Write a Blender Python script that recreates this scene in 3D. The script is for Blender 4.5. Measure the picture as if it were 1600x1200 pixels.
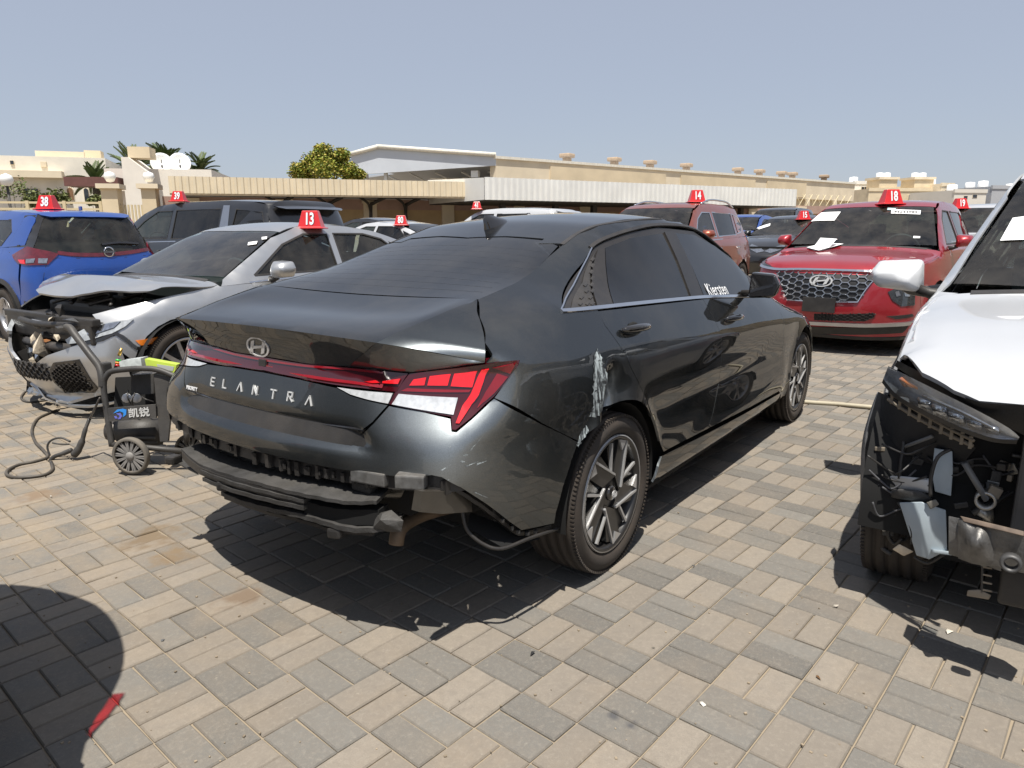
import bpy, bmesh, math, random
import numpy as np
from mathutils import Vector, Matrix, geometry
random.seed(7); RNG = np.random.default_rng(7)
for o in list(bpy.data.objects): bpy.data.objects.remove(o)
SC = bpy.context.scene; COL = SC.collection
PI = math.pi; rad = math.radians
# ---------------------------------------------------------------- camera
CAM_LOC = np.array([-2.332, -2.081, 1.304]); CAM_YAW = 0.62325; CAM_PITCH = -0.21189; CAM_ROLL = -0.00369; FPX = 1108.85
def cam_axes():
    cy, sy, cp, sp = math.cos(CAM_YAW), math.sin(CAM_YAW), math.cos(CAM_PITCH), math.sin(CAM_PITCH)
    f = np.array([cy*cp, sy*cp, sp]); r = np.array([sy, -cy, 0.]); u = np.cross(r, f)
    c, s = math.cos(CAM_ROLL), math.sin(CAM_ROLL)
    return np.array([c*r+s*u, -s*r+c*u, f])
CAX = cam_axes()
cd = bpy.data.cameras.new('camera'); cam = bpy.data.objects.new('camera', cd); COL.objects.link(cam)
cd.sensor_fit = 'HORIZONTAL'; cd.sensor_width = 36.0; cd.lens = 36.0*FPX/1600.0; cd.clip_start = 0.05; cd.clip_end = 3000
cam.matrix_world = Matrix(((CAX[0][0], CAX[1][0], -CAX[2][0], CAM_LOC[0]), (CAX[0][1], CAX[1][1], -CAX[2][1], CAM_LOC[1]), (CAX[0][2], CAX[1][2], -CAX[2][2], CAM_LOC[2]), (0, 0, 0, 1)))
SC.camera = cam
# ---------------------------------------------------------------- light
SUN_TO = np.array([-0.30, -0.18, 1.0]); SUN_TO /= np.linalg.norm(SUN_TO)
SUN_EL = math.asin(SUN_TO[2]); SUN_AZ = math.atan2(SUN_TO[0], SUN_TO[1])
W = bpy.data.worlds.new('World'); SC.world = W; W.use_nodes = True
wn = W.node_tree.nodes; wl = W.node_tree.links; wn.clear()
sky = wn.new('ShaderNodeTexSky'); sky.sky_type = 'NISHITA'; sky.sun_disc = False
sky.sun_elevation = SUN_EL; sky.sun_rotation = SUN_AZ
sky.altitude = 0; sky.air_density = 1.0; sky.dust_density = 0.8; sky.ozone_density = 1.5
bg = wn.new('ShaderNodeBackground'); bg.inputs['Strength'].default_value = 0.074
hz = wn.new('ShaderNodeMix'); hz.data_type = 'RGBA'; hz.inputs[0].default_value = 0.66; hz.inputs[7].default_value = (5.35, 5.8, 6.9, 1)   # dusty air: the same pale veil over the whole sky
wo = wn.new('ShaderNodeOutputWorld'); wl.new(sky.outputs[0], hz.inputs[6]); wl.new(hz.outputs[2], bg.inputs[0]); wl.new(bg.outputs[0], wo.inputs[0])
sd = bpy.data.lights.new('sun', 'SUN'); sd.energy = 5.0; sd.angle = rad(0.53); sd.color = (1.0, 0.955, 0.88)
sun = bpy.data.objects.new('sun', sd); COL.objects.link(sun); sun.location = (0, 0, 30)
sun.rotation_euler = Vector(-SUN_TO).to_track_quat('-Z', 'Y').to_euler()
SC.view_settings.view_transform = 'Standard'; SC.view_settings.look = 'None'; SC.view_settings.exposure = 0.40; SC.view_settings.gamma = 1.0
SC.render.engine = 'CYCLES'; SC.cycles.max_bounces = 8; SC.cycles.transparent_max_bounces = 12; SC.cycles.caustics_reflective = False; SC.cycles.caustics_refractive = False
# ---------------------------------------------------------------- pixels of the 1600 x 1200 photograph to rays and points
def pray(px, py):
    d = np.array([(px-800)/FPX, -(py-600)/FPX, 1.0]) @ CAX
    return d
def on_plane(px, py, ax, val):
    d = pray(px, py); t = (val-CAM_LOC[ax])/d[ax]; return CAM_LOC + t*d
def at_depth(px, py, D):
    return CAM_LOC + pray(px, py)*D
# ---------------------------------------------------------------- materials
MATS = {}
def new_mat(name):
    m = bpy.data.materials.new(name); m.use_nodes = True; nt = m.node_tree; nt.nodes.clear()
    out = nt.nodes.new('ShaderNodeOutputMaterial'); MATS[name] = m
    return m, nt, out
class NT:
    def __init__(s, nt): s.nt = nt
    def n(s, t, **k):
        nd = s.nt.nodes.new(t)
        for a, b in k.items():
            if a == 'ins':
                for q, v in b.items():
                    if hasattr(v, 'is_output') or hasattr(v, 'links'): s.nt.links.new(v, nd.inputs[q])
                    else: nd.inputs[q].default_value = v
            else: setattr(nd, a, b)
        return nd
    def link(s, a, b): s.nt.links.new(a, b)
    def math(s, op, a, b=0.0, c=0.0, clamp=False):
        nd = s.n('ShaderNodeMath', operation=op, use_clamp=clamp)
        for i, v in enumerate((a, b, c)):
            if hasattr(v, 'links'): s.nt.links.new(v, nd.inputs[i])
            else: nd.inputs[i].default_value = v
        return nd.outputs[0]
    def mix(s, f, a, b):
        nd = s.n('ShaderNodeMix', data_type='RGBA')
        for i, v in ((0, f), (6, a), (7, b)):
            if hasattr(v, 'links'): s.nt.links.new(v, nd.inputs[i])
            else: nd.inputs[i].default_value = v if i == 0 else (tuple(v)+(1,) if len(v) == 3 else v)
        return nd.outputs[2]
    def noise(s, scale, detail=4, vec=None, rough=.55):
        nd = s.n('ShaderNodeTexNoise', ins={'Scale': scale, 'Detail': detail, 'Roughness': rough})
        if vec is not None: s.link(vec, nd.inputs['Vector'])
        return nd.outputs['Fac']
    def ramp(s, f, lo, hi):
        nd = s.n('ShaderNodeMapRange', ins={'From Min': lo, 'From Max': hi}); nd.clamp = True
        s.link(f, nd.inputs['Value']); return nd.outputs[0]
def obvec(N): return N.n('ShaderNodeTexCoord').outputs['Object']
def mat(name, col, rough=.5, metal=0., coat=0., coatr=.05, var=.12, vs=6., bump=0., bs=60., dust=0., spec=.5, emit=None, flake=0., dcol=(.42, .34, .25)):
    if name in MATS: return MATS[name]
    m, nt, out = new_mat(name); N = NT(nt)
    b = N.n('ShaderNodeBsdfPrincipled'); v = obvec(N)
    base = N.mix(N.ramp(N.noise(vs, 5, v), .3, .7), [c*(1-var) for c in col], [min(1, c*(1+var)) for c in col])
    if flake:
        w = N.n('ShaderNodeTexVoronoi', ins={'Scale': 900.0}); N.link(v, w.inputs['Vector'])
        base = N.mix(N.math('MULTIPLY', w.outputs['Color'], flake), base, [min(1, c*3+.05) for c in col])
    if dust:
        geo = N.n('ShaderNodeNewGeometry'); sx = N.n('ShaderNodeSeparateXYZ'); N.link(geo.outputs['Normal'], sx.inputs[0])
        up = N.math('MULTIPLY_ADD', sx.outputs[2], .45, .55, clamp=True)
        dm = N.math('MULTIPLY', N.math('MULTIPLY', N.ramp(N.noise(3.5, 7, v, .7), .28, .75), up), dust)
        base = N.mix(dm, base, dcol)
        N.link(N.math('MULTIPLY_ADD', dm, .6, rough, clamp=True), b.inputs['Roughness'])
        if coat: N.link(N.math('MULTIPLY_ADD', dm, -1.0*coat, coat, clamp=True), b.inputs['Coat Weight'])
    else:
        b.inputs['Roughness'].default_value = rough
        if coat: b.inputs['Coat Weight'].default_value = coat
    N.link(base, b.inputs['Base Color']); b.inputs['Metallic'].default_value = metal
    b.inputs['Coat Roughness'].default_value = coatr; b.inputs['Specular IOR Level'].default_value = spec
    if bump:
        bp = N.n('ShaderNodeBump', ins={'Strength': bump, 'Distance': .01}); N.link(N.noise(bs, 6, v), bp.inputs['Height']); N.link(bp.outputs[0], b.inputs['Normal'])
    if emit: b.inputs['Emission Color'].default_value = tuple(emit)+(1,); b.inputs['Emission Strength'].default_value = 1.0
    N.link(b.outputs[0], out.inputs[0]); return m
def glass(name, tint=(.05, .06, .07), ior=1.5, dust=.05, refl=1.0):
    if name in MATS: return MATS[name]
    m, nt, out = new_mat(name); N = NT(nt); v = obvec(N)
    tr = N.n('ShaderNodeBsdfTransparent', ins={'Color': tuple(tint)+(1,)})
    gl = N.n('ShaderNodeBsdfGlossy', ins={'Color': (refl, refl, refl, 1), 'Roughness': .004})
    fr = N.n('ShaderNodeFresnel', ins={'IOR': ior})
    mx = N.n('ShaderNodeMixShader'); N.link(fr.outputs[0], mx.inputs[0]); N.link(tr.outputs[0], mx.inputs[1]); N.link(gl.outputs[0], mx.inputs[2])
    df = N.n('ShaderNodeBsdfDiffuse', ins={'Color': (.45, .40, .33, 1)})
    m2 = N.n('ShaderNodeMixShader'); N.link(N.math('MULTIPLY', N.ramp(N.noise(4., 7, v, .7), .3, .8), dust), m2.inputs[0]); N.link(mx.outputs[0], m2.inputs[1]); N.link(df.outputs[0], m2.inputs[2])
    N.link(m2.outputs[0], out.inputs[0]); return m
# ---------------------------------------------------------------- objects
def tag(o, label=None, cat=None, group=None, kind=None):
    if label: o['label'] = label
    if cat: o['category'] = cat
    if group: o['group'] = group
    if kind: o['kind'] = kind
    return o
def empty(name, loc=(0, 0, 0), rz=0., parent=None, **k):
    o = bpy.data.objects.new(name, None); COL.objects.link(o); o.location = loc; o.rotation_euler = (0, 0, rz); o.empty_display_size = .2
    if parent: o.parent = parent
    return tag(o, **k)
def link(name, me, m=None, parent=None, **k):
    o = bpy.data.objects.new(name, me); COL.objects.link(o)
    if m is not None and not me.materials: me.materials.append(m)
    if parent: o.parent = parent
    return tag(o, **k)
class MB:
    """collects shapes into one mesh"""
    def __init__(s): s.v = []; s.f = []; s.sm = []
    def add(s, v, f, smooth=False):
        n = len(s.v); s.v += [tuple(map(float, q)) for q in v]; s.f += [tuple(n+i for i in q) for q in f]; s.sm += [smooth]*len(f); return s
    def box(s, c, d, rz=0., R=None, bev=0.):
        x, y, z = d[0]/2, d[1]/2, d[2]/2; b = min(bev, .49*min(d))
        if b <= 0:
            P = [(-x, -y, -z), (x, -y, -z), (x, y, -z), (-x, y, -z), (-x, -y, z), (x, -y, z), (x, y, z), (-x, y, z)]
            F = [(0, 3, 2, 1), (4, 5, 6, 7), (0, 1, 5, 4), (1, 2, 6, 5), (2, 3, 7, 6), (3, 0, 4, 7)]
        else:
            bm = bmesh.new(); bmesh.ops.create_cube(bm, size=1.0)
            for q in bm.verts: q.co = Vector((q.co.x*d[0], q.co.y*d[1], q.co.z*d[2]))
            bmesh.ops.bevel(bm, geom=list(bm.edges), offset=b, segments=2, affect='EDGES', profile=.6)
            bm.verts.index_update(); P = [tuple(q.co) for q in bm.verts]; F = [tuple(q.index for q in f.verts) for f in bm.faces]; bm.free()
        Rm = R if R is not None else Matrix.Rotation(rz, 3, 'Z')
        return s.add([tuple(Rm @ Vector(q)+Vector(c)) for q in P], F, False)
    def tube(s, pts, r, n=8, cap=True, closed=False):
        pts = [Vector(p) for p in pts]; rs = r if hasattr(r, '__len__') else [r]*len(pts); V = []; F = []; up = None
        m = len(pts)
        for i, p in enumerate(pts):
            a = pts[(i-1) % m] if (closed or i > 0) else p; b = pts[(i+1) % m] if (closed or i < m-1) else p
            t = (b-a).normalized()
            if up is None: up = Vector((0, 0, 1)) if abs(t.z) < .9 else Vector((1, 0, 0))
            x = t.cross(up)
            if x.length < 1e-5: x = t.orthogonal()
            x.normalize(); y = x.cross(t).normalized(); up = y
            for k in range(n):
                an = 2*PI*k/n; V.append(p+(x*math.cos(an)+y*math.sin(an))*rs[i])
        for i in range(m if closed else m-1):
            for k in range(n):
                j = (i+1) % m; F.append((i*n+k, j*n+k, j*n+(k+1) % n, i*n+(k+1) % n))
        if cap and not closed: F.append(tuple(range(n))); F.append(tuple((m-1)*n+k for k in reversed(range(n))))
        return s.add(V, [q[::-1] for q in F], True)
    def lathe(s, prof, n=32, axis='Z', c=(0, 0, 0), smooth=True):
        """prof: list of (radius, height)"""
        V = []; F = []; m = len(prof)
        for k in range(n):
            a = 2*PI*k/n
            for r, h in prof:
                q = (r*math.cos(a), r*math.sin(a), h)
                if axis == 'Y': q = (q[0], h, q[1])
                elif axis == 'X': q = (h, q[0], q[1])
                V.append((q[0]+c[0], q[1]+c[1], q[2]+c[2]))
        for k in range(n):
            for i in range(m-1): F.append((k*m+i, ((k+1) % n)*m+i, ((k+1) % n)*m+i+1, k*m+i+1))
        return s.add(V, F, smooth)
    def prism(s, poly, d, o=(0, 0, 0), ax=(0, 1, 2)):
        """polygon in plane of axes ax[0], ax[1] extruded by d along ax[2]"""
        def P(u, v, w):
            q = [0, 0, 0]; q[ax[0]] = u; q[ax[1]] = v; q[ax[2]] = w; return (q[0]+o[0], q[1]+o[1], q[2]+o[2])
        n = len(poly); V = [P(u, v, 0) for u, v in poly]+[P(u, v, d) for u, v in poly]
        F = [tuple(reversed(range(n))), tuple(range(n, 2*n))]+[(i, (i+1) % n, n+(i+1) % n, n+i) for i in range(n)]
        return s.add(V, F, False)
    def mesh(s, name='mesh'):
        me = bpy.data.meshes.new(name); me.from_pydata(s.v, [], s.f); me.validate()
        if len(me.polygons) == len(s.sm): me.polygons.foreach_set('use_smooth', s.sm)
        me.update(); return me
    def build(s, name, m, parent=None, fix=True, **k):
        me = s.mesh(name)
        if fix:
            bm = bmesh.new(); bm.from_mesh(me); bmesh.ops.recalc_face_normals(bm, faces=list(bm.faces)); bm.to_mesh(me); bm.free()
        return link(name, me, m, parent, **k)
def catmull(pts, n=6, closed=False):
    P = [np.array(p, float) for p in pts]; out = []; m = len(P)
    for i in range(m if closed else m-1):
        p0 = P[(i-1) % m] if (closed or i > 0) else P[i]; p1 = P[i]; p2 = P[(i+1) % m]; p3 = P[(i+2) % m] if (closed or i < m-2) else p2
        for k in range(n):
            t = k/n; out.append(.5*((2*p1)+(-p0+p2)*t+(2*p0-5*p1+4*p2-p3)*t*t+(-p0+3*p1-3*p2+p3)*t**3))
    if not closed: out.append(P[-1])
    return [tuple(q) for q in out]
def text_mesh(s, size=.1, ext=.002, bold=0., sx=1.0, space=1.0, shear=0.):
    cu = bpy.data.curves.new('text', 'FONT'); cu.body = s; cu.size = size; cu.extrude = ext; cu.offset = bold; cu.align_x = 'CENTER'; cu.align_y = 'CENTER'; cu.space_character = space; cu.shear = shear; cu.resolution_u = 3
    o = bpy.data.objects.new('text', cu); COL.objects.link(o); bpy.context.view_layer.update()
    me = bpy.data.meshes.new_from_object(o.evaluated_get(bpy.context.evaluated_depsgraph_get())); bpy.data.objects.remove(o); bpy.data.curves.remove(cu)
    for v in me.vertices: v.co.x *= sx
    me.materials.clear(); return me
def frame(o, x, y, z=None):
    """matrix with local x, y axes along x, y at origin o"""
    x = Vector(x).normalized(); z = x.cross(Vector(y)).normalized(); y = z.cross(x)
    return Matrix(((x.x, y.x, z.x, o[0]), (x.y, y.y, z.y, o[1]), (x.z, y.z, z.z, o[2]), (0, 0, 0, 1)))

def flop_paint(name, col, dif, rough=.42, flake=.25):
    """dark metallic lacquer: rough flake layer under a sharp clear coat"""
    m, nt, out = new_mat(name); N = NT(nt); v = obvec(N)
    vo = N.n('ShaderNodeTexVoronoi', ins={'Scale': 700.0}); N.link(v, vo.inputs['Vector'])
    gc = N.mix(N.math('MULTIPLY', vo.outputs['Color'], flake), col, [min(1, c*2.6) for c in col])
    dn = N.ramp(N.noise(2.6, 7, v, .7), .45, .8)
    df = N.n('ShaderNodeBsdfDiffuse', ins={'Color': tuple(dif)+(1,)}); N.link(N.mix(N.math('MULTIPLY', dn, .06), dif, (.40, .34, .26)), df.inputs['Color'])
    lw = N.n('ShaderNodeLayerWeight', ins={'Blend': .5}).outputs['Facing']   # metallic flop: flakes lie flat, so the tone falls off towards grazing views
    gc = N.mix(N.math('POWER', N.math('SUBTRACT', 1.0, lw), 3.0, clamp=True), [c*.04 for c in col], gc)
    gl = N.n('ShaderNodeBsdfGlossy', ins={'Roughness': rough}); N.link(gc, gl.inputs['Color'])
    ad = N.n('ShaderNodeAddShader'); N.link(df.outputs[0], ad.inputs[0]); N.link(gl.outputs[0], ad.inputs[1])
    ct = N.n('ShaderNodeBsdfGlossy', ins={'Color': (1, 1, 1, 1)}); N.link(N.math('MULTIPLY_ADD', dn, .05, .006), ct.inputs['Roughness'])
    fr = N.n('ShaderNodeFresnel', ins={'IOR': 1.54}); mx = N.n('ShaderNodeMixShader'); N.link(fr.outputs[0], mx.inputs[0]); N.link(ad.outputs[0], mx.inputs[1]); N.link(ct.outputs[0], mx.inputs[2])
    N.link(mx.outputs[0], out.inputs[0]); return m
# ---------------------------------------------------------------- car body engine: an implicit body skinned by separate panels
def smax(a, b, k): return .5*(a+b+np.sqrt((a-b)**2+k*k))
def tab(knots, x):
    k = np.array(knots, float); return np.interp(x, k[:, 0], k[:, 1])
def smooth_tab(knots, lo=-2.2, hi=4.6, n=681, w=.05):
    xs = np.linspace(lo, hi, n); ys = tab(knots, xs); d = xs[1]-xs[0]; h = int(4*w/d); g = np.exp(-.5*(np.arange(-h, h+1)*d/w)**2); g /= g.sum()
    ys = np.convolve(np.pad(ys, h, mode='edge'), g, mode='valid'); return lambda x: np.interp(x, xs, ys)
def inside(poly, P):
    x, y = P[:, 0], P[:, 1]; c = np.zeros(len(P), bool); n = len(poly)
    for i in range(n):
        x1, y1 = poly[i]; x2, y2 = poly[(i+1) % n]
        m = (y1 > y) != (y2 > y)
        if y1 != y2: c ^= m & (x < (x2-x1)*(y-y1)/(y2-y1)+x1)
    return c
def seg_dist(poly, P):
    d = np.full(len(P), 9.); n = len(poly)
    for i in range(n):
        a = np.array(poly[i]); b = np.array(poly[(i+1) % n]); ab = b-a; L = ab@ab
        t = np.clip(((P-a)@ab)/max(L, 1e-12), 0, 1); q = a+t[:, None]*ab; d = np.minimum(d, np.hypot(*(P-q).T))
    return d
class Car:
    def __init__(s, name, pose, F, label, cat='car', group=None, deform=None, axis=(-.2, 0.)):
        s.root = empty(name, (pose[0], pose[1], pose[3] if len(pose) > 3 else 0.), rad(pose[2]), label=label, cat=cat, group=group)
        s.pose = pose; s.F = F; s.deform = deform; s.axis = axis
        c, sn = math.cos(rad(pose[2])), math.sin(rad(pose[2])); s.R = np.array([[c, -sn, 0], [sn, c, 0], [0, 0, 1.]]); s.T = np.array([pose[0], pose[1], pose[3] if len(pose) > 3 else 0.])
    def to_local(s, P): return (np.atleast_2d(P)-s.T) @ s.R
    def to_world(s, P): return np.atleast_2d(P) @ s.R.T + s.T
    def march(s, O, D, L, n=90):
        """first crossing from outside to inside along O + t D"""
        N_ = len(O)
        if N_*n > 400000:
            c = max(1, 400000//n); return np.concatenate([s.march(O[i:i+c], D[i:i+c], L, n) for i in range(0, N_, c)])
        t = np.linspace(0, L, n); Fv = s.F((O[:, None, :]+D[:, None, :]*t[None, :, None]).reshape(-1, 3)).reshape(N_, n)
        ins = Fv < 0; hit = ins.any(1); k = np.where(hit, ins.argmax(1), np.abs(Fv).argmin(1)); k = np.clip(k, 1, n-1)
        lo, hi = t[k-1].copy(), t[k].copy()
        for _ in range(18):
            m = .5*(lo+hi); f = s.F(O+D*m[:, None]); inn = f < 0; hi = np.where(inn, m, hi); lo = np.where(inn, lo, m)
        tt = np.where(hit, .5*(lo+hi), t[k]); return O+D*tt[:, None]
    def px(s, pts):
        """photograph pixels to points on the body (local)"""
        o = s.to_local(CAM_LOC)[0]; D = np.array([pray(*p) for p in pts]) @ s.R; D /= np.linalg.norm(D, axis=1)[:, None]
        d0 = max(.3, np.linalg.norm(o-np.array([1.3, 0, .8]))-3.6); return s.march(o+D*d0, D, 7.5, 420)
    def lift(s, kind, uv):
        uv = np.atleast_2d(np.array(uv, float)); u, v = uv[:, 0], uv[:, 1]; Z = np.zeros_like(u); O1 = np.ones_like(u)
        if kind == 'S-': O = np.stack([u, Z-1.3, v], 1); D = np.stack([Z, O1, Z], 1); L = 1.3
        elif kind == 'S+': O = np.stack([u, Z+1.3, v], 1); D = np.stack([Z, -O1, Z], 1); L = 1.3
        elif kind == 'T': O = np.stack([u, v, Z+2.1], 1); D = np.stack([Z, Z, -O1], 1); L = 2.1
        elif kind == 'R': O = np.stack([Z-1.6, u, v], 1); D = np.stack([O1, Z, Z], 1); L = 1.9
        elif kind == 'F': O = np.stack([Z+4.6, u, v], 1); D = np.stack([-O1, Z, Z], 1); L = 2.6
        elif kind == 'P':
            a = u; D = np.stack([-np.cos(a), -np.sin(a), Z], 1); O = np.stack([s.axis[0]+Z, s.axis[1]+Z, v], 1)-D*2.0; L = 2.0
        return s.march(O, D, L)
    def param(s, kind, P):
        if kind[0] == 'S': return P[:, [0, 2]]
        if kind == 'T': return P[:, [0, 1]]
        if kind in 'RF': return P[:, [1, 2]]
        a = np.arctan2(P[:, 1]-s.axis[1], P[:, 0]-s.axis[0])
        if s.axis[0] < 1.5: a = np.mod(a, 2*PI)
        return np.stack([a, P[:, 2]], 1)
    def normal(s, P, e=.004):
        g = np.stack([s.F(P+np.eye(3)[k]*e)-s.F(P-np.eye(3)[k]*e) for k in range(3)], 1); return g/np.maximum(np.linalg.norm(g, axis=1)[:, None], 1e-9)
    def uv(s, kind, outline):
        pts = [np.array(p, float) for p in outline]; isp = [max(abs(p[0]), abs(p[1])) > 15 for p in pts]; out = [None]*len(pts)
        I = [i for i, q in enumerate(isp) if q]
        if I:
            L = s.param(kind, s.px([pts[i] for i in I]))
            for j, i in enumerate(I): out[i] = L[j]
        for i, q in enumerate(isp):
            if not q: out[i] = pts[i]
        return [tuple(q) for q in out]
    def panel(s, name, kind, outline, m, parent=None, g=.035, off=0., th=.010, gap=.0013, mirror=False, sym=False, smooth=False, holes=None, disp=None, label=None, flat=False, isuv=False):
        uv = outline if isuv else s.uv(kind, outline)
        if smooth: uv = catmull(uv, 5, closed=not sym)
        if sym:
            c = 2*PI if (kind == 'P' and s.axis[0] < 1.5) else 0.
            if kind == 'T': uv = uv+[(a, -b) for a, b in reversed(uv)]
            else: uv = uv+[(c-a, b) for a, b in reversed(uv)]
        def clean(uv):
            q = [uv[0]]
            for p in uv[1:]:
                if math.hypot(p[0]-q[-1][0], p[1]-q[-1][1]) > 2e-3: q.append(p)
            if math.hypot(q[0][0]-q[-1][0], q[0][1]-q[-1][1]) < 2e-3: q.pop()
            return q
        uv = clean(uv); A = sum(uv[i][0]*uv[(i+1) % len(uv)][1]-uv[(i+1) % len(uv)][0]*uv[i][1] for i in range(len(uv)))
        if A < 0: uv = uv[::-1]
        if gap:
            q = []; n = len(uv)
            for i in range(n):
                a, b, c = (np.array(uv[(i+k) % n]) for k in (-1, 0, 1)); d1 = (b-a)/max(np.hypot(*(b-a)), 1e-9); d2 = (c-b)/max(np.hypot(*(c-b)), 1e-9)
                nn = np.array([-(d1+d2)[1], (d1+d2)[0]]); L = np.hypot(*nn); nn = nn/L if L > 1e-6 else np.array([-d1[1], d1[0]])
                q.append(tuple(b+nn*gap))
            uv = q
        def dens(uv):
            ring = []
            for i in range(len(uv)):
                a, b = np.array(uv[i]), np.array(uv[(i+1) % len(uv)]); k = max(1, int(math.ceil(np.hypot(*(b-a))/(g*.8))))
                ring += [tuple(a+(b-a)*t/k) for t in range(k)]
            return ring
        rings = [dens(uv)]+[dens(clean(h)) for h in (holes or [])]
        arr = np.array(rings[0]); lo, hi = arr.min(0), arr.max(0)
        gx, gy = np.meshgrid(np.arange(lo[0]+g/2, hi[0], g), np.arange(lo[1]+g/2, hi[1], g)); G = np.stack([gx.ravel(), gy.ravel()], 1)
        if len(G):
            ok = inside(uv, G) & (seg_dist(rings[0], G) > g*.45)
            for h in rings[1:]: ok &= ~inside(h, G) & (seg_dist(h, G) > g*.45)
            G = G[ok]
        V2 = [Vector(p) for r in rings for p in r]+[Vector(p) for p in G]; E = []; n0 = 0; FC = []
        for r in rings:
            E += [(n0+i, n0+(i+1) % len(r)) for i in range(len(r))]; FC.append(list(range(n0, n0+len(r)))); n0 += len(r)
        vs, es, fs, ov, oe, of = geometry.delaunay_2d_cdt(V2, E, FC[:1] if not holes else [], 1 if not holes else 1, 1e-6)
        UV = np.array([tuple(q) for q in vs]); fs = [tuple(f) for f in fs]
        if holes:
            cen = np.array([UV[list(f)].mean(0) for f in fs]); ok = inside(rings[0], cen)
            for h in rings[1:]: ok &= ~inside(h, cen)
            fs = [f for f, o in zip(fs, ok) if o]
        P = s.lift(kind, UV); Nn = s.normal(P)
        if flat:  # planar fit: keep flat glass-like pieces
            pass
        if off: P = P+Nn*off
        if disp is not None: P = disp(P, Nn)
        if s.deform is not None: P = s.deform(P, Nn)
        flip = {'S-': 1, 'S+': -1, 'T': 1, 'R': -1, 'F': 1, 'P': 1}[kind]
        fs = [f if flip > 0 else f[::-1] for f in fs]
        if fs:
            a, b, c = P[fs[0][0]], P[fs[0][1]], P[fs[0][2]]
            tot = 0
            for f in fs[:: max(1, len(fs)//25)]: tot += np.sign(np.cross(P[f[1]]-P[f[0]], P[f[2]]-P[f[0]]) @ Nn[f[0]])
            if tot < 0: fs = [f[::-1] for f in fs]
        # rim: boundary edges turned inwards
        V = list(P); Fc = list(fs); sm = [True]*len(fs)
        if th:
            cnt = {}
            for f in fs:
                for i in range(len(f)): cnt[(f[i], f[(i+1) % len(f)])] = 1
            bd = [(a, b) for (a, b) in cnt if (b, a) not in cnt]; base = len(V); mp = {}
            for a, b in bd:
                for q in (a, b):
                    if q not in mp: mp[q] = len(V); V.append(P[q]); V.append(P[q]-Nn[q]*th)
            for a, b in bd: Fc.append((mp[b], mp[a], mp[a]+1, mp[b]+1)); sm.append(False)
        V = np.array(V)
        def mk(V, Fc):
            me = bpy.data.meshes.new(name); me.from_pydata([tuple(map(float, q)) for q in V], [], Fc); me.polygons.foreach_set('use_smooth', sm); me.update(); return me
        o = link(name, mk(V, Fc), m, parent or s.root, label=label)
        if mirror: s.mirror(o, parent)
        return o
    def mirror(s, o, parent=None):
        me = o.data.copy()
        for v in me.vertices: v.co.y = -v.co.y
        me.flip_normals(); return link(o.name.split('.')[0], me, None, parent or s.root)
    def pt(s, kind, uv, off=0.):
        P = s.lift(kind, s.uv(kind, [uv])); n = s.normal(P); return Vector(P[0]+n[0]*off), Vector(n[0])
    def strip(s, name, kind, line, w, h, m, parent=None, mirror=False, sym=False, n=5, disp=None):
        """raised bar of width w following a line on the body"""
        uv = s.uv(kind, line); uv = catmull(uv, n) if n > 1 else uv
        if sym:
            c = 2*PI if (kind == 'P' and s.axis[0] < 1.5) else 0.
            uv = uv+([(a, -b) for a, b in reversed(uv)] if kind == 'T' else [(c-a, b) for a, b in reversed(uv)])
        P = s.lift(kind, uv); Nn = s.normal(P)
        if disp is not None: P = disp(P, Nn)
        V = []; Fc = []
        for i in range(len(P)):
            t = P[min(i+1, len(P)-1)]-P[max(i-1, 0)]; t /= np.linalg.norm(t)+1e-9; sd = np.cross(t, Nn[i]); wi = w[min(i, len(w)-1)] if hasattr(w, '__len__') else w
            V += [P[i]-sd*wi/2-Nn[i]*.004, P[i]-sd*wi/2*.8+Nn[i]*h, P[i]+sd*wi/2*.8+Nn[i]*h, P[i]+sd*wi/2-Nn[i]*.004]
        for i in range(len(P)-1):
            for k in range(3): Fc.append((4*i+k, 4*i+k+1, 4*i+5+k, 4*i+4+k))
        e = 4*(len(P)-1); Fc += [(3, 2, 1, 0), (e, e+1, e+2, e+3)]
        o = MB().add(V, Fc, False).build(name, m, parent or s.root)
        if mirror: s.mirror(o, parent)
        return o
def arc(cx, cz, r, a0, a1, n=14): return [(cx+r*math.cos(rad(a0+(a1-a0)*i/n)), cz+r*math.sin(rad(a0+(a1-a0)*i/n))) for i in range(n+1)]
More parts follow.
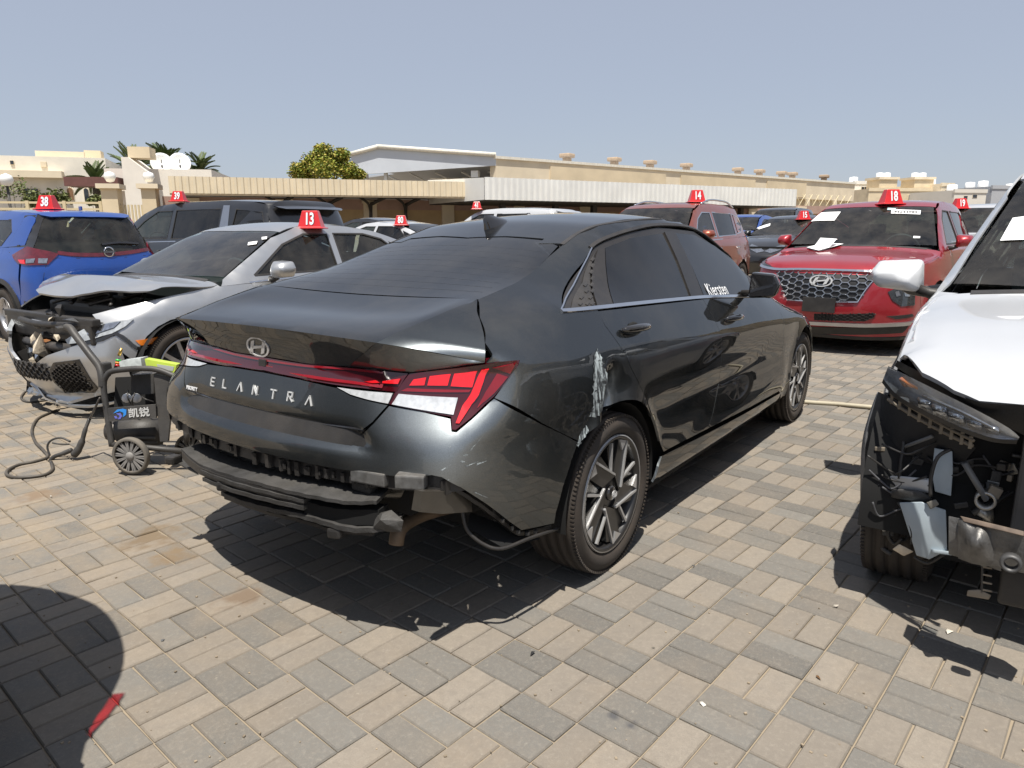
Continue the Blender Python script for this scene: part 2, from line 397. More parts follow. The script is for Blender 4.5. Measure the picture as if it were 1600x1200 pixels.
# ---------------------------------------------------------------- ground: basket-weave concrete pavers
GA = rad(-95.59); GO = np.array([-.468, -1.274]); GS = .197
ga_ = np.array([math.cos(GA), math.sin(GA)]); gb_ = np.array([-ga_[1], ga_[0]])
def paver_mat(name, joints):
    m, nt, out = new_mat(name); N = NT(nt); b = N.n('ShaderNodeBsdfPrincipled')
    pos = N.n('ShaderNodeNewGeometry').outputs['Position']
    def dot(vec):
        d = N.n('ShaderNodeVectorMath', operation='DOT_PRODUCT'); N.link(pos, d.inputs[0]); d.inputs[1].default_value = (vec[0]/GS, vec[1]/GS, 0); return d.outputs['Value']
    u = N.math('SUBTRACT', dot(ga_), float(GO@ga_)/GS); v = N.math('SUBTRACT', dot(gb_), float(GO@gb_)/GS)
    fu, fv = N.math('FLOOR', u), N.math('FLOOR', v); ru, rv = N.math('SUBTRACT', u, fu), N.math('SUBTRACT', v, fv)
    par = N.math('MODULO', N.math('ADD', N.math('ADD', fu, fv), 2000.0), 2.0); isw = N.math('GREATER_THAN', par, .5)
    su = N.math('FLOOR', N.math('MULTIPLY', ru, 2.0)); sv = N.math('FLOOR', N.math('MULTIPLY', rv, 2.0))
    sub = N.math('ADD', N.math('MULTIPLY', su, isw), N.math('MULTIPLY', sv, N.math('SUBTRACT', 1.0, isw)))
    cv = N.n('ShaderNodeCombineXYZ'); N.link(fu, cv.inputs[0]); N.link(fv, cv.inputs[1]); N.link(sub, cv.inputs[2])
    wnz = N.n('ShaderNodeTexWhiteNoise'); wnz.noise_dimensions = '3D'; N.link(cv.outputs[0], wnz.inputs['Vector'])
    sep = N.n('ShaderNodeSeparateColor'); N.link(wnz.outputs['Color'], sep.inputs[0])
    tan = N.mix(sep.outputs[0], (.205, .178, .146), (.278, .240, .194)); grey = N.mix(sep.outputs[1], (.108, .106, .099), (.188, .181, .164))
    col = N.mix(isw, grey, tan)
    grain = N.noise(240., 3, pos); col = N.mix(N.math('MULTIPLY', N.ramp(grain, .35, .75), .6), col, (.20, .175, .145))
    ag = N.noise(900., 2, pos); col = N.mix(N.math('MULTIPLY', N.ramp(ag, .58, .72), .5), col, (.36, .33, .28))
    blot = N.noise(2.3, 6, pos, .62); col = N.mix(N.math('MULTIPLY', N.ramp(blot, .48, .75), .28), col, (.33, .25, .165))
    mot = N.noise(34., 6, pos, .7); col = N.mix(N.math('MULTIPLY', N.ramp(mot, .35, .7), .34), col, (.15, .132, .112)); mo2 = N.noise(75., 5, pos, .7); col = N.mix(N.math('MULTIPLY', N.ramp(mo2, .50, .75), .30), col, (.36, .32, .265))
    sx3 = N.n('ShaderNodeSeparateXYZ'); N.link(pos, sx3.inputs[0]); warm = N.math('MULTIPLY', N.ramp(sx3.outputs[1], -.8, 2.2), N.ramp(N.noise(5.5, 6, pos, .66), .40, .68)); col = N.mix(N.math('MULTIPLY', warm, .48), col, (.40, .295, .175))
    blot2 = N.noise(11., 5, pos, .65); col = N.mix(N.math('MULTIPLY', N.ramp(blot2, .55, .8), .5), col, (.16, .14, .12))
    bl3 = N.noise(1.1, 3, pos); col = N.mix(N.math('MULTIPLY', N.ramp(bl3, .5, .7), .25), col, (.20, .18, .16))
    vs = N.noise(55., 4, pos); col = N.mix(N.math('MULTIPLY', N.ramp(vs, .66, .78), .35), col, (.42, .38, .31))
    # oily stains: three spots with an outline of their own
    for (sx, sy, r, c) in STAINS:
        d = N.n('ShaderNodeVectorMath', operation='DISTANCE'); N.link(pos, d.inputs[0]); d.inputs[1].default_value = (sx, sy, 0)
        e = N.math('ADD', d.outputs['Value'], N.math('MULTIPLY', N.math('SUBTRACT', N.noise(14., 5, pos), .5), r*2.6))
        mk = N.math('MULTIPLY', N.math('SUBTRACT', 1.0, N.ramp(e, r*.25, r)), .8); col = N.mix(mk, col, c)
    hb = N.math('ADD', N.math('MULTIPLY', grain, .5), N.math('MULTIPLY', N.noise(700., 2, pos), .5))
    if joints:
        du = N.math('MINIMUM', ru, N.math('SUBTRACT', 1.0, ru)); dv = N.math('MINIMUM', rv, N.math('SUBTRACT', 1.0, rv))
        mid = N.math('ADD', N.math('MULTIPLY', N.math('ABSOLUTE', N.math('SUBTRACT', ru, .5)), isw), N.math('MULTIPLY', N.math('ABSOLUTE', N.math('SUBTRACT', rv, .5)), N.math('SUBTRACT', 1.0, isw)))
        dm = N.math('MINIMUM', N.math('MINIMUM', du, dv), mid); jm = N.math('SUBTRACT', 1.0, N.ramp(dm, .018, .032))
        col = N.mix(jm, col, (.30, .245, .175))
    bp = N.n('ShaderNodeBump', ins={'Strength': .55, 'Distance': .003}); N.link(hb, bp.inputs['Height']); N.link(bp.outputs[0], b.inputs['Normal'])
    N.link(col, b.inputs['Base Color']); b.inputs['Roughness'].default_value = .85; b.inputs['Specular IOR Level'].default_value = .3
    N.link(b.outputs[0], out.inputs[0]); return m
STAINS = []
for (sx, sy, r, c) in [(235, 840, .16, (.17, .12, .07)), (268, 872, .10, (.20, .14, .08)), (375, 935, .10, (.17, .12, .08)), (958, 1120, .022, (.07, .07, .075)), (985, 1136, .022, (.07, .07, .075)), (60, 775, .12, (.2, .14, .09)), (1190, 640, .2, (.42, .27, .14))]:
    q = on_plane(sx, sy, 2, 0.); STAINS.append((float(q[0]), float(q[1]), r, c))
PM = paver_mat('paver_concrete', False); GM = paver_mat('paved_ground', True)
JM = mat('joint_sand', (.46, .37, .26), .95, var=.2, vs=30, bump=.5, bs=200)
# the sheet: far ring shows the joint pattern by material; near middle is the sand bed under real pavers
def ground_h(x, y):
    D = (x-CAM_LOC[0])*CAX[2][0]+(y-CAM_LOC[1])*CAX[2][1]; return .025*min(max(0., D-9.), 16.)
PX0, PX1, PY0, PY1 = -3.4, 8.6, -4.6, 7.6
gme = bpy.data.meshes.new('ground'); fx = np.array([math.cos(CAM_YAW), math.sin(CAM_YAW)]); sx_ = np.array([-fx[1], fx[0]]); V = []; F_ = []
Ds = [-900, -60, -10, 0, 4, 7, 9, 11, 13, 15, 17, 19, 21, 23, 25, 30, 60, 200, 900]; Ls = [-900, -200, -60, -20, -8, 0, 8, 20, 60, 200, 900]
for d in Ds:
    for l in Ls:
        q = CAM_LOC[:2]+fx*d+sx_*l; V.append((q[0], q[1], ground_h(q[0], q[1])-.004))
nl = len(Ls)
for i in range(len(Ds)-1):
    for j in range(nl-1): F_.append((i*nl+j, (i+1)*nl+j, (i+1)*nl+j+1, i*nl+j+1))
gme.from_pydata(V, [], [f[::-1] for f in F_]); gme.update()
ground = link('ground', gme, GM, kind='structure', label='lot paved with tan and grey basket-weave pavers')
def paver_piece(w, h):
    """unit paver centred at 0, length w along x, width h along y"""
    j = .0024; a, b, c = w/2-j, h/2-j, .0035
    V = [(-a, -b, -.02), (a, -b, -.02), (a, b, -.02), (-a, b, -.02), (-a, -b, .0), (a, -b, .0), (a, b, .0), (-a, b, .0), (-a+c, -b+c, .0045), (a-c, -b+c, .0045), (a-c, b-c, .0045), (-a+c, b-c, .0045)]
    Fc = [(8, 9, 10, 11)]
    for k in range(4): Fc += [(k, (k+1) % 4, 4+(k+1) % 4, 4+k), (4+k, 4+(k+1) % 4, 8+(k+1) % 4, 8+k)]
    return V, Fc
PV, PF = paver_piece(GS, GS/2); PVa = np.array(PV)
pme = bpy.data.meshes.new('paver'); pme.from_pydata(PV, [], PF); pme.materials.append(PM)
cells = []
R0 = int(16/GS)
for i in range(-R0, R0):
    for j in range(-R0, R0):
        c = GO+ga_*GS*(i+.5)+gb_*GS*(j+.5)
        if not (PX0 < c[0] < PX1 and PY0 < c[1] < PY1): continue
        odd = (i+j) % 2
        for k in (-.25, .25):
            p = c+(ga_ if odd else gb_)*GS*k; an = GA+(PI/2 if odd else 0)
            cells.append((p[0], p[1], an))
def paver_rank(c):
    q = CAX @ (np.array([c[0], c[1], 0])-CAM_LOC)
    if q[2] < .3: return 1e9
    x, y = 800+FPX*q[0]/q[2], 600-FPX*q[1]/q[2]
    return q[2] if (-20 < x < 1620 and y < 1230) else 1e6+q[2]
cells.sort(key=paver_rank)
RV = RNG.normal(0, 1, (len(cells), 4))
SV, SF = [], []
for n, (x, y, an) in enumerate(cells):
    dz = -.0005+.0012*RV[n, 0]+ground_h(x, y); tx, ty = .006*RV[n, 1], .006*RV[n, 2]; da = .008*RV[n, 3]
    if n < 300:
        o = link('paver', pme, None, ground); o.location = (x, y, dz); o.rotation_euler = (tx, ty, an+da)
    else:
        c, s = math.cos(an+da), math.sin(an+da); L = PVa; z = L[:, 2]+dz+L[:, 0]*ty+L[:, 1]*tx
        b = len(SV); SV += list(zip(x+c*L[:, 0]-s*L[:, 1], y+s*L[:, 0]+c*L[:, 1], z)); SF += [tuple(b+q for q in f) for f in PF]
sme = bpy.data.meshes.new('pavers'); sme.from_pydata(SV, [], SF); link('pavers', sme, PM, ground, kind='stuff')
# ---------------------------------------------------------------- common car materials and wheels
BLK = mat('black_plastic', (.018, .018, .019), .45, var=.25, vs=12, bump=.12, bs=220, dust=.10)
BLKG = mat('gloss_black', (.008, .008, .009), .08, coat=1., var=.1, dust=.05)
DARKV = mat('dark_void', (.006, .006, .006), .9)
CHROME = mat('chrome', (.72, .72, .73), .12, metal=1., var=.06, dust=.06)
SATIN = mat('satin_silver', (.55, .55, .56), .3, metal=1., var=.08, dust=.1)
STEEL = mat('dark_steel', (.055, .055, .058), .45, metal=.5, var=.4, vs=14, bump=.25, bs=90, dust=.25)
RUBBER = mat('tyre_rubber', (.022, .020, .019), .75, var=.2, vs=10, bump=.15, bs=140, dust=.38, dcol=(.20, .14, .09))
INTER = mat('cabin_trim', (.035, .035, .037), .7, var=.2)
INTERT = mat('cabin_tan', (.30, .26, .21), .7, var=.15)
RIMD = mat('rim_dark', (.012, .0125, .014), .35, coat=.15, dust=.06)
RIMB = mat('rim_machined', (.52, .52, .52), .30, metal=.55, var=.08, dust=.08)
RIMS = mat('rim_silver', (.50, .50, .51), .35, metal=.9, var=.08, dust=.25)
PAPER = mat('white_paper', (.80, .80, .79), .7, var=.04)
WPLAS = mat('white_letters', (.82, .82, .82), .5, var=.03)
REDH = mat('red_plastic', (.58, .012, .016), .3, coat=.4, var=.1, dust=.05)
def tyre_bm(R, w, rim):
    p = [(rim, -w*.36), (rim+.012, -w*.44), (rim+.03, -w*.485), ((R+rim)/2, -w*.50), (R-.035, -w*.485), (R-.012, -w*.43), (R-.004, -w*.40)]
    for y in (-.28, -.10, .10, .28):
        p += [(R-.001, w*(y-.035)), (R-.008, w*(y-.03)), (R-.008, w*(y+.03)), (R-.001, w*(y+.035))]
    p += [(R-.004, w*.40), (R-.012, w*.43), (R-.035, w*.485), ((R+rim)/2, w*.50), (rim+.03, w*.485), (rim+.012, w*.44), (rim, w*.36)]
    b = MB(); b.lathe(p, 64, 'Y')
    for k in range(120):   # shoulder tread cuts stand as small blocks
        a = 2*PI*k/120
        for sgn in (-1, 1):
            Rm = Matrix.Rotation(-a, 3, 'Y'); b.box(tuple(Rm @ Vector((R-.0105, sgn*w*.425, 0))), (.009, w*.10, .0075), R=Rm)
    return b
def rim_base(rim, w):
    b = MB(); b.lathe([(rim+.004, -w*.44), (rim+.008, -w*.46), (rim-.006, -w*.455), (rim-.014, -w*.40), (rim-.03, -w*.1), (rim-.03, w*.4)], 56, 'Y'); return b
def spoke_poly(b, pts, y0, y1, k, n):
    a = 2*PI*k/n; c, s = math.cos(a), math.sin(a)
    P = [(c*x-s*z, s*x+c*z) for x, z in pts]; b.prism(P, y1-y0, (0, y0, 0), (0, 2, 1))
def make_wheel(kind, R=.318, w=.225, rim=.222):
    """wheel with outer face towards -y, centre at origin"""
    root = empty('wheel')
    ty = tyre_bm(R, w, rim).build('tyre', RUBBER, root)
    f = -w*.46
    if kind == 'pinwheel':
        rm = rim_base(rim, w).build('rim', RIMD, root)
        d = MB(); d.lathe([(.0, f+.02), (.05, f+.02), (.075, f+.03), (.08, f+.06), (rim-.03, f+.075)], 40, 'Y')
        b = MB(); m = MB()
        for k in range(5):
            # broad dark blade swept from the hub to the rim
            spoke_poly(d, [(.035, -.055), (.075, .035), (.19, .085), (.205, .02), (.195, -.02)], f+.012, f+.045, k, 5)
            spoke_poly(d, [(.06, .045), (.20, .09), (.17, .125), (.13, .13)], f+.022, f+.05, k, 5)
            # machined faces: long edge, rim wedge and a short fin
            spoke_poly(m, [(.046, -.052), (.053, -.057), (rim-.007, .020), (rim-.010, .029)], f+.004, f+.014, k, 5)
            spoke_poly(m, [(rim-.011, .031), (rim-.032, .088), (.168, .040)], f+.005, f+.014, k, 5)
            spoke_poly(m, [(.058, .064), (.063, .058), (.157, .129), (.150, .138)], f+.006, f+.016, k, 5)
        m.lathe([(rim-.007, f+.004), (rim+.006, f-.001), (rim+.008, f+.006)], 56, 'Y')
        d.build('spoke', RIMD, root); m.build('machined_face', RIMB, root)
        h = MB(); h.lathe([(.0, f+.006), (.026, f+.006), (.03, f+.012), (.031, f+.03)], 24, 'Y'); hc = h.build('hub_cap', BLKG, root)
    else:
        rm = rim_base(rim, w).build('rim', RIMS if kind != 'dark' else RIMD, root)
        n = {'five': 5, 'ten': 10, 'dark': 5, 'steel': 8}[kind]; d = MB()
        d.lathe([(.0, f+.015), (.06, f+.015), (.08, f+.03), (.085, f+.06)], 32, 'Y')
        for k in range(n):
            if kind == 'ten': spoke_poly(d, [(.05, -.018), (.05, .018), (rim-.01, .014), (rim-.01, -.014)], f+.012, f+.04, k, n)
            elif kind == 'steel': spoke_poly(d, [(.06, -.03), (.06, .03), (rim-.02, .045), (rim-.02, -.045)], f+.03, f+.05, k, n)
            else:
                spoke_poly(d, [(.04, -.035), (.04, .005), (rim-.01, .075), (rim-.01, .04)], f+.010, f+.04, k, n)
                spoke_poly(d, [(.04, .035), (.04, -.005), (rim-.01, -.075), (rim-.01, -.04)], f+.010, f+.04, k, n)
        d.build('spoke', RIMS if kind != 'dark' else RIMD, root)
        h = MB(); h.lathe([(.0, f+.008), (.028, f+.008), (.032, f+.02)], 20, 'Y'); h.build('hub_cap', BLKG if kind == 'dark' else RIMS, root)
    dk = MB(); dk.lathe([(.05, w*.1), (rim-.05, w*.1), (rim-.05, w*.16), (.05, w*.16)], 32, 'Y'); dk.build('brake_disc', STEEL, root)
    bw = MB(); bw.lathe([(0., w*.2), (rim-.035, w*.2)], 32, 'Y'); bw.build('wheel_back', DARKV, root)
    return root
def copy_tree(o, parent=None):
    c = o.copy(); COL.objects.link(c); c.parent = parent
    for ch in list(o.children): copy_tree(ch, c)
    return c
WHEELS = {}
def put_wheel(car, kind, x, y, R=.318, w=.225, rim=.222, rot=0., steer=0., z=None):
    """y<0 faces right; y>0 turns the wheel about; wheel is a part: its own pieces are sub-parts"""
    key = (kind, R, w, rim)
    if key not in WHEELS: WHEELS[key] = make_wheel(*key); t = WHEELS[key]
    else: t = copy_tree(WHEELS[key])
    t.parent = car.root; t.location = (x, y, R-.004 if z is None else z)
    t.rotation_euler = Matrix.Rotation((PI if y > 0 else 0)+steer, 3, 'Z').to_euler() if not rot else (Matrix.Rotation((PI if y > 0 else 0)+steer, 3, 'Z') @ Matrix.Rotation(rot, 3, 'Y')).to_euler()
    return t
# ---------------------------------------------------------------- the dark grey sedan
PAINT = flop_paint('grey_metallic_paint', (.23, .252, .262), (.005, .0055, .006), .43)
HC = {  # feature lines of the side, bottom to top: x -> y, x -> z
 'y': [
  [(-1.1, .66), (-.8, .76), (-.4, .80), (3.2, .80), (3.6, .66)],
  [(-1.1, .70), (-.8, .80), (-.4, .862), (.4, .868), (2.3, .868), (3.1, .85), (3.6, .66)],
  [(-1.1, .70), (-.85, .80), (-.6, .862), (-.35, .898), (.4, .893), (2.2, .893), (2.72, .905), (3.1, .875), (3.6, .68)],
  [(-1.1, .71), (-.9, .79), (-.7, .850), (-.5, .885), (-.2, .905), (.2, .903), (.5, .890), (1.1, .884), (1.8, .886), (2.3, .897), (2.72, .908), (3.1, .875), (3.6, .70)],
  [(-1.1, .74), (-.9, .80), (-.7, .846), (-.5, .872), (-.25, .894), (0, .905), (.5, .906), (1.1, .906), (1.7, .905), (2.3, .902), (2.72, .90), (3.1, .85), (3.6, .68)],
  [(-1.1, .60), (-.9, .66), (-.7, .735), (-.5, .775), (-.25, .795), (0, .80), (1., .805), (2., .80), (2.4, .79), (2.72, .77), (3.1, .72), (3.6, .6)],
  [(-1.1, .48), (-.9, .521), (-.7, .558), (-.47, .580), (-.117, .565), (.24, .565), (.36, .565), (.65, .57), (.96, .57), (1.37, .57), (1.88, .61), (2.3, .66), (2.72, .64), (3.6, .5)],
  [(-1.1, .38), (-.9, .42), (-.7, .46), (-.47, .48), (-.117, .46), (.24, .45), (.53, .48), (.85, .51), (1.2, .52), (1.6, .52), (1.9, .55), (2.35, .58), (3.6, .4)],
  [(-1.2, .0), (3.6, .0)]],
 'z': [
  [(-1.1, .30), (-.4, .2), (0, .17), (2.4, .17), (3.6, .2)],
  [(-1.1, .36), (-.4, .28), (.3, .235), (2.4, .205), (3.6, .26)],
  [(-1.1, .46), (-.5, .42), (.3, .345), (2.2, .32), (3.6, .34)],
  [(-1.1, .68), (-.7, .68), (-.3, .64), (.5, .56), (2.2, .54), (3.6, .5)],
  [(-1.1, .93), (-.7, .92), (-.5, .902), (-.25, .868), (0, .838), (.5, .818), (1.05, .80), (1.6, .785), (2.3, .755), (2.72, .74), (3.1, .70), (3.6, .62)],
  [(-1.1, .95), (-.9, .955), (-.7, .985), (-.5, 1.01), (-.25, 1.035), (0, 1.03), (1.06, .98), (1.94, .925), (2.3, .89), (2.72, .845), (3.1, .785), (3.6, .68)],
  [(-1.1, .975), (-.9, .981), (-.7, 1.033), (-.47, 1.083), (-.117, 1.142), (.24, 1.224), (.36, 1.262), (.65, 1.312), (.96, 1.338), (1.37, 1.322), (1.88, 1.216), (2.3, 1.03), (2.45, .96), (2.72, .90), (3.1, .84), (3.6, .72)],
  [(-1.1, 1.03), (-.9, 1.035), (-.7, 1.085), (-.47, 1.13), (-.117, 1.19), (.24, 1.278), (.53, 1.345), (.85, 1.372), (1.2, 1.386), (1.6, 1.355), (1.9, 1.265), (2.35, 1.05), (2.5, 1.0), (2.72, .94), (3.6, .76)],
  [(-1.2, 1.9), (3.6, 1.9)]]}
HY = [smooth_tab(k, w=.045) for k in HC['y']]; HZ = [smooth_tab(k, w=.045) for k in HC['z']]
BULGE = [0, .004, .006, .010, .006, .004, .004, 0]
def hero_Y1(x, z):
    out = HY[0](x)
    for i in range(8):
        z0, z1 = HZ[i](x), HZ[i+1](x); t = np.clip((z-z0)/np.maximum(z1-z0, 1e-3), 0, 1); y = HY[i](x)*(1-t)+HY[i+1](x)*t+BULGE[i]*4*t*(1-t)
        out = np.where(z >= z0, y, out)
    return out
def hero_Y0(x, z):
    Y = (hero_Y1(x, z-.014)+hero_Y1(x, z-.007)+2*hero_Y1(x, z)+hero_Y1(x, z+.007)+hero_Y1(x, z+.014))/6
    # lower diagonal facet of the doors
    s_ = (z-.36)-(x-.55)*(.36/1.62); w = np.clip((x-.1)/.3, 0, 1)*np.clip((2.45-x)/.25, 0, 1)
    Y = Y+w*(.5*(np.abs(s_)-np.sqrt(s_*s_+.0006)) + np.clip(-.0*s_, 0, 1))*0
    dl = -s_; Y = Y+w*np.clip(.5*(dl+np.sqrt(dl*dl+.0004)), 0, .25)*.10*np.clip((z-.15)/.2, 0, 1)
    # wheel-arch lips
    for cx in (0., 2.72):
        r = np.hypot(x-cx, z-.316); Y = Y+.012*np.exp(-((r-.36)/.035)**2)*(z < .75)
    return Y
class Grid2:
    def __init__(s, f, x0, x1, dx, z0, z1, dz):
        s.a = (x0, dx, z0, dz); xs = np.arange(x0, x1, dx); zs = np.arange(z0, z1, dz); X, Z = np.meshgrid(xs, zs, indexing='ij'); s.g = f(X.ravel(), Z.ravel()).reshape(X.shape)
    def __call__(s, x, z):
        x0, dx, z0, dz = s.a; u = np.clip((x-x0)/dx, 0, s.g.shape[0]-1.001); v = np.clip((z-z0)/dz, 0, s.g.shape[1]-1.001); i = u.astype(int); j = v.astype(int); a = u-i; b = v-j; g = s.g
        return (g[i, j]*(1-b)+g[i, j+1]*b)*(1-a)+(g[i+1, j]*(1-b)+g[i+1, j+1]*b)*a
hero_Y = Grid2(hero_Y0, -1.4, 3.8, .0125, .05, 1.6, .004)
H_ZC = smooth_tab([(-1.1, .955), (-.9, .995), (-.7, 1.032), (-.47, 1.068), (-.447, 1.073), (-.1, 1.178), (.22, 1.277), (.5, 1.352), (.8, 1.388), (1.1, 1.404), (1.4, 1.392), (1.6, 1.358), (1.9, 1.235), (2.35, .99), (2.6, .945), (3.0, .885), (3.3, .81), (3.5, .71), (3.7, .5)], w=.04)
H_CR = smooth_tab([(-1.1, .03), (-.9, .014), (-.7, .0), (-.47, -.013), (-.3, .008), (-.117, .03), (.2, .03), (.6, .03), (1.6, .05), (2.4, .06), (2.8, .07), (3.6, .15)], w=.06)
H_XR = [(.10, -.60), (.34, -.80), (.48, -.91), (.575, -.968), (.60, -.975), (.645, -.970), (.662, -.950), (.668, -.905), (.69, -.905), (.715, -.925), (.74, -.922), (.80, -.905), (.838, -.893), (.845, -.875), (.875, -.872), (.885, -.868), (.93, -.874), (.985, -.896), (1.0, -.902), (1.05, -.905), (1.3, -.8)]
hxr = np.array(H_XR)
def hero_F(P):
    x, y, z = P[:, 0], np.abs(P[:, 1]), P[:, 2]
    s_ = y-hero_Y(x, z)
    t_ = z-(H_ZC(x)-H_CR(x)*(y/.55)**2)
    zz = np.interp(z, hxr[:, 0], hxr[:, 1]); w_ = np.clip((y-.40)/.16, 0, 1); w_ = w_*w_*(3-2*w_); zz = zz*(1-w_)+w_*np.interp(z, [.10, .34, .48, .575, .62, .70, .80, .86, .885, .93, .985, 1.0, 1.05, 1.3], [-.60, -.80, -.91, -.965, -.962, -.944, -.908, -.884, -.870, -.874, -.896, -.902, -.905, -.8]); cq = np.interp(z, [.3, .65, .70, .9, .97, 1.0], [.16, .15, .13, .12, .045, .04])
    r_ = (zz+cq*y*y+.10*np.clip(y-.5, 0, 1)**2*np.interp(z, [.66, .72, .95, 1.0], [1, 1.2, 1.2, 0.])+.8*np.clip(y-.42, 0, 1)**2*np.interp(z, [.66, .80, .93, .965], [0., 1., 1., 0.]))-x
    f_ = x-(np.interp(z, [.15, .3, .5, .62, .75], [3.45, 3.55, 3.58, 3.52, 3.35])-.30*y*y)
    b_ = .16-z
    d = smax(s_, r_, np.interp(z, [.66, .72, .93, .96], [.07, .05, .03, .012])); d = smax(d, f_, .08); d = smax(d, t_, .010); return np.maximum(d, b_)
def hero_dent(P, N):
    # crushed strip ahead of the rear arch: a vertical crease in the right quarter panel
    P = P.copy(); m = P[:, 1] < -.5
    zc = P[:, 2]; xc = -.045-(.83-zc)*.36; d = (P[:, 0]-xc)
    k = np.exp(-(d/.035)**2)*np.clip((.845-zc)/.05, 0, 1)*np.clip((zc-.50)/.08, 0, 1)
    k2 = np.exp(-((d-.05)/.10)**2)*np.clip((.84-zc)/.10, 0, 1)*np.clip((zc-.60)/.08, 0, 1)
    P[:, 1] += np.where(m, .034*k+.022*k2, 0)
    ridge = np.exp(-((d+.075)/.03)**2)*np.clip((.84-zc)/.06, 0, 1)*np.clip((zc-.56)/.1, 0, 1); P[:, 1] -= np.where(m, .011*ridge, 0)
    return P
H = Car('sedan', (0, 0, 0), hero_F, 'dark grey sedan with stripped rear bumper and dented rear quarter, in the middle', 'car', deform=hero_dent, axis=(.15, 0.))
HR = H.root
def cpx(P): q = CAX @ (np.array(P)-CAM_LOC); return (round(800+FPX*q[0]/q[2], 1), round(600-FPX*q[1]/q[2], 1))
def hpx(kind, pts): return H.uv(kind, pts)
def h_top(x, y): return float(H_ZC(x)-H_CR(x)*(abs(y)/.55)**2)
def h_crease(x):   # where the deck or glass meets the flank
    lo, hi = .2, .85
    for _ in range(30):
        m = .5*(lo+hi); q = m-float(hero_Y(np.array([x]), np.array([h_top(x, m)]))[0])
        if q > 0: hi = m
        else: lo = m
    return lo
def h_lip(y):      # where the deck meets the tail
    lo, hi = -1.0, -.6
    for _ in range(30):
        m = .5*(lo+hi); z = h_top(m, y); q = np.interp(z, hxr[:, 0], hxr[:, 1])+.045*y*y-m
        if q > 0: lo = m
        else: hi = m
    return hi

# --- body side (quarter panel, pillars and roof rail in one pressing)
ditch = [(877, 383), (900, 366), (935, 352), (980, 345), (1030, 343)]
rail_front = [(1.45, 1.372), (1.75, 1.318), (2.1, 1.17), (2.36, 1.02)]
win_top = [(2.30, .985), (2.05, 1.085), (1.88, 1.165)]
win_px = [(1085, 357), (1030, 350), (985, 358), (950, 370), (930, 381)]
arch_r = arc(0, .316, .365, 43, 138, 16)
arch_r = [(a, b) for a, b in arch_r]
side = hpx('S-', ditch)+rail_front+win_top+hpx('S-', win_px+[(912, 410), (877, 486), (933, 483)])+hpx('S-', [(945, 508), (985, 570), (1010, 625)])+arch_r[:13]+hpx('S-', [(905, 690), (847, 662), (772, 622), (790, 595), (812, 563), (759, 568), (757, 535), (748, 495)])+[(x, h_top(x, h_crease(x))-.002) for x in (-.452, -.4, -.3, -.2, -.1, 0., .08)]
H.panel('body_side', 'S-', side, PAINT, g=.022, isuv=True, mirror=True)
# --- doors
H.panel('door', 'S-', [(934, 486), (1098, 467.5), (1112, 490), (1125, 520), (1127, 560), (1123, 600), (1114, 645), (1106, 670), (1037, 706), (1031, 690), (1020, 650), (1010, 625), (985, 570), (945, 508)], PAINT, g=.022, mirror=True, smooth=False)
H.panel('door', 'S-', [(1098, 467), (1183, 464), (1204.6, 466), (1221, 491), (1224, 514), (1223, 545), (1220, 580), (1217, 611), (1106, 669.5), (1114, 645), (1123, 600), (1127, 560), (1125, 520), (1112, 490)], PAINT, g=.025, mirror=True)
# --- front fender and nose (local coordinates)
fd = hpx('S-', [(1204.6, 466), (1221, 491), (1224, 514), (1223, 545), (1220, 580), (1217, 611)])
fend = [(2.42, .93)]+fd+[(2.30, .25)]+arc(2.72, .316, .365, 190, 20, 20)+[(3.08, .55), (3.25, .60), (3.3, .72), (3.1, .785), (2.75, .865)]
H.panel('fender', 'S-', fend, PAINT, g=.03, isuv=True, mirror=True)
H.panel('hood', 'T', [(2.40, 0), (2.44, -.3), (2.50, -.58), (2.75, -.70), (3.1, -.68), (3.28, -.62), (3.42, -.3), (3.45, 0)], PAINT, g=.06, sym=True)
axis0 = H.axis; H.axis = (2.2, 0.)
H.panel('front_bumper', 'P', [(0, .74), (-.30, .72), (-.55, .70), (-.62, .60), (-.70, .52), (-.735, .35), (-.72, .22), (-.3, .2), (0, .2)], PAINT, g=.05, sym=True)
H.axis = axis0
# --- sill
H.panel('sill', 'S-', [(.385, .24), (.405, .31), (.43, .350), (.95, .33), (1.5, .318), (2.25, .30), (2.33, .30), (2.30, .20), (1.2, .19), (.40, .205)], PAINT, g=.03, mirror=True)
# --- roof, deck lid, rear window
fin_y = [(1.55, 0), (1.53, -.3), (1.47, -.50)]
roof = fin_y+[(1.2, -.515), (.9, -.505)]+hpx('T', [(950, 347.5), (905, 364), (879, 381)])+[(.20, -.40)]+hpx('T', [(850, 373), (790, 369)])+[(.222, 0.)]
H.panel('roof', 'T', roof, PAINT, g=.045, sym=True, isuv=True)
# black ditch strips
H.strip('roof_ditch', 'T', [(878, 382), (905, 363), (940, 350.5), (985, 344), (1.2, -.52), (1.5, -.51)], .022, .002, BLK, mirror=True)
REARG = glass('rear_glass', (.035, .040, .045), 1.55, .05)
gl = [(.215, 0.)]+hpx('T', [(790, 370), (850, 375), (872, 384)])+[(x, -h_crease(x)+.002) for x in (.08, 0., -.1, -.2, -.3, -.4, -.444)]+[(-.445, -.45), (-.45, -.2), (-.452, 0.)]
H.panel('rear_window', 'T', gl, REARG, g=.04, sym=True, isuv=True, off=-.002)
cy_ = .5
for _ in range(12): cx_ = h_lip(cy_); cy_ = h_crease(cx_)
deck = [(-.457, 0.), (-.455, -.2), (-.450, -.45), (-.449, -h_crease(-.449)+.0015)]+[(x, -h_crease(x)+.0015) for x in (-.55, -.62, -.70, -.78)]+[(cx_+.002, -cy_+.002)]+[(h_lip(y)+.002, -y) for y in (.45, .3, .15, 0.)]
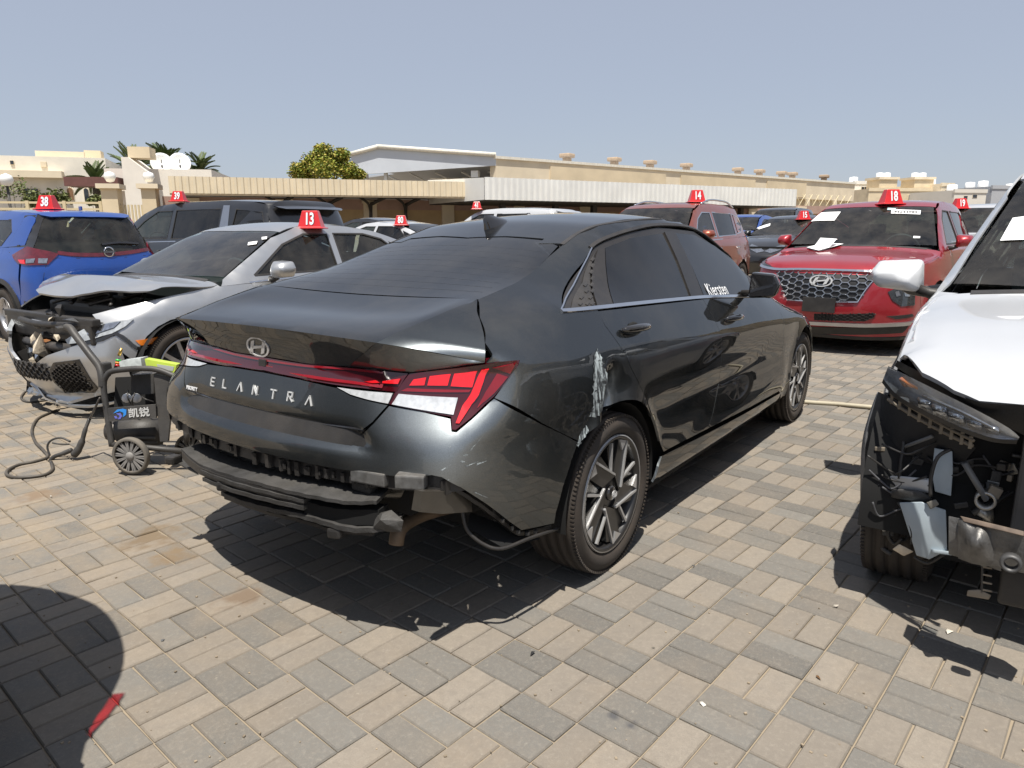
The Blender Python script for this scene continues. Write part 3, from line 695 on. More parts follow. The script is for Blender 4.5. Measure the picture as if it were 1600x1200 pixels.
def deck_dish(P, N):   # shallow scoop ahead of the spoiler lip
    P = P.copy(); P[:, 2] = np.maximum(P[:, 2], H_ZC(P[:, 0])-H_CR(P[:, 0])*(np.abs(P[:, 1])/.55)**2-.006); P[:, 2] -= .014*np.exp(-((P[:, 0]+.62)/.13)**2)*np.clip(1-(np.abs(P[:, 1])/.54)**4, 0, 1); return P
lid = H.panel('boot_lid', 'T', deck, PAINT, g=.025, sym=True, isuv=True, disp=deck_dish)
# --- tail: spoiler face, light bar, lower lid face, bumper
# boot flank and the overhanging spoiler face: ruled patches between traced edges
zc_ = h_top(cx_, cy_); CN = np.array([cx_, -cy_, zc_-.001])
LE = H.px([(757.5, 566)])[0]
def ruled(name, A, B, n, m, bulge=0., nb=None):
    A = np.array(A); B = np.array(B); V = []; k = len(A)
    for i in range(n+1):
        t = i/n; Q = A*(1-t)+B*t
        if bulge: Q = Q+np.array(nb)*bulge*math.sin(PI*t)
        V += list(Q)
    F_ = [(i*k+j, i*k+j+1, (i+1)*k+j+1, (i+1)*k+j) for i in range(n) for j in range(k-1)]
    mb = MB().add(V, F_, True); me = mb.mesh(name); bm = bmesh.new(); bm.from_mesh(me); bmesh.ops.remove_doubles(bm, verts=list(bm.verts), dist=1e-5); bmesh.ops.recalc_face_normals(bm, faces=list(bm.faces)); bm.to_mesh(me); bm.free()
    return link(name, me, m, HR)
def resamp(P, n):
    P = np.array(P); d = np.r_[0, np.cumsum(np.linalg.norm(np.diff(P, axis=0), axis=1))]; u = np.linspace(0, d[-1], n); return np.stack([np.interp(u, d, P[:, k]) for k in range(3)], 1)
cr_ = [(x, -h_crease(x), h_top(x, h_crease(x))-.001) for x in (-.4565, -.52, -.6, -.7, -.8)]+[tuple(CN)]
ct_ = [cr_[0]]+[tuple(q) for q in H.px([(745, 488), (750, 500), (756, 522), (758, 540), (758, 555)])]+[tuple(LE)]
fl_ = ruled('boot_lid_flank', resamp(cr_, 14), resamp(ct_, 14), 10, PAINT, .004, (-.2, -.7, .6)); H.mirror(fl_)
up_ = [(h_lip(y), -y, h_top(h_lip(y), y)-.001) for y in np.linspace(0, cy_-.03, 9)]+[tuple(CN)]; up2 = [tuple(CN*(1-t)+LE*t) for t in np.linspace(.1, 1, 10)]
U_ = resamp(up_, 12); U2 = np.array(up2)
lo1 = np.vstack([H.lift('R', [(0., .884), (-.1, .884)]), H.px([(480, 569), (520, 571), (545, 572.5)])]); lo2 = np.vstack([H.px([(560, 574), (590, 577), (615, 580.5), (640, 582.5), (670, 579), (700, 575), (730, 571)]), LE[None]])
f1 = ruled('spoiler_face', U_, resamp(lo1, 12), 6, PAINT, .006, (1, 0, .2)); H.mirror(f1)
f2 = ruled('spoiler_wing', np.vstack([U_[-1:], U2]), resamp(np.vstack([lo1[-1:], lo2]), 11), 6, PAINT, -.004, (1, .3, .2)); H.mirror(f2)
LRED = mat('red_lens', (.22, .006, .012), .08, coat=1., var=.15, vs=8)
LREDB = mat('bright_red_lens', (.75, .012, .018), .10, coat=1., var=.12, vs=120)
LREDD = mat('dark_red_lens', (.05, .003, .006), .06, coat=1., var=.1)
LWHT = mat('clear_lens', (.62, .64, .66), .10, coat=1., var=.18, vs=60, metal=.2)
bar = [(0, .882)]+hpx('R', [(480, 569), (545, 573), (590, 577.5), (639, 583.5), (621, 613)])+hpx('R', [(560, 606), (525, 602), (470, 592)])+[(0, .838)]
lb = H.panel('light_bar', 'R', bar, LREDD, g=.02, sym=True, isuv=True, off=.004, th=.02)
H.strip('light_strip', 'R', [(0, .851), (470, 588), (540, 599), (600, 604.5)], .016, .008, LRED, lb, sym=True)
H.strip('light_strip', 'R', [(0, .873), (480, 572), (545, 577), (600, 583)], .008, .006, LRED, lb, sym=True)
for q in ([(571, 596), (590, 594), (596, 599), (575, 599.5)], [(600, 596), (628, 592.5), (624, 601), (600, 600)]):
    H.panel('light_segment', 'R', q, LREDB, lb, g=.02, off=.011, mirror=True)
rv = H.panel('reversing_light', 'R', [(527, 605), (560, 609), (615, 614), (607, 631.5), (575, 625), (548, 617)], LWHT, g=.02, off=.003, th=.02, mirror=True)
H.axis = (-.25, -.30)   # polar axis inside the right corner
lamp = [(640.5, 583), (700, 575.5), (757, 568), (780, 564), (811, 563), (808, 572), (790, 598), (772, 620), (735, 655), (712, 673), (706, 672), (705, 652), (608.5, 632), (617, 613.5)]
tl = H.panel('tail_light', 'P', lamp, LREDD, g=.02, off=.003, th=.03, mirror=True)
for seg, mt, of in (([(647, 593), (667, 590), (664, 603), (640, 603)], LREDB, .007), ([(672, 588), (705, 584), (700, 603.5), (668, 603)], LREDB, .007), ([(710, 583), (746, 578.5), (738, 606), (704, 604)], LREDB, .007),
                    ([(637, 606), (736, 609), (733, 613.5), (627, 611.5)], LRED, .006), ([(752, 576), (764, 574), (748, 618), (718, 664), (712, 663), (722, 636), (735, 615)], LREDB, .009),
                    ([(769, 573), (805, 566), (796, 585), (780, 578)], LRED, .006), ([(758, 612), (776, 583), (793, 589), (772, 615), (745, 640)], LRED, .006)):
    H.panel('lens_segment', 'P', seg, mt, tl, g=.02, off=of)
    
H.panel('reversing_lens', 'P', [(624, 615), (716, 621), (709, 650), (613, 632.5)], LWHT, tl, g=.02, off=.007)
H.axis = (.15, 0.)
low = [(0., .836)]+hpx('R', [(470, 593), (527, 606), (548, 618), (575, 626), (606, 633), (582, 660), (556, 686)])+hpx('R', [(556, 684)])+[(-.30, .672), (0., .672)]
ll = H.panel('lower_boot_lid', 'R', low, PAINT, g=.022, sym=True, isuv=True)
STR = H.panel('black_strip', 'R', [(0., .706), (-.30, .706), (571, 672), (557, 687), (-.30, .670), (0., .670)], BLKG, g=.02, off=.004, th=.015, sym=True)
bump = [(PI, .6688), (PI+.25, .6688), (PI+.36, .6686)]+hpx('P', [(556, 689), (584, 661), (608, 634), (655, 642), (704, 654), (706, 674), (713, 675), (740, 652), (772, 622.5), (847, 663), (903, 691)])+[]
bb = hpx('P', [(893, 720), (880, 760), (869, 800), (866, 818), (815, 829), (795, 815), (760, 788), (720, 762), (690, 746), (675, 743)])+[(PI+.55, .588), (PI+.28, .58), (PI, .578)]
BUMP = H.panel('rear_bumper', 'P', bump+bb, PAINT, g=.022, sym=True, isuv=True)

H.panel('bumper_shelf', 'R', [(0, .715), (-.48, .715), (-.53, .68), (-.5, .60), (0, .60)], BLK, g=.04, off=-.014, sym=True, isuv=True)


# --- windows and trims of the sedan
SGL = glass('side_glass', (.05, .055, .055), 1.55, .03)
ap = [(930, 384), (950, 373), (985, 361), (1030, 353.5), (1085, 360)]
MATB = mat('satin_black', (.012, .011, .011), .38, var=.1, dust=.06)
dlo_top = hpx('S-', ap)+[(1.75, 1.205), (1.88, 1.160), (2.05, 1.080), (2.28, .970)]
belt = [(2.28, .935), (1.94, .932)]+hpx('S-', [(1098, 463), (935, 479), (880, 484)])
H.panel('window_frame', 'S-', dlo_top+belt+hpx('S-', [(912, 412)]), MATB, g=.03, off=-.008, th=.004, isuv=True, mirror=True)
H.panel('rear_door_window', 'S-', [(946, 386), (985, 371), (1030, 364.5), (1036, 365), (1055, 405), (1077, 462), (960, 474.5), (949, 430)], SGL, g=.03, off=-.003, mirror=True)
H.panel('front_door_window', 'S-', hpx('S-', [(1056, 363.5), (1085, 366), (1118, 384), (1148, 408), (1168, 432), (1176, 459), (1101, 462.5), (1080, 412)]), SGL, g=.03, off=-.003, isuv=True, mirror=True)
H.panel('quarter_trim', 'S-', [(931, 392), (931, 477), (892, 482.5), (910, 440)], BLK, g=.025, off=-.002, mirror=True)
qt = []
for r, z in enumerate(np.linspace(405, 474, 8)):
    x0 = 931-3-(z-392)*.42; n = max(1, int((928-x0)/11))
    for k in range(n):
        c = x0+4+(k+.5+(r % 2)*.4)*(926-x0)/n; qt.append((min(c, 926), z))
mb = MB()
for c in qt:
    q = H.uv('S-', [(c[0]-4, c[1]+1), (c[0], c[1]-3.6), (c[0]+4, c[1]-1), (c[0], c[1]+3.4)]); P = H.lift('S-', q); nn = H.normal(P)
    mb.add(list(P+nn*.001)+list((P+nn*.0022).mean(0, keepdims=True)), [(0, 1, 4), (1, 2, 4), (2, 3, 4), (3, 0, 4)])
tr = mb.build('trim_pattern', BLK, HR, kind='stuff'); H.mirror(tr)
H.panel('pillar_trim', 'S-', [(1038, 362), (1054, 361.5), (1079, 412), (1099, 462.5), (1080, 464), (1058, 405)], MATB, g=.025, off=.001, mirror=True)
H.panel('pillar_trim', 'S-', [(934, 389), (945, 386), (948, 430), (958, 475), (933, 478)], MATB, g=.025, off=.001, mirror=True)
H.strip('window_chrome', 'S-', [(877, 486.5), (905, 484.5), (933, 481.5), (1015, 472.5), (1098, 464.5), (1150, 463), (1184, 462.5)], .020, .006, CHROME, mirror=True, n=4)
H.strip('window_chrome', 'S-', [(876, 485), (895, 447), (913, 411), (924, 388)], .007, .005, CHROME, mirror=True, n=4)
H.strip('window_seal', 'S-', [(922, 387), (932, 379), (950, 370.5), (985, 359), (1030, 351), (1085, 357.5), (1.85, 1.19), (2.1, 1.075), (2.3, .975)], .020, .004, BLK, mirror=True, n=4)
# defroster lines printed on the glass
HTL = mat('heater_print', (.020, .018, .017), .12, coat=1.)
for k in range(9):
    x = -.36+k*.060; y0 = -(h_crease(x)-.05); H.strip('heater_line', 'T', [(x, y0), (x, y0*.5), (x, 0)], .0009, -.0016, HTL, sym=True, n=3)
# handles
def handle(px, py, L):
    o, n = H.pt('S-', (px, py)); x = Vector((1, 0, -.03)); M = frame(o, x, Vector((0, 0, 1)))
    b = MB(); pts = [(-L/2, 0, .004), (-L*.40, .004, .022), (0, .006, .036), (L*.40, .004, .030), (L/2, 0, .010)]
    b.tube([M @ Vector(p) for p in catmull(pts, 5)], [.006+.010*math.sin(PI*min(1, max(.0, t/20))) for t in range(21)], 10)
    h = b.build('door_handle', BLKG, HR); H.mirror(h)
    c = MB(); c.lathe([(.0, .003), (.03, .004), (.042, .001), (.046, -.006)], 24); me = c.mesh()
    cp = link('handle_cup', me, DARKV, HR); cp.matrix_local = M @ Matrix.Translation((.015, -.012, 0)) @ Matrix.Diagonal((1.25, .8, 1, 1)); cm = link('handle_cup', me.copy(), None, HR); cm.matrix_local = Matrix.Diagonal((1, -1, 1, 1)) @ cp.matrix_local
handle(988, 513, .20); handle(1142, 497, .20)
# mirror
def blob(name, pts, m, parent, mirror=None, lv=2):
    bm = bmesh.new()
    for p in pts: bm.verts.new(p)
    bmesh.ops.convex_hull(bm, input=list(bm.verts)); bmesh.ops.delete(bm, geom=[v for v in bm.verts if not v.link_faces], context='VERTS')
    me = bpy.data.meshes.new(name); bm.to_mesh(me); bm.free()
    o = link(name, me, m, parent)
    if lv:
        md = o.modifiers.new('bevel', 'BEVEL'); md.width = .02; md.segments = 3; md.limit_method = 'ANGLE'; md.angle_limit = rad(20)
    for f in me.polygons: f.use_smooth = bool(lv)
    return o
mpos = np.array([1.66, -.93, 1.0])
def mir(side):
    s = side
    pts = [(1.56, s*.86, .945), (1.56, s*1.005, .955), (1.565, s*1.03, 1.02), (1.565, s*1.00, 1.075), (1.565, s*.87, 1.085), (1.66, s*.86, .935), (1.70, s*.985, .965), (1.71, s*.99, 1.03), (1.69, s*.965, 1.075), (1.69, s*.87, 1.08), (1.76, s*.90, .97), (1.765, s*.93, 1.03), (1.75, s*.89, 1.06)]
    o = blob('wing_mirror', pts, BLKG, HR)
    gp = MB().add([(1.556, s*.875, .955), (1.556, s*1.0, .965), (1.558, s*1.018, 1.02), (1.558, s*.99, 1.067), (1.558, s*.88, 1.075)], [(0, 1, 2, 3, 4)]); gp.build('mirror_glass', BLKG, o, fix=False)  # gloss black stands in for the dark reflection in the mirror
    MB().tube([(1.70, s*.79, .955), (1.68, s*.85, .965), (1.66, s*.90, .985)], [.022, .018, .022], 10).build('mirror_arm', BLK, o)
mir(-1); mir(1)
# shark fin aerial
fn = MB(); secs = []
base, n_ = H.pt('T', (733, 357)); bx = float(base.x); by = 0.0; bz = h_top(bx, 0)
for t, w, h in ((0, .002, .004), (.18, .022, .018), (.45, .030, .036), (.7, .028, .056), (.92, .016, .066), (1.0, .004, .050)):
    x = bx+.16-.19*t; z = h_top(x, 0)-.004; secs.append([(x, -w, z), (x-.004*t, -w*.55, z+h*.55), (x-.012*t, -w*.12, z+h), (x-.012*t, w*.12, z+h), (x-.004*t, w*.55, z+h*.55), (x, w, z)])
V = [p for q in secs for p in q]; Fc = []
for i in range(5):
    for k in range(5): Fc.append((i*6+k, i*6+k+1, i*6+7+k, i*6+6+k))
Fc += [tuple(range(6)), tuple(reversed(range(30, 36)))]
fn.add(V, Fc, True).build('roof_aerial', BLKG, HR)
BRT = mat('bright_trim', (.66, .66, .65), .3, metal=.25, coat=.3, var=.04)
# emblem: oval ring and slanted bar letter
def emblem(parent, M, w, h, m, t=.004):
    b = MB(); n = 40
    for k in range(n):
        a0, a1 = 2*PI*k/n, 2*PI*(k+1)/n
        q = [(math.cos(a)*w/2*f, math.sin(a)*h/2*f) for a in (a0, a1) for f in (1.0, .86)]
        b.prism([q[0], q[2], q[3], q[1]], t)
    sh = .16*w
    def bar(pts): b.prism([(x*w+y*h*.42, y*h) for x, y in pts], t)
    bar([(-.33, -.36), (-.20, -.41), (-.17, .34), (-.30, .26)]); bar([(.17, -.34), (.30, -.26), (.33, .36), (.20, .41)]); bar([(-.24, -.12), (.22, .0), (.24, .13), (-.22, .03)])
    o = b.build('emblem', m, parent); o.matrix_local = M; return o
def on_tail(px, py, off):
    o, n = H.pt('R', (px, py), off); x = Vector((0, -1, 0)); x = (x-n*x.dot(n)).normalized(); return o, n, frame(o, x, n.cross(x))
o_, n_, M_ = on_tail(404, 542, .001); emblem(HR, M_, .128, .072, BRT)
# model name in raised letters
GL = {'E': [[(0, 0), (0, 1)], [(0, 1), (.75, 1)], [(0, .5), (.68, .5)], [(0, 0), (.75, 0)]], 'L': [[(0, 1), (0, 0)], [(0, 0), (.7, 0)]], 'A': [[(0, 0), (.45, 1)], [(.45, 1), (.9, 0)]],
      'N': [[(0, 0), (0, 1)], [(0, 1), (.8, 0)], [(.8, 0), (.8, 1)]], 'T': [[(0, 1), (.9, 1)], [(.45, 1), (.45, 0)]], 'R': [[(0, 0), (0, 1)], [(0, 1), (.7, 1)], [(.7, 1), (.7, .48)], [(.7, .48), (0, .48)], [(.3, .48), (.8, 0)]]}
for ch, px, py in zip('ELANTRA', (334, 353, 376, 400, 428, 455, 484), (596.5, 600, 604.5, 610, 616, 620, 626)):
    o_, n_, M_ = on_tail(px, py, .0005); b = MB(); s_ = .030
    for a, c in GL[ch]:
        a, c = Vector(((a[0]-.45)*s_, (a[1]-.5)*s_*.95, 0)), Vector(((c[0]-.45)*s_, (c[1]-.5)*s_*.95, 0)); d = (c-a); L = d.length+.004
        R = Matrix.Rotation(math.atan2(d.y, d.x), 3, 'Z'); b.box(tuple((a+c)/2+Vector((0, 0, .002))), (L, .0048, .004), R=R)
    o = b.build('name_letter', BRT, HR); o.matrix_local = M_
o_, n_, M_ = on_tail(300, 607, .001); me = text_mesh('PRIORITY', .020, .0006, .0006, .95); t = link('dealer_lettering', me, WPLAS, HR); t.matrix_local = M_
o_, n_, M_ = on_tail(413, 567, .004); MB().box((0, 0, 0), (.042, .026, .012), bev=.003).build('camera_housing', BLK, HR).matrix_local = M_
# name written on the front door glass
P_, N_ = H.pt('S-', (1120, 453), .002); x = Vector((1, 0, -.03)); x = (x-N_*x.dot(N_)).normalized()
t = link('window_lettering', text_mesh('Kiersten', .100, .0004, .0002, .80, 1.12, shear=.10), WPLAS, HR); t.matrix_local = frame(P_, x, N_.cross(x))
# oval sticker inside the rear window
P_, N_ = H.pt('T', (553, 440), -.006)
stq = H.uv('T', [(510, 441), (530, 434), (560, 433), (584, 435), (588, 440), (582, 447), (548, 444)])
H.panel('window_sticker', 'T', stq, mat('pale_sticker', (.30, .36, .38), .6), g=.03, off=-.006, th=0, isuv=True)
# wheels
for x in (0., 2.72):
    for s in (-1, 1): put_wheel(H, 'pinwheel', x, s*.785, .316, .222, .224, rot=(.35 if x == 0 else .0))
for o in HR.children:
    if o.name.startswith('wheel') and abs(o.location.x) < .1 and o.location.y < 0: emblem_o = o
em = emblem(emblem_o, frame((0, -.225*.46+.0035-.004, 0), (1, 0, 0), (0, 0, 1)), .040, .026, BRT, .003)
# dark inner hull so that nothing shows through the shut lines
b = MB()
def hull(b, x0, x1, w0, w1, z0, z1):
    b.add([(x0, -w0, z0), (x1, -w1, z0), (x1, w1, z0), (x0, w0, z0), (x0, -w0, z1), (x1, -w1, z1), (x1, w1, z1), (x0, w0, z1)], [(0, 3, 2, 1), (4, 5, 6, 7), (0, 1, 5, 4), (1, 2, 6, 5), (2, 3, 7, 6), (3, 0, 4, 7)])
hull(b, .38, 2.34, .84, .84, .19, .80); hull(b, -.80, -.40, .58, .60, .42, .90); hull(b, -.40, .38, .60, .60, .22, .94); hull(b, 2.34, 3.1, .60, .60, .2, .80); hull(b, 3.1, 3.38, .6, .5, .25, .68)
b.build('inner_body', DARKV, HR)
# wheel-arch liners
for cx in (0., 2.72):
    for s in (-1, 1):
        lb_ = MB(); V = []; n = 20
        for i in range(n+1):
            a = rad(-8+196*i/n); V += [(cx+.352*math.cos(a), s*.885, .316+.352*math.sin(a)), (cx+.352*math.cos(a), s*.60, .316+.352*math.sin(a))]
        lb_.add(V, [(2*i, 2*i+1, 2*i+3, 2*i+2) for i in range(n)], True).build('arch_liner', DARKV, HR)
# cabin: parcel shelf, seats and dash
b = MB(); b.box((-.10, 0, .95), (.62, 1.10, .03)); b.box((.32, 0, .72), (.12, 1.2, .6), R=Matrix.Rotation(-.35, 3, 'Y')); b.build('rear_seat', INTER, HR)
for s in (-1, 1):
    b = MB(); b.box((1.22, s*.36, .80), (.12, .46, .62), R=Matrix.Rotation(-.28, 3, 'Y'), bev=.04); b.box((1.10, s*.36, 1.16), (.09, .24, .17), R=Matrix.Rotation(-.15, 3, 'Y'), bev=.03); b.box((1.5, s*.36, .52), (.5, .46, .14), bev=.04); b.build('front_seat', INTER, HR)
b = MB(); b.box((2.12, 0, .84), (.36, 1.36, .20), bev=.05); b.build('dashboard', INTER, HR)
b = MB(); b.lathe([(.19, 0), (.20, .012), (.19, .024), (.18, .012), (.19, 0)], 28); st = b.build('steering_wheel', INTER, HR); st.location = (1.80, .36, .93); st.rotation_euler = (0, rad(-62), 0)
WSG = glass('windscreen_glass', (.32, .38, .36), 1.5, .05)
H.panel('windscreen', 'T', [(1.57, 0), (1.55, -.3), (1.49, -.49), (1.75, -.535), (2.05, -.60), (2.32, -.67), (2.37, -.3), (2.38, 0)], WSG, g=.06, sym=True, off=-.002)
# --- torn rear: what the missing lower bumper leaves bare
STRUT = mat('scuffed_black', (.025, .025, .026), .55, var=.5, vs=18, bump=.3, bs=120, dust=.3, dcol=(.22, .20, .17))
def tl_pt(px, py, x): return Vector(on_plane(px, py, 0, x))
# clip rail with teeth under the painted edge
edge = [(PI+a, z) for a, z in ((0, .572), (.15, .572), (.3, .574), (.45, .578), (.6, .584), (.7, .59))]
for seg in range(2):
    sg = 1 if seg else -1
    P = H.lift('P', [(PI+sg*(a-PI), z) for a, z in catmull(edge, 6)]); nn = H.normal(P); V = []; Fc = []
    for i, p in enumerate(P):
        r = p-np.array([0, 0, 0]); inn = np.array([.022, 0, 0])
        V += [p+inn+[0, 0, .01], p+inn*.7+[0, 0, -.040], p+inn*2.2+[0, 0, -.046]]
    for i in range(len(P)-1):
        for k in range(2): Fc.append((3*i+k, 3*i+k+1, 3*i+4+k, 3*i+3+k))
    MB().add(V, Fc, False).build('clip_rail', BLK, HR)
    b = MB()
    for i in range(0, len(P)-1):
        for t in (.0, .33, .66):
            if random.random() < .78: continue
            p = P[i]*(1-t)+P[i+1]*t; b.box((p[0]+.017, p[1], p[2]-.018-random.random()*.010), (.014+random.random()*.012, .004+random.random()*.018, .012+random.random()*.036), rz=random.uniform(-.4, .4))
    b.build('broken_clip', BLK, HR, kind='stuff')
BLG = mat('block_grey', (.085, .088, .09), .5, var=.4, vs=40, dust=.2)
for qa, qb in (((548, 737), (601, 743)), ((613, 745), (659, 749))):
    pa = np.array(on_plane(*qa, 0, -.925)); pb = np.array(on_plane(*qb, 0, -.905 if qb[0] < 610 else -.885)); c = (pa+pb)/2; dd = pb-pa
    MB().box((c[0]+.02, c[1], c[2]-.012), (np.hypot(dd[0], dd[1]), .055, .042), R=Matrix.Rotation(math.atan2(dd[1], dd[0]), 3, 'Z') @ Matrix.Rotation(.0, 3, 'Y'), bev=.005).build('clip_block', BLG, HR)
# crash beam and rear panel
b = MB(); b.box((-.58, 0, .56), (.10, 1.36, .36), bev=.02); b.build('rear_panel', DARKV, HR)
bm_ = mat('beam_paint', (.055, .052, .046), .25, metal=.4, coat=.5, var=.3, dust=.2)
b = MB(); b.tube(catmull([(-.66, -.60, .50), (-.80, -.48, .505), (-.845, -.2, .51), (-.85, 0, .51), (-.845, .2, .51), (-.80, .48, .505), (-.66, .60, .50)], 6), .048, 8); b.build('crash_beam', bm_, HR)
for y in (-.47, -.2, .06, .3): MB().box((-.885, y, .535), (.04, .085, .055), bev=.008).build('beam_bracket', STRUT, HR)
# hanging plastic carrier: three ledges one over the other
def ledge(name, pts, w, h, m, tilt=0.):
    V = []; Fc = []; P = [np.array(p) for p in catmull(pts, 5)]
    for i, p in enumerate(P):
        t = P[min(i+1, len(P)-1)]-P[max(0, i-1)]; t /= np.linalg.norm(t); n = np.array([t[1], -t[0], 0]); n = n if n[0] > 0 else -n
        jw = .0012*math.sin(i*2.1)
        V += [p+[0, 0, jw], p+n*w+[0, 0, tilt+jw], p+n*w+[0, 0, tilt-h], p+[0, 0, -h+jw]]
    m_ = len(P)
    for i in range(m_-1):
        for k in range(4): Fc.append((4*i+k, 4*i+(k+1) % 4, 4*i+4+(k+1) % 4, 4*i+4+k))
    Fc += [(0, 1, 2, 3), (4*m_-1, 4*m_-2, 4*m_-3, 4*m_-4)]
    return MB().add(V, Fc, False).build(name, m, HR)
def Lp(l): return [tuple(on_plane(px, py, 0, x)) for px, py, x in l]
ledge('carrier_ledge', Lp([(283, 701, -.93), (311, 724, -.97), (360, 742, -.99), (398, 752, -1.0), (447, 765, -1.0), (500, 776, -.99), (545, 783, -.96), (588, 782, -.93)]), .115, .012, STRUT, .010)
ledge('carrier_face', Lp([(284, 706, -.935), (311, 729, -.975), (360, 747, -.992), (420, 763, -1.0), (474, 776, -.99)]), .02, .030, BLK)
ledge('carrier_slat', Lp([(313, 734, -.98), (360, 752, -1.0), (420, 768, -1.005), (474, 781, -.995)]), .03, .012, STRUT)
ledge('carrier_slat', Lp([(316, 746, -.98), (360, 763, -1.0), (420, 779, -1.005), (474, 791, -.995)]), .03, .014, STRUT)
ledge('carrier_face', Lp([(474, 781, -.98), (500, 790, -.97), (540, 796, -.95), (592, 797, -.92)]), .06, .05, DARKV)  # dark piece in the recess between ledges, its shade put into the colour
ledge('carrier_ledge', Lp([(345, 768, -.97), (375, 781, -.985), (420, 793, -.99), (461, 801, -.99), (500, 812, -.98), (545, 824, -.96), (590, 824, -.93), (616, 818, -.91)]), .07, .016, STRUT)
ledge('carrier_face', Lp([(350, 775, -.96), (420, 800, -.98), (461, 809, -.98), (520, 826, -.96), (580, 832, -.93)]), .02, .012, BLK)
b = MB()
c = np.array(on_plane(607, 815, 0, -.91))
pts = [tuple(c+RNG.normal(0, 1, 3)*[.014, .026, .018]) for _ in range(40)]
blob('crumpled_end', pts, STRUT, HR, lv=0)
for px, py, x in ((271, 718, -.90), (353, 758, -.97), (527, 830, -.95)):
    c = on_plane(px, py, 0, x); MB().box(tuple(c), (.05, .05, .035), rz=.3, bev=.01).build('loose_clip', BLK, HR)
c0, c1 = on_plane(275, 722, 0, -.89), on_plane(310, 740, 0, -.93)
MB().add([tuple(c0), tuple(c0+[.08, .05, 0]), tuple(c1+[.10, .02, -.004]), tuple(c1), tuple(c0+[0, 0, -.006]), tuple(c1+[0, 0, -.006])], [(0, 3, 2, 1), (0, 4, 5, 3)]).build('loose_flap', STRUT, HR)
# bent exhaust tail pipe
EX = mat('rusty_pipe', (.16, .115, .08), .6, metal=.4, var=.35, vs=16, bump=.2, dust=.4)
MB().tube(catmull([tuple(on_plane(740, 785, 1, -.42)), tuple(on_plane(690, 795, 1, -.45)), tuple(on_plane(650, 808, 1, -.47)), tuple(on_plane(625, 826, 1, -.48)), tuple(on_plane(619, 850, 1, -.48))], 6), .026, 14).build('exhaust_pipe', EX, HR)
# arch-side leftovers: inner guard, edge rail and dangling strap
ge = [tuple(on_plane(px, py, 1, -.76)) for px, py in ((660, 768), (735, 768), (738, 800), (690, 803), (655, 800))]
MB().add([tuple(np.array(q)+[0, dy, 0]) for dy in (0, .03) for q in ge], [(0, 1, 2, 3, 4), (9, 8, 7, 6, 5)]+[(i, (i+1) % 5, 5+(i+1) % 5, 5+i) for i in range(5)]).build('side_bracket', bm_, HR)
eb = H.px([(690, 750), (720, 766), (760, 792), (795, 819), (815, 833), (845, 828), (866, 822)])
ledge('edge_rail', [tuple(q+[.012, .02, -.004]) for q in eb], .03, .014, BLK)
b = MB()
for i in range(len(eb)-2):
    for t in (.25, .7):
        if random.random() < .45: continue
        q = eb[i]*(1-t)+eb[i+1]*t; b.box((q[0]+.01, q[1]+.005, q[2]-.008), (.016, .006+.008*random.random(), .008+.008*random.random()), rz=random.uniform(0, 1))
b.build('broken_clip', STRUT, HR, kind='stuff')
MB().tube(catmull([tuple(on_plane(722, 797, 1, -.74)), tuple(on_plane(730, 828, 1, -.76)), tuple(on_plane(755, 850, 1, -.80)), tuple(on_plane(785, 857, 1, -.84)), tuple(on_plane(830, 840, 1, -.86)), tuple(on_plane(872, 826, 1, -.86))], 6), .006, 6).build('dangling_strap', BLK, HR)
MB().add([tuple(on_plane(px, py, 1, y)) for px, py, y in ((735, 800, -.70), (845, 842, -.84), (785, 855, -.83), (730, 825, -.75))], [(0, 1, 2, 3)]).build('torn_liner', DARKV, HR)
# scraped paint on the quarter panel and bumper corner
SCR = mat('scraped_primer', (.30, .335, .345), .6, var=.6, vs=90, bump=.5, bs=200)
SCD = mat('scraped_dark', (.05, .055, .06), .6, var=.6, vs=60)
def scrape(path, w, m, n, seed, jit=1.):
    rg = np.random.default_rng(seed); b = MB(); path = catmull(path, 8); Q = []
    for i in range(n):
        k = rg.integers(0, len(path)); px, py = path[k]; px += rg.normal(0, w[0]*.35); py += rg.normal(0, 4)
        L, t, a = rg.uniform(2, 11)*jit, rg.uniform(.4, 2.2)*jit, rg.normal(1.75, .16)
        Q += [(px+L*math.cos(a)*u-t*math.sin(a)*v*rg.uniform(.5, 1.2), py+L*math.sin(a)*u+t*math.cos(a)*v) for u, v in ((-1, -.2), (-.3, -1), (.6, -.8), (1, .2), (.3, 1), (-.5, .7))]
    P = H.px(Q); nn = H.normal(P); P = hero_dent(P, nn)+nn*np.repeat(.0009+.0008*rg.random(n), 6)[:, None]
    for i in range(n): b.add(list(P[6*i:6*i+6]), [tuple(range(6))])
    return b.build('scrape_mark', m, HR, fix=False, kind='stuff')
def scrape_mat():
    m, nt, out = new_mat('streaked_scrape'); N = NT(nt); bs = N.n('ShaderNodeBsdfPrincipled'); v = obvec(N)
    mp = N.n('ShaderNodeMapping'); N.link(v, mp.inputs[0]); mp.inputs['Rotation'].default_value = (0, .45, 0); mp.inputs['Scale'].default_value = (95, 20, 16)
    n1 = N.noise(1., 6, mp.outputs[0], .68); mp2 = N.n('ShaderNodeMapping'); N.link(v, mp2.inputs[0]); mp2.inputs['Scale'].default_value = (24, 10, 40); n2 = N.noise(1., 5, mp2.outputs[0], .7)
    c = N.mix(N.ramp(n1, .44, .56), (.030, .033, .036), (.40, .45, .46)); c = N.mix(N.ramp(n2, .52, .62), c, (.022, .024, .026))
    N.link(c, bs.inputs['Base Color']); bs.inputs['Roughness'].default_value = .55; bp = N.n('ShaderNodeBump', ins={'Strength': .8, 'Distance': .004}); N.link(n1, bp.inputs['Height']); N.link(bp.outputs[0], bs.inputs['Normal']); N.link(bs.outputs[0], out.inputs[0]); return m
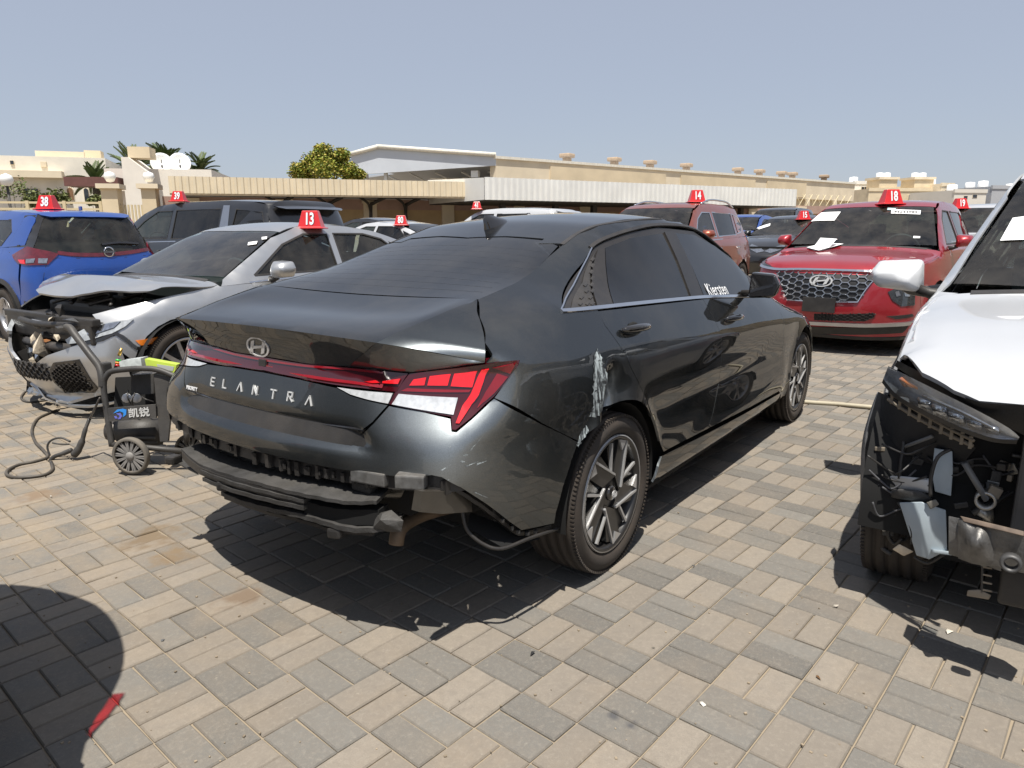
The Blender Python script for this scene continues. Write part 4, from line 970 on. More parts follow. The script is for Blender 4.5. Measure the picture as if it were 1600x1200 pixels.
SCM = scrape_mat()
def jag(left, right, seed, a=1.2):
    rg = np.random.default_rng(seed); L_ = catmull(left, 5); R_ = catmull(right, 5); return [(x+rg.normal(0, a), y+rg.normal(0, a*.6)) for x, y in L_]+[(x+rg.normal(0, a), y+rg.normal(0, a*.6)) for x, y in R_]
H.panel('scrape_mark', 'S-', jag([(931, 546), (928, 565), (926, 585), (926, 605), (927, 622), (924, 640), (920, 650)], [(931, 652), (941, 641), (950, 630), (955, 618), (953, 600), (947, 580), (940, 562), (934, 549)], 3), SCM, g=.012, off=.0014, th=0)
H.panel('scrape_mark', 'S-', jag([(916, 664), (908, 674), (904, 684), (901, 695)], [(904, 700), (909, 690), (915, 682), (919, 668)], 5, .9), SCM, g=.01, off=.0014, th=0)
def scratch(lines, m, seed):
    b = MB(); rg = np.random.default_rng(seed)
    for x0, y0, x1, y1, w in lines:
        for k in range(2):
            o = rg.normal(0, 1.0, 4); q = [(x0+o[0], y0+o[1]-w), (x1+o[2], y1+o[3]), (x0+o[0], y0+o[1]+w)]; P = H.px(q); nn = H.normal(P); b.add(list(P+nn*.0008), [(0, 1, 2)])
    b.build('scratch', m, HR, fix=False, kind='stuff')
scratch([(720, 722, 762, 716, .8), (728, 727, 748, 722, .6), (745, 726, 762, 720, .9), (690, 735, 712, 722, .6), (702, 700, 740, 655, .5), (725, 712, 775, 690, .4), (700, 750, 760, 775, .5), (740, 768, 762, 778, .6), (712, 742, 800, 752, .3), (735, 705, 755, 680, .4)], SCR, 5)
# ---------------------------------------------------------------- generic car: one body function, separate panels
CABIN_GL = glass('cabin_glass', (.52, .65, .63), 1.5, .10)  # dust share raised to put hazy see-through brightness into the glass
PRIV_GL = glass('privacy_glass', (.06, .07, .07), 1.52, .05)
LAMPG = mat('lamp_glass', (.045, .05, .055), .05, coat=1., var=.4, vs=30, metal=.3)
LAMPC = mat('lamp_chrome', (.45, .46, .48), .15, metal=.9, var=.3, vs=40)
AMBER = mat('amber_lens', (.75, .20, .02), .15, coat=1., var=.15, vs=60)
def gen_F(sp):
    zc = smooth_tab(sp['prof'], w=.05); hw = sp['hw']; zb = sp['belt']; xm = sp['wb']/2; rh = sp.get('rhw', hw-.30); zr = max(p[1] for p in sp['prof'])
    sz = [.15, .28, .5, .78, zb-.04, zb, zr]; sy = [hw-.09, hw-.02, hw-.003, hw, hw-.045, hw-.075, rh]
    xf, xr = sp['wb']+sp['fo'], -sp['ro']; fz, fx = zip(*sp['front']); rz, rx = zip(*sp['rear']); cf, crr = sp.get('cf', .35), sp.get('cr', .22); tf, trr = sp.get('tf', .16), sp.get('tr', .13); crown = sp.get('crown', .05)
    def side(x, z):
        t = np.where(x > xm, tf*np.clip((x-xm-.75)/(xf-xm-.75), 0, 1.2)**2.2, trr*np.clip((xm-x-.6)/(xm-xr-.6), 0, 1.2)**2.2)
        y = np.interp(z, sz, sy)-t
        for cx in (0., sp['wb']):
            r = np.hypot(x-cx, z-sp['R']); y = y+.016*np.exp(-((r-sp['R']-.05)/.05)**2)*(z < zb-.1)
        return y
    def F(P):
        x, y, z = P[:, 0], np.abs(P[:, 1]), P[:, 2]
        s_ = y-side(x, z); t_ = z-(zc(x)-crown*(y/hw)**2)
        f_ = x-(xf+np.interp(z, fz, fx)-cf*y*y); r_ = (xr+np.interp(z, rz, rx)+crr*y*y)-x
        d = smax(s_, f_, .09); d = smax(d, r_, sp.get('ks', .09)); d = smax(d, t_, sp.get('kt', .03)); return np.maximum(d, .17-z)
    return F, zc, side
class GenCar(Car):
    def __init__(s, sp):
        s.sp = sp; F, s.zc, s.side = gen_F(sp)
        super().__init__(sp['name'], sp['pose'], F, sp['label'], sp.get('cat', 'car'), sp.get('group'), sp.get('deform'), axis=(.35, 0.))
        s.build()
    def crease(s, x):
        lo, hi = .1, s.sp['hw']+.1; X = np.array([x]); cr = s.sp.get('crown', .05)
        for _ in range(28):
            m = .5*(lo+hi); z = float(s.zc(x))-cr*(m/s.sp['hw'])**2
            if m > float(s.side(X, np.array([z]))[0]): hi = m
            else: lo = m
        return lo
    def top(s, x, y): return float(s.zc(x))-s.sp.get('crown', .05)*(abs(y)/s.sp['hw'])**2
    def build(s):
        sp = s.sp; wb, R, zb, hw = sp['wb'], sp['R'], sp['belt'], sp['hw']; paint = sp['paint']; ar = R+.055; g = sp.get('g', .05)
        xa, xb, xc = sp['cuts']; xcowl, xh, xrh, xt = sp['cowl'], sp['header'], sp['rheader'], sp['tail']; low = .24; skip = sp.get('skip', ())
        two = (lambda name, kind, poly, m, **k: s.panel(name, kind, poly, m, g=k.pop('g', g), mirror=True, **k))
        ca = lambda cx, a0, a1: arc(cx, R, ar, a0, a1, 12)
        aL = math.degrees(math.asin(max(-1, (low-R)/ar)))
        bz = lambda x: zb+sp.get('rise', 0.)*(wb/2-x)
        clad = sp.get('clad')
        # lower sides
        fl = [(wb-ar-.02, low), (xa, low)] if xa < wb-ar else []
        cz_ = lambda x: s.top(x, s.crease(x))-.006
        xn = wb+ar+.10
        if 'fender' not in skip: two('fender', 'S-', [(xa, bz(xa)), (xa, low), (wb-ar-.03, low)]+ca(wb, 180-aL, 15)+[(wb+ar+.05, .50), (xn, .62)]+[(x, cz_(x)) for x in np.linspace(xn, xcowl+.05, 7)]+[(xcowl+.04, bz(xcowl))], paint)
        two('door', 'S-', [(xb, bz(xb)), (xb, low), (xa, low), (xa, bz(xa))], paint)
        qa = ca(0, aL, 90)
        dr = [(xc, bz(xc)), (xc, R+ar*.9)]+[p for p in ca(0, aL, 60)[::-1] if p[1] < R+ar*.85]+[(ar+.03, low), (xb, low), (xb, bz(xb))]
        two('door', 'S-', dr, paint)
        xe = -sp['ro']+.42
        q = [(xc, bz(xc)), (xc, R+ar*.9)]+[p for p in ca(0, 58, 170)]+[(-ar-.02, .52), (xe, .58), (xe, bz(xe)-.02)]
        two('rear_quarter', 'S-', q, paint)
        two('sill', 'S-', [(ar+.02, low-.008), (ar+.02, .19), (wb-ar-.02, .19), (wb-ar-.02, low-.008)], sp.get('cladm', BLK))
        if clad:
            for cx in (0., wb):
                ring = arc(cx, R, ar, -8, 188, 18)+arc(cx, R, ar+.055, 188, -8, 18); s.panel('arch_cladding', 'S-', ring, BLK, g=.05, off=.010, th=.02, mirror=True)
        # greenhouse: pillars with openings, then glass
        dlo = sp['dlo']; out = [(xcowl+.03, bz(xcowl)), (xcowl-.02, s.top(xcowl-.02, s.crease(xcowl-.02))-.004)]
        n = 9; xs = [xcowl-.02+(xt-xcowl+.02)*i/n for i in range(1, n+1)] if sp.get('fast') else [xcowl-.02+(xrh+.02-xcowl)*i/n for i in range(1, n+1)]
        out += [(x, s.top(x, s.crease(x))-.004) for x in xs]
        xe2 = xt if sp.get('fast') else max(xt+.06, xe)
        out += [(xe2+.0, max(bz(xe2)+.01, .0))] if sp.get('fast') else [(xrh-.03, s.top(xrh, .4)-.11), (xe2, bz(xe2))]
        two('side_frame', 'S-', out, paint, holes=[[tuple(p) for p in d] for d in dlo], g=.05)
        for i, d in enumerate(dlo):
            cx, cz = np.mean(np.array(d), 0); two('side_window', 'S-', [(cx+(x-cx)*1.0, cz+(z-cz)*1.0) for x, z in d], sp.get('gl', [CABIN_GL, PRIV_GL, PRIV_GL, PRIV_GL])[i], off=-.008, th=.004, gap=-.004)
            cl = d+[d[0]]; s.strip('window_seal', 'S-', cl, .022, .003, sp.get('seal', BLK), mirror=True, n=1)
        s.strip('belt_trim', 'S-', [(xa+.02, bz(xa)+.004), (xb, bz(xb)+.004), (xe2+.1, bz(xe2+.1)+.004)], .018, .005, sp.get('trim', BLK), mirror=True, n=1)
        # roof and screens
        rl = [(xh, 0), (xh-.02, -.3), (xh-.05, -s.crease(xh-.05)+.03)]+[(x, -s.crease(x)+.03) for x in np.linspace(xh-.2, xrh+.05, 6)]+[(xrh, -s.crease(xrh+.04)+.08), (xrh, 0)]
        s.panel('roof', 'T', rl, paint, g=.08, sym=True)
        ws = [(xh+.005, 0), (xh-.015, -.3), (xh-.04, -s.crease(xh-.04)+.05)]+[(x, -s.crease(x)+.05) for x in np.linspace(xh+.1, xcowl-.05, 5)]+[(xcowl+.02, -.35), (xcowl+.05, 0)]
        s.panel('windscreen', 'T', ws, sp.get('wsg', CABIN_GL), g=.07, sym=True, off=-.003)
        if sp.get('fast'):
            rg_ = [(xrh-.005, 0), (xrh-.005, -s.crease(xrh)+.09)]+[(x, -s.crease(x)+.06) for x in np.linspace(xrh-.08, xt+.05, 4)]+[(xt, -s.crease(xt)+.12), (xt, 0)]
            s.panel('rear_window', 'T', rg_, PRIV_GL, g=.07, sym=True, off=-.003)
            dk = [(xt-.005, 0), (xt-.005, -s.crease(xt)+.02)]+[(x, -s.crease(x)+.02) for x in np.linspace(xt-.1, -sp['ro']+.22, 4)]+[(-sp['ro']+.14, -.4), (-sp['ro']+.12, 0)]
            s.panel('boot_lid', 'T', dk, paint, g=.06, sym=True)
        hd = sp.get('hood_front', wb+sp['fo']-.16)
        if 'hood' not in skip:
            ho = [(xcowl+.06, 0), (xcowl+.03, -.4), (xcowl+.05, -s.crease(xcowl+.05)+.015)]+[(x, -s.crease(x)+.012) for x in np.linspace(xcowl+.2, xn-.01, 5)]+([(hd-.10, -hw+.34)] if hd-.1 > xn else [])+[(hd-.01, -.3), (hd, 0)]
            s.panel('hood', 'T', ho, paint, g=.06, sym=True, disp=sp.get('hood_disp'))
        # cowl
        s.strip('cowl', 'T', [(xcowl+.045, -hw+.22), (xcowl+.055, -.3), (xcowl+.065, 0)], .05, .004, BLK, sym=True, n=4)
        # ends
        ax0 = s.axis
        s.axis = (wb-.05, 0.); zt = sp.get('front_top', .72)
        if 'front' not in skip:
            e1 = s.param('P', s.lift('S-', [(xn+.004, cz_(xn)), (xn+.004, .62), (wb+ar+.055, .50), (wb+ar-.03, .24)]))
            s.panel('front_bumper', 'P', [(0, zt), (-.35, zt-.005), (-.55, zt-.015)]+[tuple(p) for p in e1]+[(-.5, .20), (0, .20)], paint, g=.05, sym=True)
            s.strip('lower_valance', 'P', [tuple(e1[3]+[.05, -.03]), (-.5, .185), (0, .185)], .05, .006, BLK, sym=True, n=4)
        s.axis = (.30, 0.)
        if 'rear' not in skip:
            e2 = s.param('P', s.lift('S-', [(xe-.005, bz(xe)-.03), (xe-.005, .58), (-ar-.015, .50), (-ar+.02, .26)]))
            top_ = sp.get('rear_top', bz(xe)); s.panel('tailgate' if not sp.get('fast') else 'rear_bumper', 'P', [(PI, top_), (PI+.35, top_)]+[tuple(p) for p in e2[::1]]+[(PI+.45, .26), (PI, .26)], paint, g=.05, sym=True)
            if not sp.get('fast'):
                z0, z1 = top_+.005, s.top(xrh, 0)-.045
                rgp = [(0, z1), (-hw+.42, z1-.02), (-hw+.36, z1-.08), (-hw+.20, z0+.06), (-hw+.26, z0), (0, z0)]
                s.panel('rear_window', 'R', rgp, sp.get('rgl', PRIV_GL), g=.06, sym=True, off=-.002)
                yo = -hw+.10
                s.panel('rear_pillar', 'R', [(-hw+.43, z1+.01), (-hw+.37, z1-.08), (-hw+.21, z0+.06), (-hw+.27, z0-.002), (-hw+.11, z0-.002), (-hw+.16, z0+.15), (-hw+.30, z1)], sp.get('pillarm', paint), g=.05, mirror=True)
                zk = s.top(xrh, 0)-.012
                def spo(P, N): P = P.copy(); P[:, 2] = np.maximum(P[:, 2], zk-.35*np.clip(xrh-P[:, 0], 0, 1)-s.sp.get('crown', .05)*(np.abs(P[:, 1])/hw)**2)+.006; return P
                c_ = s.crease(xrh+.05)
                if not sp.get('nospoiler'): s.panel('roof_spoiler', 'T', [(xrh+.012, 0), (xrh+.012, -c_+.04), (xrh-.06, -c_+.06), (xrh-.13, -c_+.14), (xrh-.15, 0)], paint, g=.05, sym=True, disp=spo, th=.03)
        s.axis = ax0
        # wheels
        for x in (0., wb):
            for sg in (-1, 1): put_wheel(s, sp.get('wheel', 'five'), x, sg*(hw-.13), R, .225, sp.get('rim', .225), rot=random.random()*6, steer=sp.get('steer', 0.) if x else 0.)
            for sg in (-1, 1):
                V = []; m_ = 16
                for i in range(m_+1):
                    a = rad(-8+196*i/m_); V += [(x+(ar-.012)*math.cos(a), sg*(hw-.02), R+(ar-.012)*math.sin(a)), (x+(ar-.012)*math.cos(a), sg*.55, R+(ar-.012)*math.sin(a))]
                MB().add(V, [(2*i, 2*i+1, 2*i+3, 2*i+2) for i in range(m_)], True).build('arch_liner', DARKV, s.root)
        b = MB(); hb = zb-.08; wi = hw-.10
        hull(b, ar+.03, wb-ar-.03, wi, wi, .20, hb); hull(b, -sp['ro']+.22, ar+.03, .52, .52, .24, hb)
        hull(b, wb-ar-.03, wb+(sp['fo']-.25 if 'front' not in skip else .1), .52, .50, .24, min(hb, s.top(wb+.3, .5)-.10)); b.build('inner_body', DARKV, s.root)
        # mirrors
        mx, mz = sp.get('mirror', (xa-.12, zb+.07)); msc = sp.get('msc', (1, 1, 1))
        for sg in (-1, 1):
            y0 = hw-.06
            pts = [(mx+a*msc[0], sg*(y0+c*msc[1]), mz+d*msc[2]) for a, c, d in ((-.05, .04, -.06), (-.05, .20, -.05), (-.05, .235, .01), (-.05, .20, .075), (-.05, .05, .085), (.05, .05, -.065), (.07, .19, -.045), (.075, .20, .02), (.06, .17, .065), (.06, .05, .075), (.12, .09, -.02), (.11, .12, .03))]
            mo = blob('wing_mirror', pts, sp.get('mirror_paint', paint), s.root)
            MB().tube([(mx+.02, sg*(y0-.06), mz-.075), (mx+.02, sg*(y0+.02), mz-.07), (mx+.02, sg*(y0+.07), mz-.05)], [.03, .025, .022], 10).build('mirror_arm', BLK, mo)
        # handles
        for x in ((xa+xb)/2-(xa-xb)*.33, (xb+xc)/2-(xb-xc)*.30):
            for kind in ('S-',):
                o, n = s.pt(kind, (x, zb-.13)); h_ = MB().tube([Vector(o)+Vector((dx, 0, 0))+n*e for dx, e in ((-.09, .0), (-.07, .028), (0, .036), (.07, .028), (.09, .0))], [.008, .011, .012, .011, .008], 8).build('door_handle', sp.get('handle', paint), s.root); s.mirror(h_)
        # cabin
        for sg in (-1, 1):
            b = MB(); zs = zb-.42; xs_ = xb+.10
            b.box((xs_, sg*.36, zs+.28), (.13, .46, .60), R=Matrix.Rotation(-.25, 3, 'Y'), bev=.04); b.box((xs_-.10, sg*.36, zs+.66), (.09, .24, .17), bev=.03); b.box((xs_+.28, sg*.36, zs), (.5, .46, .14), bev=.04)
            b.build('front_seat', sp.get('seat', INTER), s.root)
        b = MB(); b.box((xc-.02, 0, zb-.14), (.14, 1.2, .60), R=Matrix.Rotation(-.25, 3, 'Y'), bev=.04)
        for y in (-.36, .36): b.box((xc-.12, y, zb+.22), (.08, .22, .14), bev=.03)
        b.build('rear_seat', sp.get('seat', INTER), s.root)
        b = MB(); b.box((xcowl-.22, 0, zb-.10), (.40, 2*hw-.46, .20), bev=.05); b.build('dashboard', INTER, s.root)
        st = MB().lathe([(.19, 0), (.20, .012), (.19, .024), (.18, .012), (.19, 0)], 24).build('steering_wheel', INTER, s.root); st.location = (xcowl-.52, .36, zb-.02); st.rotation_euler = (0, rad(-62), 0)
def number_hat(name, px, py, D, text, label, yaw=None, size=.2):
    """red pyramid marker: flange, body, number on two faces; base centre seen at px,py"""
    c = np.array(D.to_world(D.px([(px, py)]))[0])-[0, 0, .004] if isinstance(D, Car) else at_depth(px, py, D); r = empty('number_marker', tuple(c), CAM_YAW+PI if yaw is None else rad(yaw), label=label, cat='marker', group='red number markers on car roofs')
    h, a, b_ = size*.80, size*.52, size*.34; V = []
    for z, w, d in ((0, a*1.22, a*.95), (.012, a*1.22, a*.95), (.014, a, a*.75), (h, b_*1.0, b_*.55)):
        V += [(sx*d, sy*w, z) for sx, sy in ((-1, -1), (1, -1), (1, 1), (-1, 1))]
    F_ = [(0, 3, 2, 1), (12, 13, 14, 15)]
    for k in range(3):
        for i in range(4): F_.append((4*k+i, 4*k+(i+1) % 4, 4*k+4+(i+1) % 4, 4*k+4+i))
    bo = MB().add(V, F_, False).build('marker_body', REDH, r); md = bo.modifiers.new('b', 'BEVEL'); md.width = .006; md.segments = 2
    sl = math.atan2(a*.75-b_*.55, h)
    for sg, nm in ((1, 'front'), (-1, 'back')):
        o = Vector((sg*(a*.75+b_*.55)/2+sg*.002, 0, h*.52)); xax = Vector((0, sg, 0)); yax = Vector((-sg*math.sin(sl), 0, math.cos(sl)))
        M = frame(o, xax, yax)
        sh = link('number_shadow', text_mesh(text, size*.74, .0006, size*.034, .60), BLKG, r); sh.matrix_local = M @ Matrix.Translation((size*.018, -size*.012, 0))
        t = link('number', text_mesh(text, size*.74, .0012, size*.020, .60), WPLAS, r); t.matrix_local = M @ Matrix.Translation((0, 0, .0016))
    return r
# ---------------------------------------------------------------- the parked cars
def hexgrille(car, kind, poly, m, s=.05, w=.012, h=.012, aspect=.55, name='grille_mesh', parent=None):
    """honeycomb of bars inside an outline (param space)"""
    arr = np.array(poly); lo, hi = arr.min(0), arr.max(0); b = MB(); segs = set(); r = s/math.sqrt(3)
    cy = lo[1]; row = 0
    while cy < hi[1]+s:
        cx = lo[0]+(s/2 if row % 2 else 0)
        while cx < hi[0]+s:
            pts = [(round(cx+s*.58*math.cos(rad(60*k)), 4), round(cy+s*.58*aspect*math.sin(rad(60*k)), 4)) for k in range(6)]
            for k in range(6): segs.add(tuple(sorted((pts[k], pts[(k+1) % 6]))))
            cx += s*1.74
        cy += s*.5*aspect; row += 1
        # offset rows by 0.87 s
        lo = lo+np.array([s*.87 if row % 2 else -s*.87, 0]) - np.array([s/2 if row % 2 else -s/2, 0])
    Q = [q for q in segs if inside(poly, np.array([((q[0][0]+q[1][0])/2, (q[0][1]+q[1][1])/2)]))[0]]
    if not Q: return None
    A = car.lift(kind, [q[0] for q in Q]); B_ = car.lift(kind, [q[1] for q in Q]); nA = car.normal(A); nB = car.normal(B_)
    for p, q, n1, n2 in zip(A, B_, nA, nB):
        t = q-p; L = np.linalg.norm(t)
        if L < 1e-4 or L > .2: continue
        t /= L; sd = np.cross(t, n1)*w/2
        b.add([p-sd, p+sd, q+sd, q-sd, p-sd*.5+n1*h, p+sd*.5+n1*h, q+sd*.5+n2*h, q-sd*.5+n2*h], [(4, 5, 6, 7), (0, 1, 5, 4), (1, 2, 6, 5), (2, 3, 7, 6), (3, 0, 4, 7)])
    return b.build(name, m, parent or car.root, kind='stuff')
RED = mat('red_metallic_paint', (.29, .008, .017), .34, metal=.35, coat=1., coatr=.02, var=.05, flake=.12, dust=.05)
SUVP = [(-1.0, 1.02), (-.92, 1.12), (-.86, 1.35), (-.75, 1.56), (-.55, 1.63), (.2, 1.675), (1.0, 1.685), (1.5, 1.655), (1.75, 1.58), (2.45, 1.13), (2.6, 1.09), (3.1, 1.04), (3.45, .97), (3.62, .86), (3.75, .6)]
SF = GenCar(dict(name='red_suv', label='red SUV facing the camera with honeycomb chrome grille and marker 18', pose=(9.434, -.569, 176.5), wb=2.765, fo=.93, ro=1.05, hw=.945, R=.36, rim=.25, belt=1.10, rise=.02, rhw=.62,
    prof=SUVP, front=[(.15, -.12), (.3, -.02), (.5, 0), (.75, -.03), (.9, -.09), (1.0, -.16), (1.1, -.4)], rear=[(.2, .1), (.5, .0), (.9, .03), (1.1, .10), (1.6, .38)],
    cuts=(2.05, 1.0, .05), cowl=2.42, header=1.72, rheader=-.62, tail=-.95, paint=RED, front_top=.94, hood_front=3.60, cf=.30,
    dlo=[[(2.05, 1.14), (1.12, 1.14), (1.10, 1.53), (1.50, 1.53), (1.75, 1.42)], [(1.02, 1.14), (.12, 1.15), (-.02, 1.42), (.05, 1.53), (1.0, 1.53)], [(.0, 1.16), (-.55, 1.20), (-.42, 1.46), (-.08, 1.50)]],
    mirror=(1.98, 1.17), crown=.06, trim=CHROME, wheel='five', steer=0.1))
SF.axis = (2.715, 0.)
MBLK = mat('grille_black', (.006, .006, .007), .5)
gp = SF.uv('P', [(1213, 425), (1290, 428), (1372, 430), (1352, 452), (1340, 471), (1300, 471), (1230, 468), (1220, 445)])
SF.panel('grille_back', 'P', gp, MBLK, g=.04, off=.004, th=0, isuv=True)
hexgrille(SF, 'P', gp, mat('grille_chrome', (.42, .42, .43), .2, metal=.9), s=.095, w=.019, h=.016, aspect=.62)
SF.strip('grille_chrome', 'P', [(1340, 472), (1285, 471.5), (1230, 468.5)], .012, .02, CHROME, n=3)
SF.strip('grille_chrome', 'P', [(1372, 430), (1353, 452), (1340, 472)], .010, .02, CHROME, n=3)
SF.strip('bonnet_chrome', 'P', [(1184, 414), (1211, 421), (1250, 422), (1300, 423.5), (1350, 425), (1378, 425)], .034, .022, CHROME, n=4)
SF.panel('running_light', 'P', [(1366, 429), (1379, 422.5), (1410, 416), (1438, 410), (1433, 417), (1404, 425), (1384, 429.5)], LAMPG, g=.04, off=.012, th=.02)
SF.panel('running_light', 'P', [(1184, 406), (1196, 411), (1212, 419), (1204, 420.5), (1185, 413)], LAMPG, g=.04, off=.014, th=.02)
SF.strip('lamp_chrome', 'P', [(1380, 432.5), (1400, 431), (1420, 424)], .02, .016, CHROME, n=3)
for q in ([(1387, 456), (1410, 445), (1429, 452), (1428.5, 477), (1407.5, 479), (1394, 470)],): SF.panel('headlight', 'P', q, LAMPG, g=.03, off=.008, th=.02)
for q in ([(1398, 456), (1404, 454), (1407, 462), (1400, 464)], [(1412, 456), (1421, 456), (1421, 464), (1413, 463)]): SF.panel('lamp_reflector', 'P', q, LAMPC, g=.02, off=.013, th=.005)
mo = SF.uv('P', [(1387, 456), (1410, 445), (1429, 452), (1428.5, 477), (1407.5, 479), (1394, 470)])
SF.panel('headlight', 'P', [(-a, b) for a, b in mo], LAMPG, g=.03, off=.008, th=.02, isuv=True)
SF.panel('lower_grille', 'P', [(1272, 490), (1300, 491), (1367, 489), (1366, 496), (1352, 502), (1272, 500)], MBLK, g=.04, off=.006, th=.0)
hexgrille(SF, 'P', SF.uv('P', [(1272, 490), (1300, 491), (1367, 489), (1366, 496), (1352, 502), (1272, 500)]), BLK, s=.04, w=.010, h=.012, aspect=.8)
SF.strip('skid_trim', 'P', [(1215, 503), (1270, 505), (1350, 508.5), (1400, 507), (1428, 503)], .045, .02, SATIN, n=4)
SF.panel('lower_bumper', 'P', [(1230, 508), (1350, 512), (1420, 508), (1410, 520), (1350, 523), (1240, 520)], BLK, g=.04, off=.004, th=.02)
SF.panel('bumper_slot', 'P', [(1385, 494), (1425, 490), (1428, 494), (1400, 499)], BLK, g=.03, off=.004, th=.004)
o_, n_ = SF.pt('P', (1280, 476.5), .022); x_ = Vector((0, 1, 0)); pb = MB().box((0, 0, 0), (.335, .155, .014), bev=.004).build('plate_holder', BLK, SF.root); pb.matrix_local = frame(o_, x_, Vector((0, 0, 1)))
o_, n_ = SF.pt('P', (1284, 440), .022); emblem(SF.root, frame(o_, Vector((0, 1, 0)), Vector((-.1, 0, 1))), .235, .125, BRT, .016)
# papers behind and on the red car
def wpaper(car, px, name, label, cat, m=PAPER, off=.004, kind='T'):
    o = car.panel(name, kind, px, m, g=.06, off=off, th=.0); o.parent = None; o.matrix_world = car.root.matrix_world.copy() if False else Matrix.Translation(car.T) @ Matrix.Rotation(rad(car.pose[2]), 4, 'Z')
    return tag(o, label, cat)
wpaper(SF, [(1267, 346.5), (1283, 332.5), (1314, 331), (1304, 345)], 'paper_sheet', 'white paper sheet behind the windscreen of the red SUV', 'paper')
wpaper(SF, [(1393, 327.5), (1439, 329), (1438, 335.5), (1392, 334)], 'lot_sticker', 'white number sticker at the windscreen top of the red SUV', 'sticker')
P_, N_ = SF.pt('T', (1415, 331.8), .006); xx = Vector((0, 1, 0)); xx = (xx-N_*xx.dot(N_)).normalized(); t = link('sticker_number', text_mesh('94244985', .075, .0003, .001, .85), BLK, SF.root); t.matrix_local = frame(P_, xx, N_.cross(xx))
wpaper(SF, [(1387, 325), (1400, 325.5), (1399, 328.5), (1386, 328.5)], 'sun_sticker', 'pale blue sticker above the number sticker on the red SUV', 'sticker', mat('blue_sticker', (.45, .62, .66), .5))
wpaper(SF, [(1427, 369), (1438, 369.5), (1437.5, 372.5), (1427, 372.5)], 'vin_label', 'small white label low on the windscreen of the red SUV', 'label')
pr = empty('paper_stack', tuple(SF.to_world(SF.px([(1283, 386)]))[0]), 0., label='curled white paper stack lying on the hood of the red SUV', cat='papers')
P0 = SF.to_world(SF.px([(1260, 388), (1290, 381), (1318, 382), (1279, 393)]))
def quadmesh(P, nu, nv, f):
    P = [np.array(p) for p in P]; V = []; Fc = []
    for i in range(nu+1):
        for j in range(nv+1):
            u, v = i/nu, j/nv; V.append(f(P[0]*(1-u)*(1-v)+P[1]*u*(1-v)+P[2]*u*v+P[3]*(1-u)*v, u, v))
    for i in range(nu):
        for j in range(nv): Fc.append((i*(nv+1)+j, (i+1)*(nv+1)+j, (i+1)*(nv+1)+j+1, i*(nv+1)+j+1))
    return V, Fc
o0 = np.array(pr.location)
for k, (zz, cu) in enumerate(((.006, .0), (.010, .0), (.014, 1.))):
    def f(p, u, v, zz=zz, cu=cu):
        p = p-o0+[0, 0, zz]
        if cu and u > .45: a = (u-.45)/.55*2.6; p = p+np.array([.0, 0, .075*math.sin(min(a, 2.2))])+(P0[0]-P0[1])*(.35*(u-.45)/.55*max(0, a-.9)*.6)
        return p
    V, Fc = quadmesh(P0, 14, 3, f); MB().add(V, Fc, True).build('sheet', PAPER, pr, fix=False)
number_hat('m18', 1391, 319, SF, '18', 'red marker 18 on the roof of the red SUV', size=.225)
SILV = mat('silver_paint', (.46, .47, .48), .32, metal=.75, coat=1., coatr=.03, var=.05, flake=.1, dust=.22)
WHITE = mat('white_paint', (.47, .48, .495), .30, coat=1., coatr=.03, var=.02, dust=.05)
BLUEP = mat('blue_paint', (.007, .066, .33), .30, metal=.45, coat=1., coatr=.02, var=.05, flake=.15, dust=.06)
BLACKP = mat('black_paint', (.006, .0065, .008), .30, coat=1., coatr=.02, var=.1, dust=.035)
RUST = mat('copper_paint', (.27, .055, .024), .32, metal=.55, coat=1., coatr=.02, var=.06, flake=.15, dust=.10)
SEDP = [(-1.0, .93), (-.8, .99), (-.45, 1.06), (0, 1.215), (.4, 1.335), (.9, 1.395), (1.2, 1.40), (1.5, 1.36), (1.7, 1.285), (2.32, .98), (2.45, .945), (2.8, .90), (3.1, .83), (3.35, .72), (3.5, .58)]
SDLO = [[(2.02, .965), (1.12, .975), (1.08, 1.285), (1.35, 1.285), (1.62, 1.20)], [(1.04, .975), (.22, .995), (.12, 1.03), (.40, 1.235), (.62, 1.285), (1.0, 1.29)], [(.14, 1.0), (-.14, 1.02), (.06, 1.12), (.30, 1.205)]]
# --- silver hatch with the crushed nose
def civ_hood(P, N):
    P = P.copy(); P[:, 2] = np.maximum(P[:, 2], CV.zc(P[:, 0])-.05*(P[:, 1]/.9)**2-.012); u = np.clip((P[:, 0]-2.40)/.95, 0, 1.2); y = P[:, 1]
    P[:, 2] += .085*np.clip(u*2.2, 0, 1)+.03*np.clip(u-.6, 0, 1)-.05*np.clip(u-.92, 0, 1)+.007*np.sin(9*y+5*u)*u+.010*np.abs(np.sin(8*P[:, 0]-5*y))*u+.022*(1-np.clip(np.abs(u-.60-.25*y)/.14, 0, 1))
    P[:, 0] -= .10*u*u+.03*np.sin(7*y)*u
    return P
CV = GenCar(dict(name='silver_car', label='silver hatchback with crumpled hood and broken nose, left of the dark sedan', pose=(3.13, 3.83, 182.), wb=2.70, fo=.74, ro=.95, hw=.90, R=.325, rim=.225, belt=.935, rise=.035, rhw=.56, prof=SEDP,
    front=[(.15, -.12), (.3, -.03), (.45, 0), (.6, -.03), (.75, -.12), (.9, -.35)], rear=[(.2, .1), (.5, 0), (.8, .03), (1.0, .10)], cuts=(2.08, 1.05, .15), cowl=2.32, header=1.62, rheader=.45, tail=-.45, fast=True,
    paint=SILV, dlo=SDLO, mirror=(1.86, 1.0), front_top=.60, hood_front=3.30, skip=('hood', 'front'), crown=.05, cf=.42, trim=CHROME, wheel='ten', gl=[CABIN_GL, CABIN_GL, CABIN_GL], rear_top=.93))
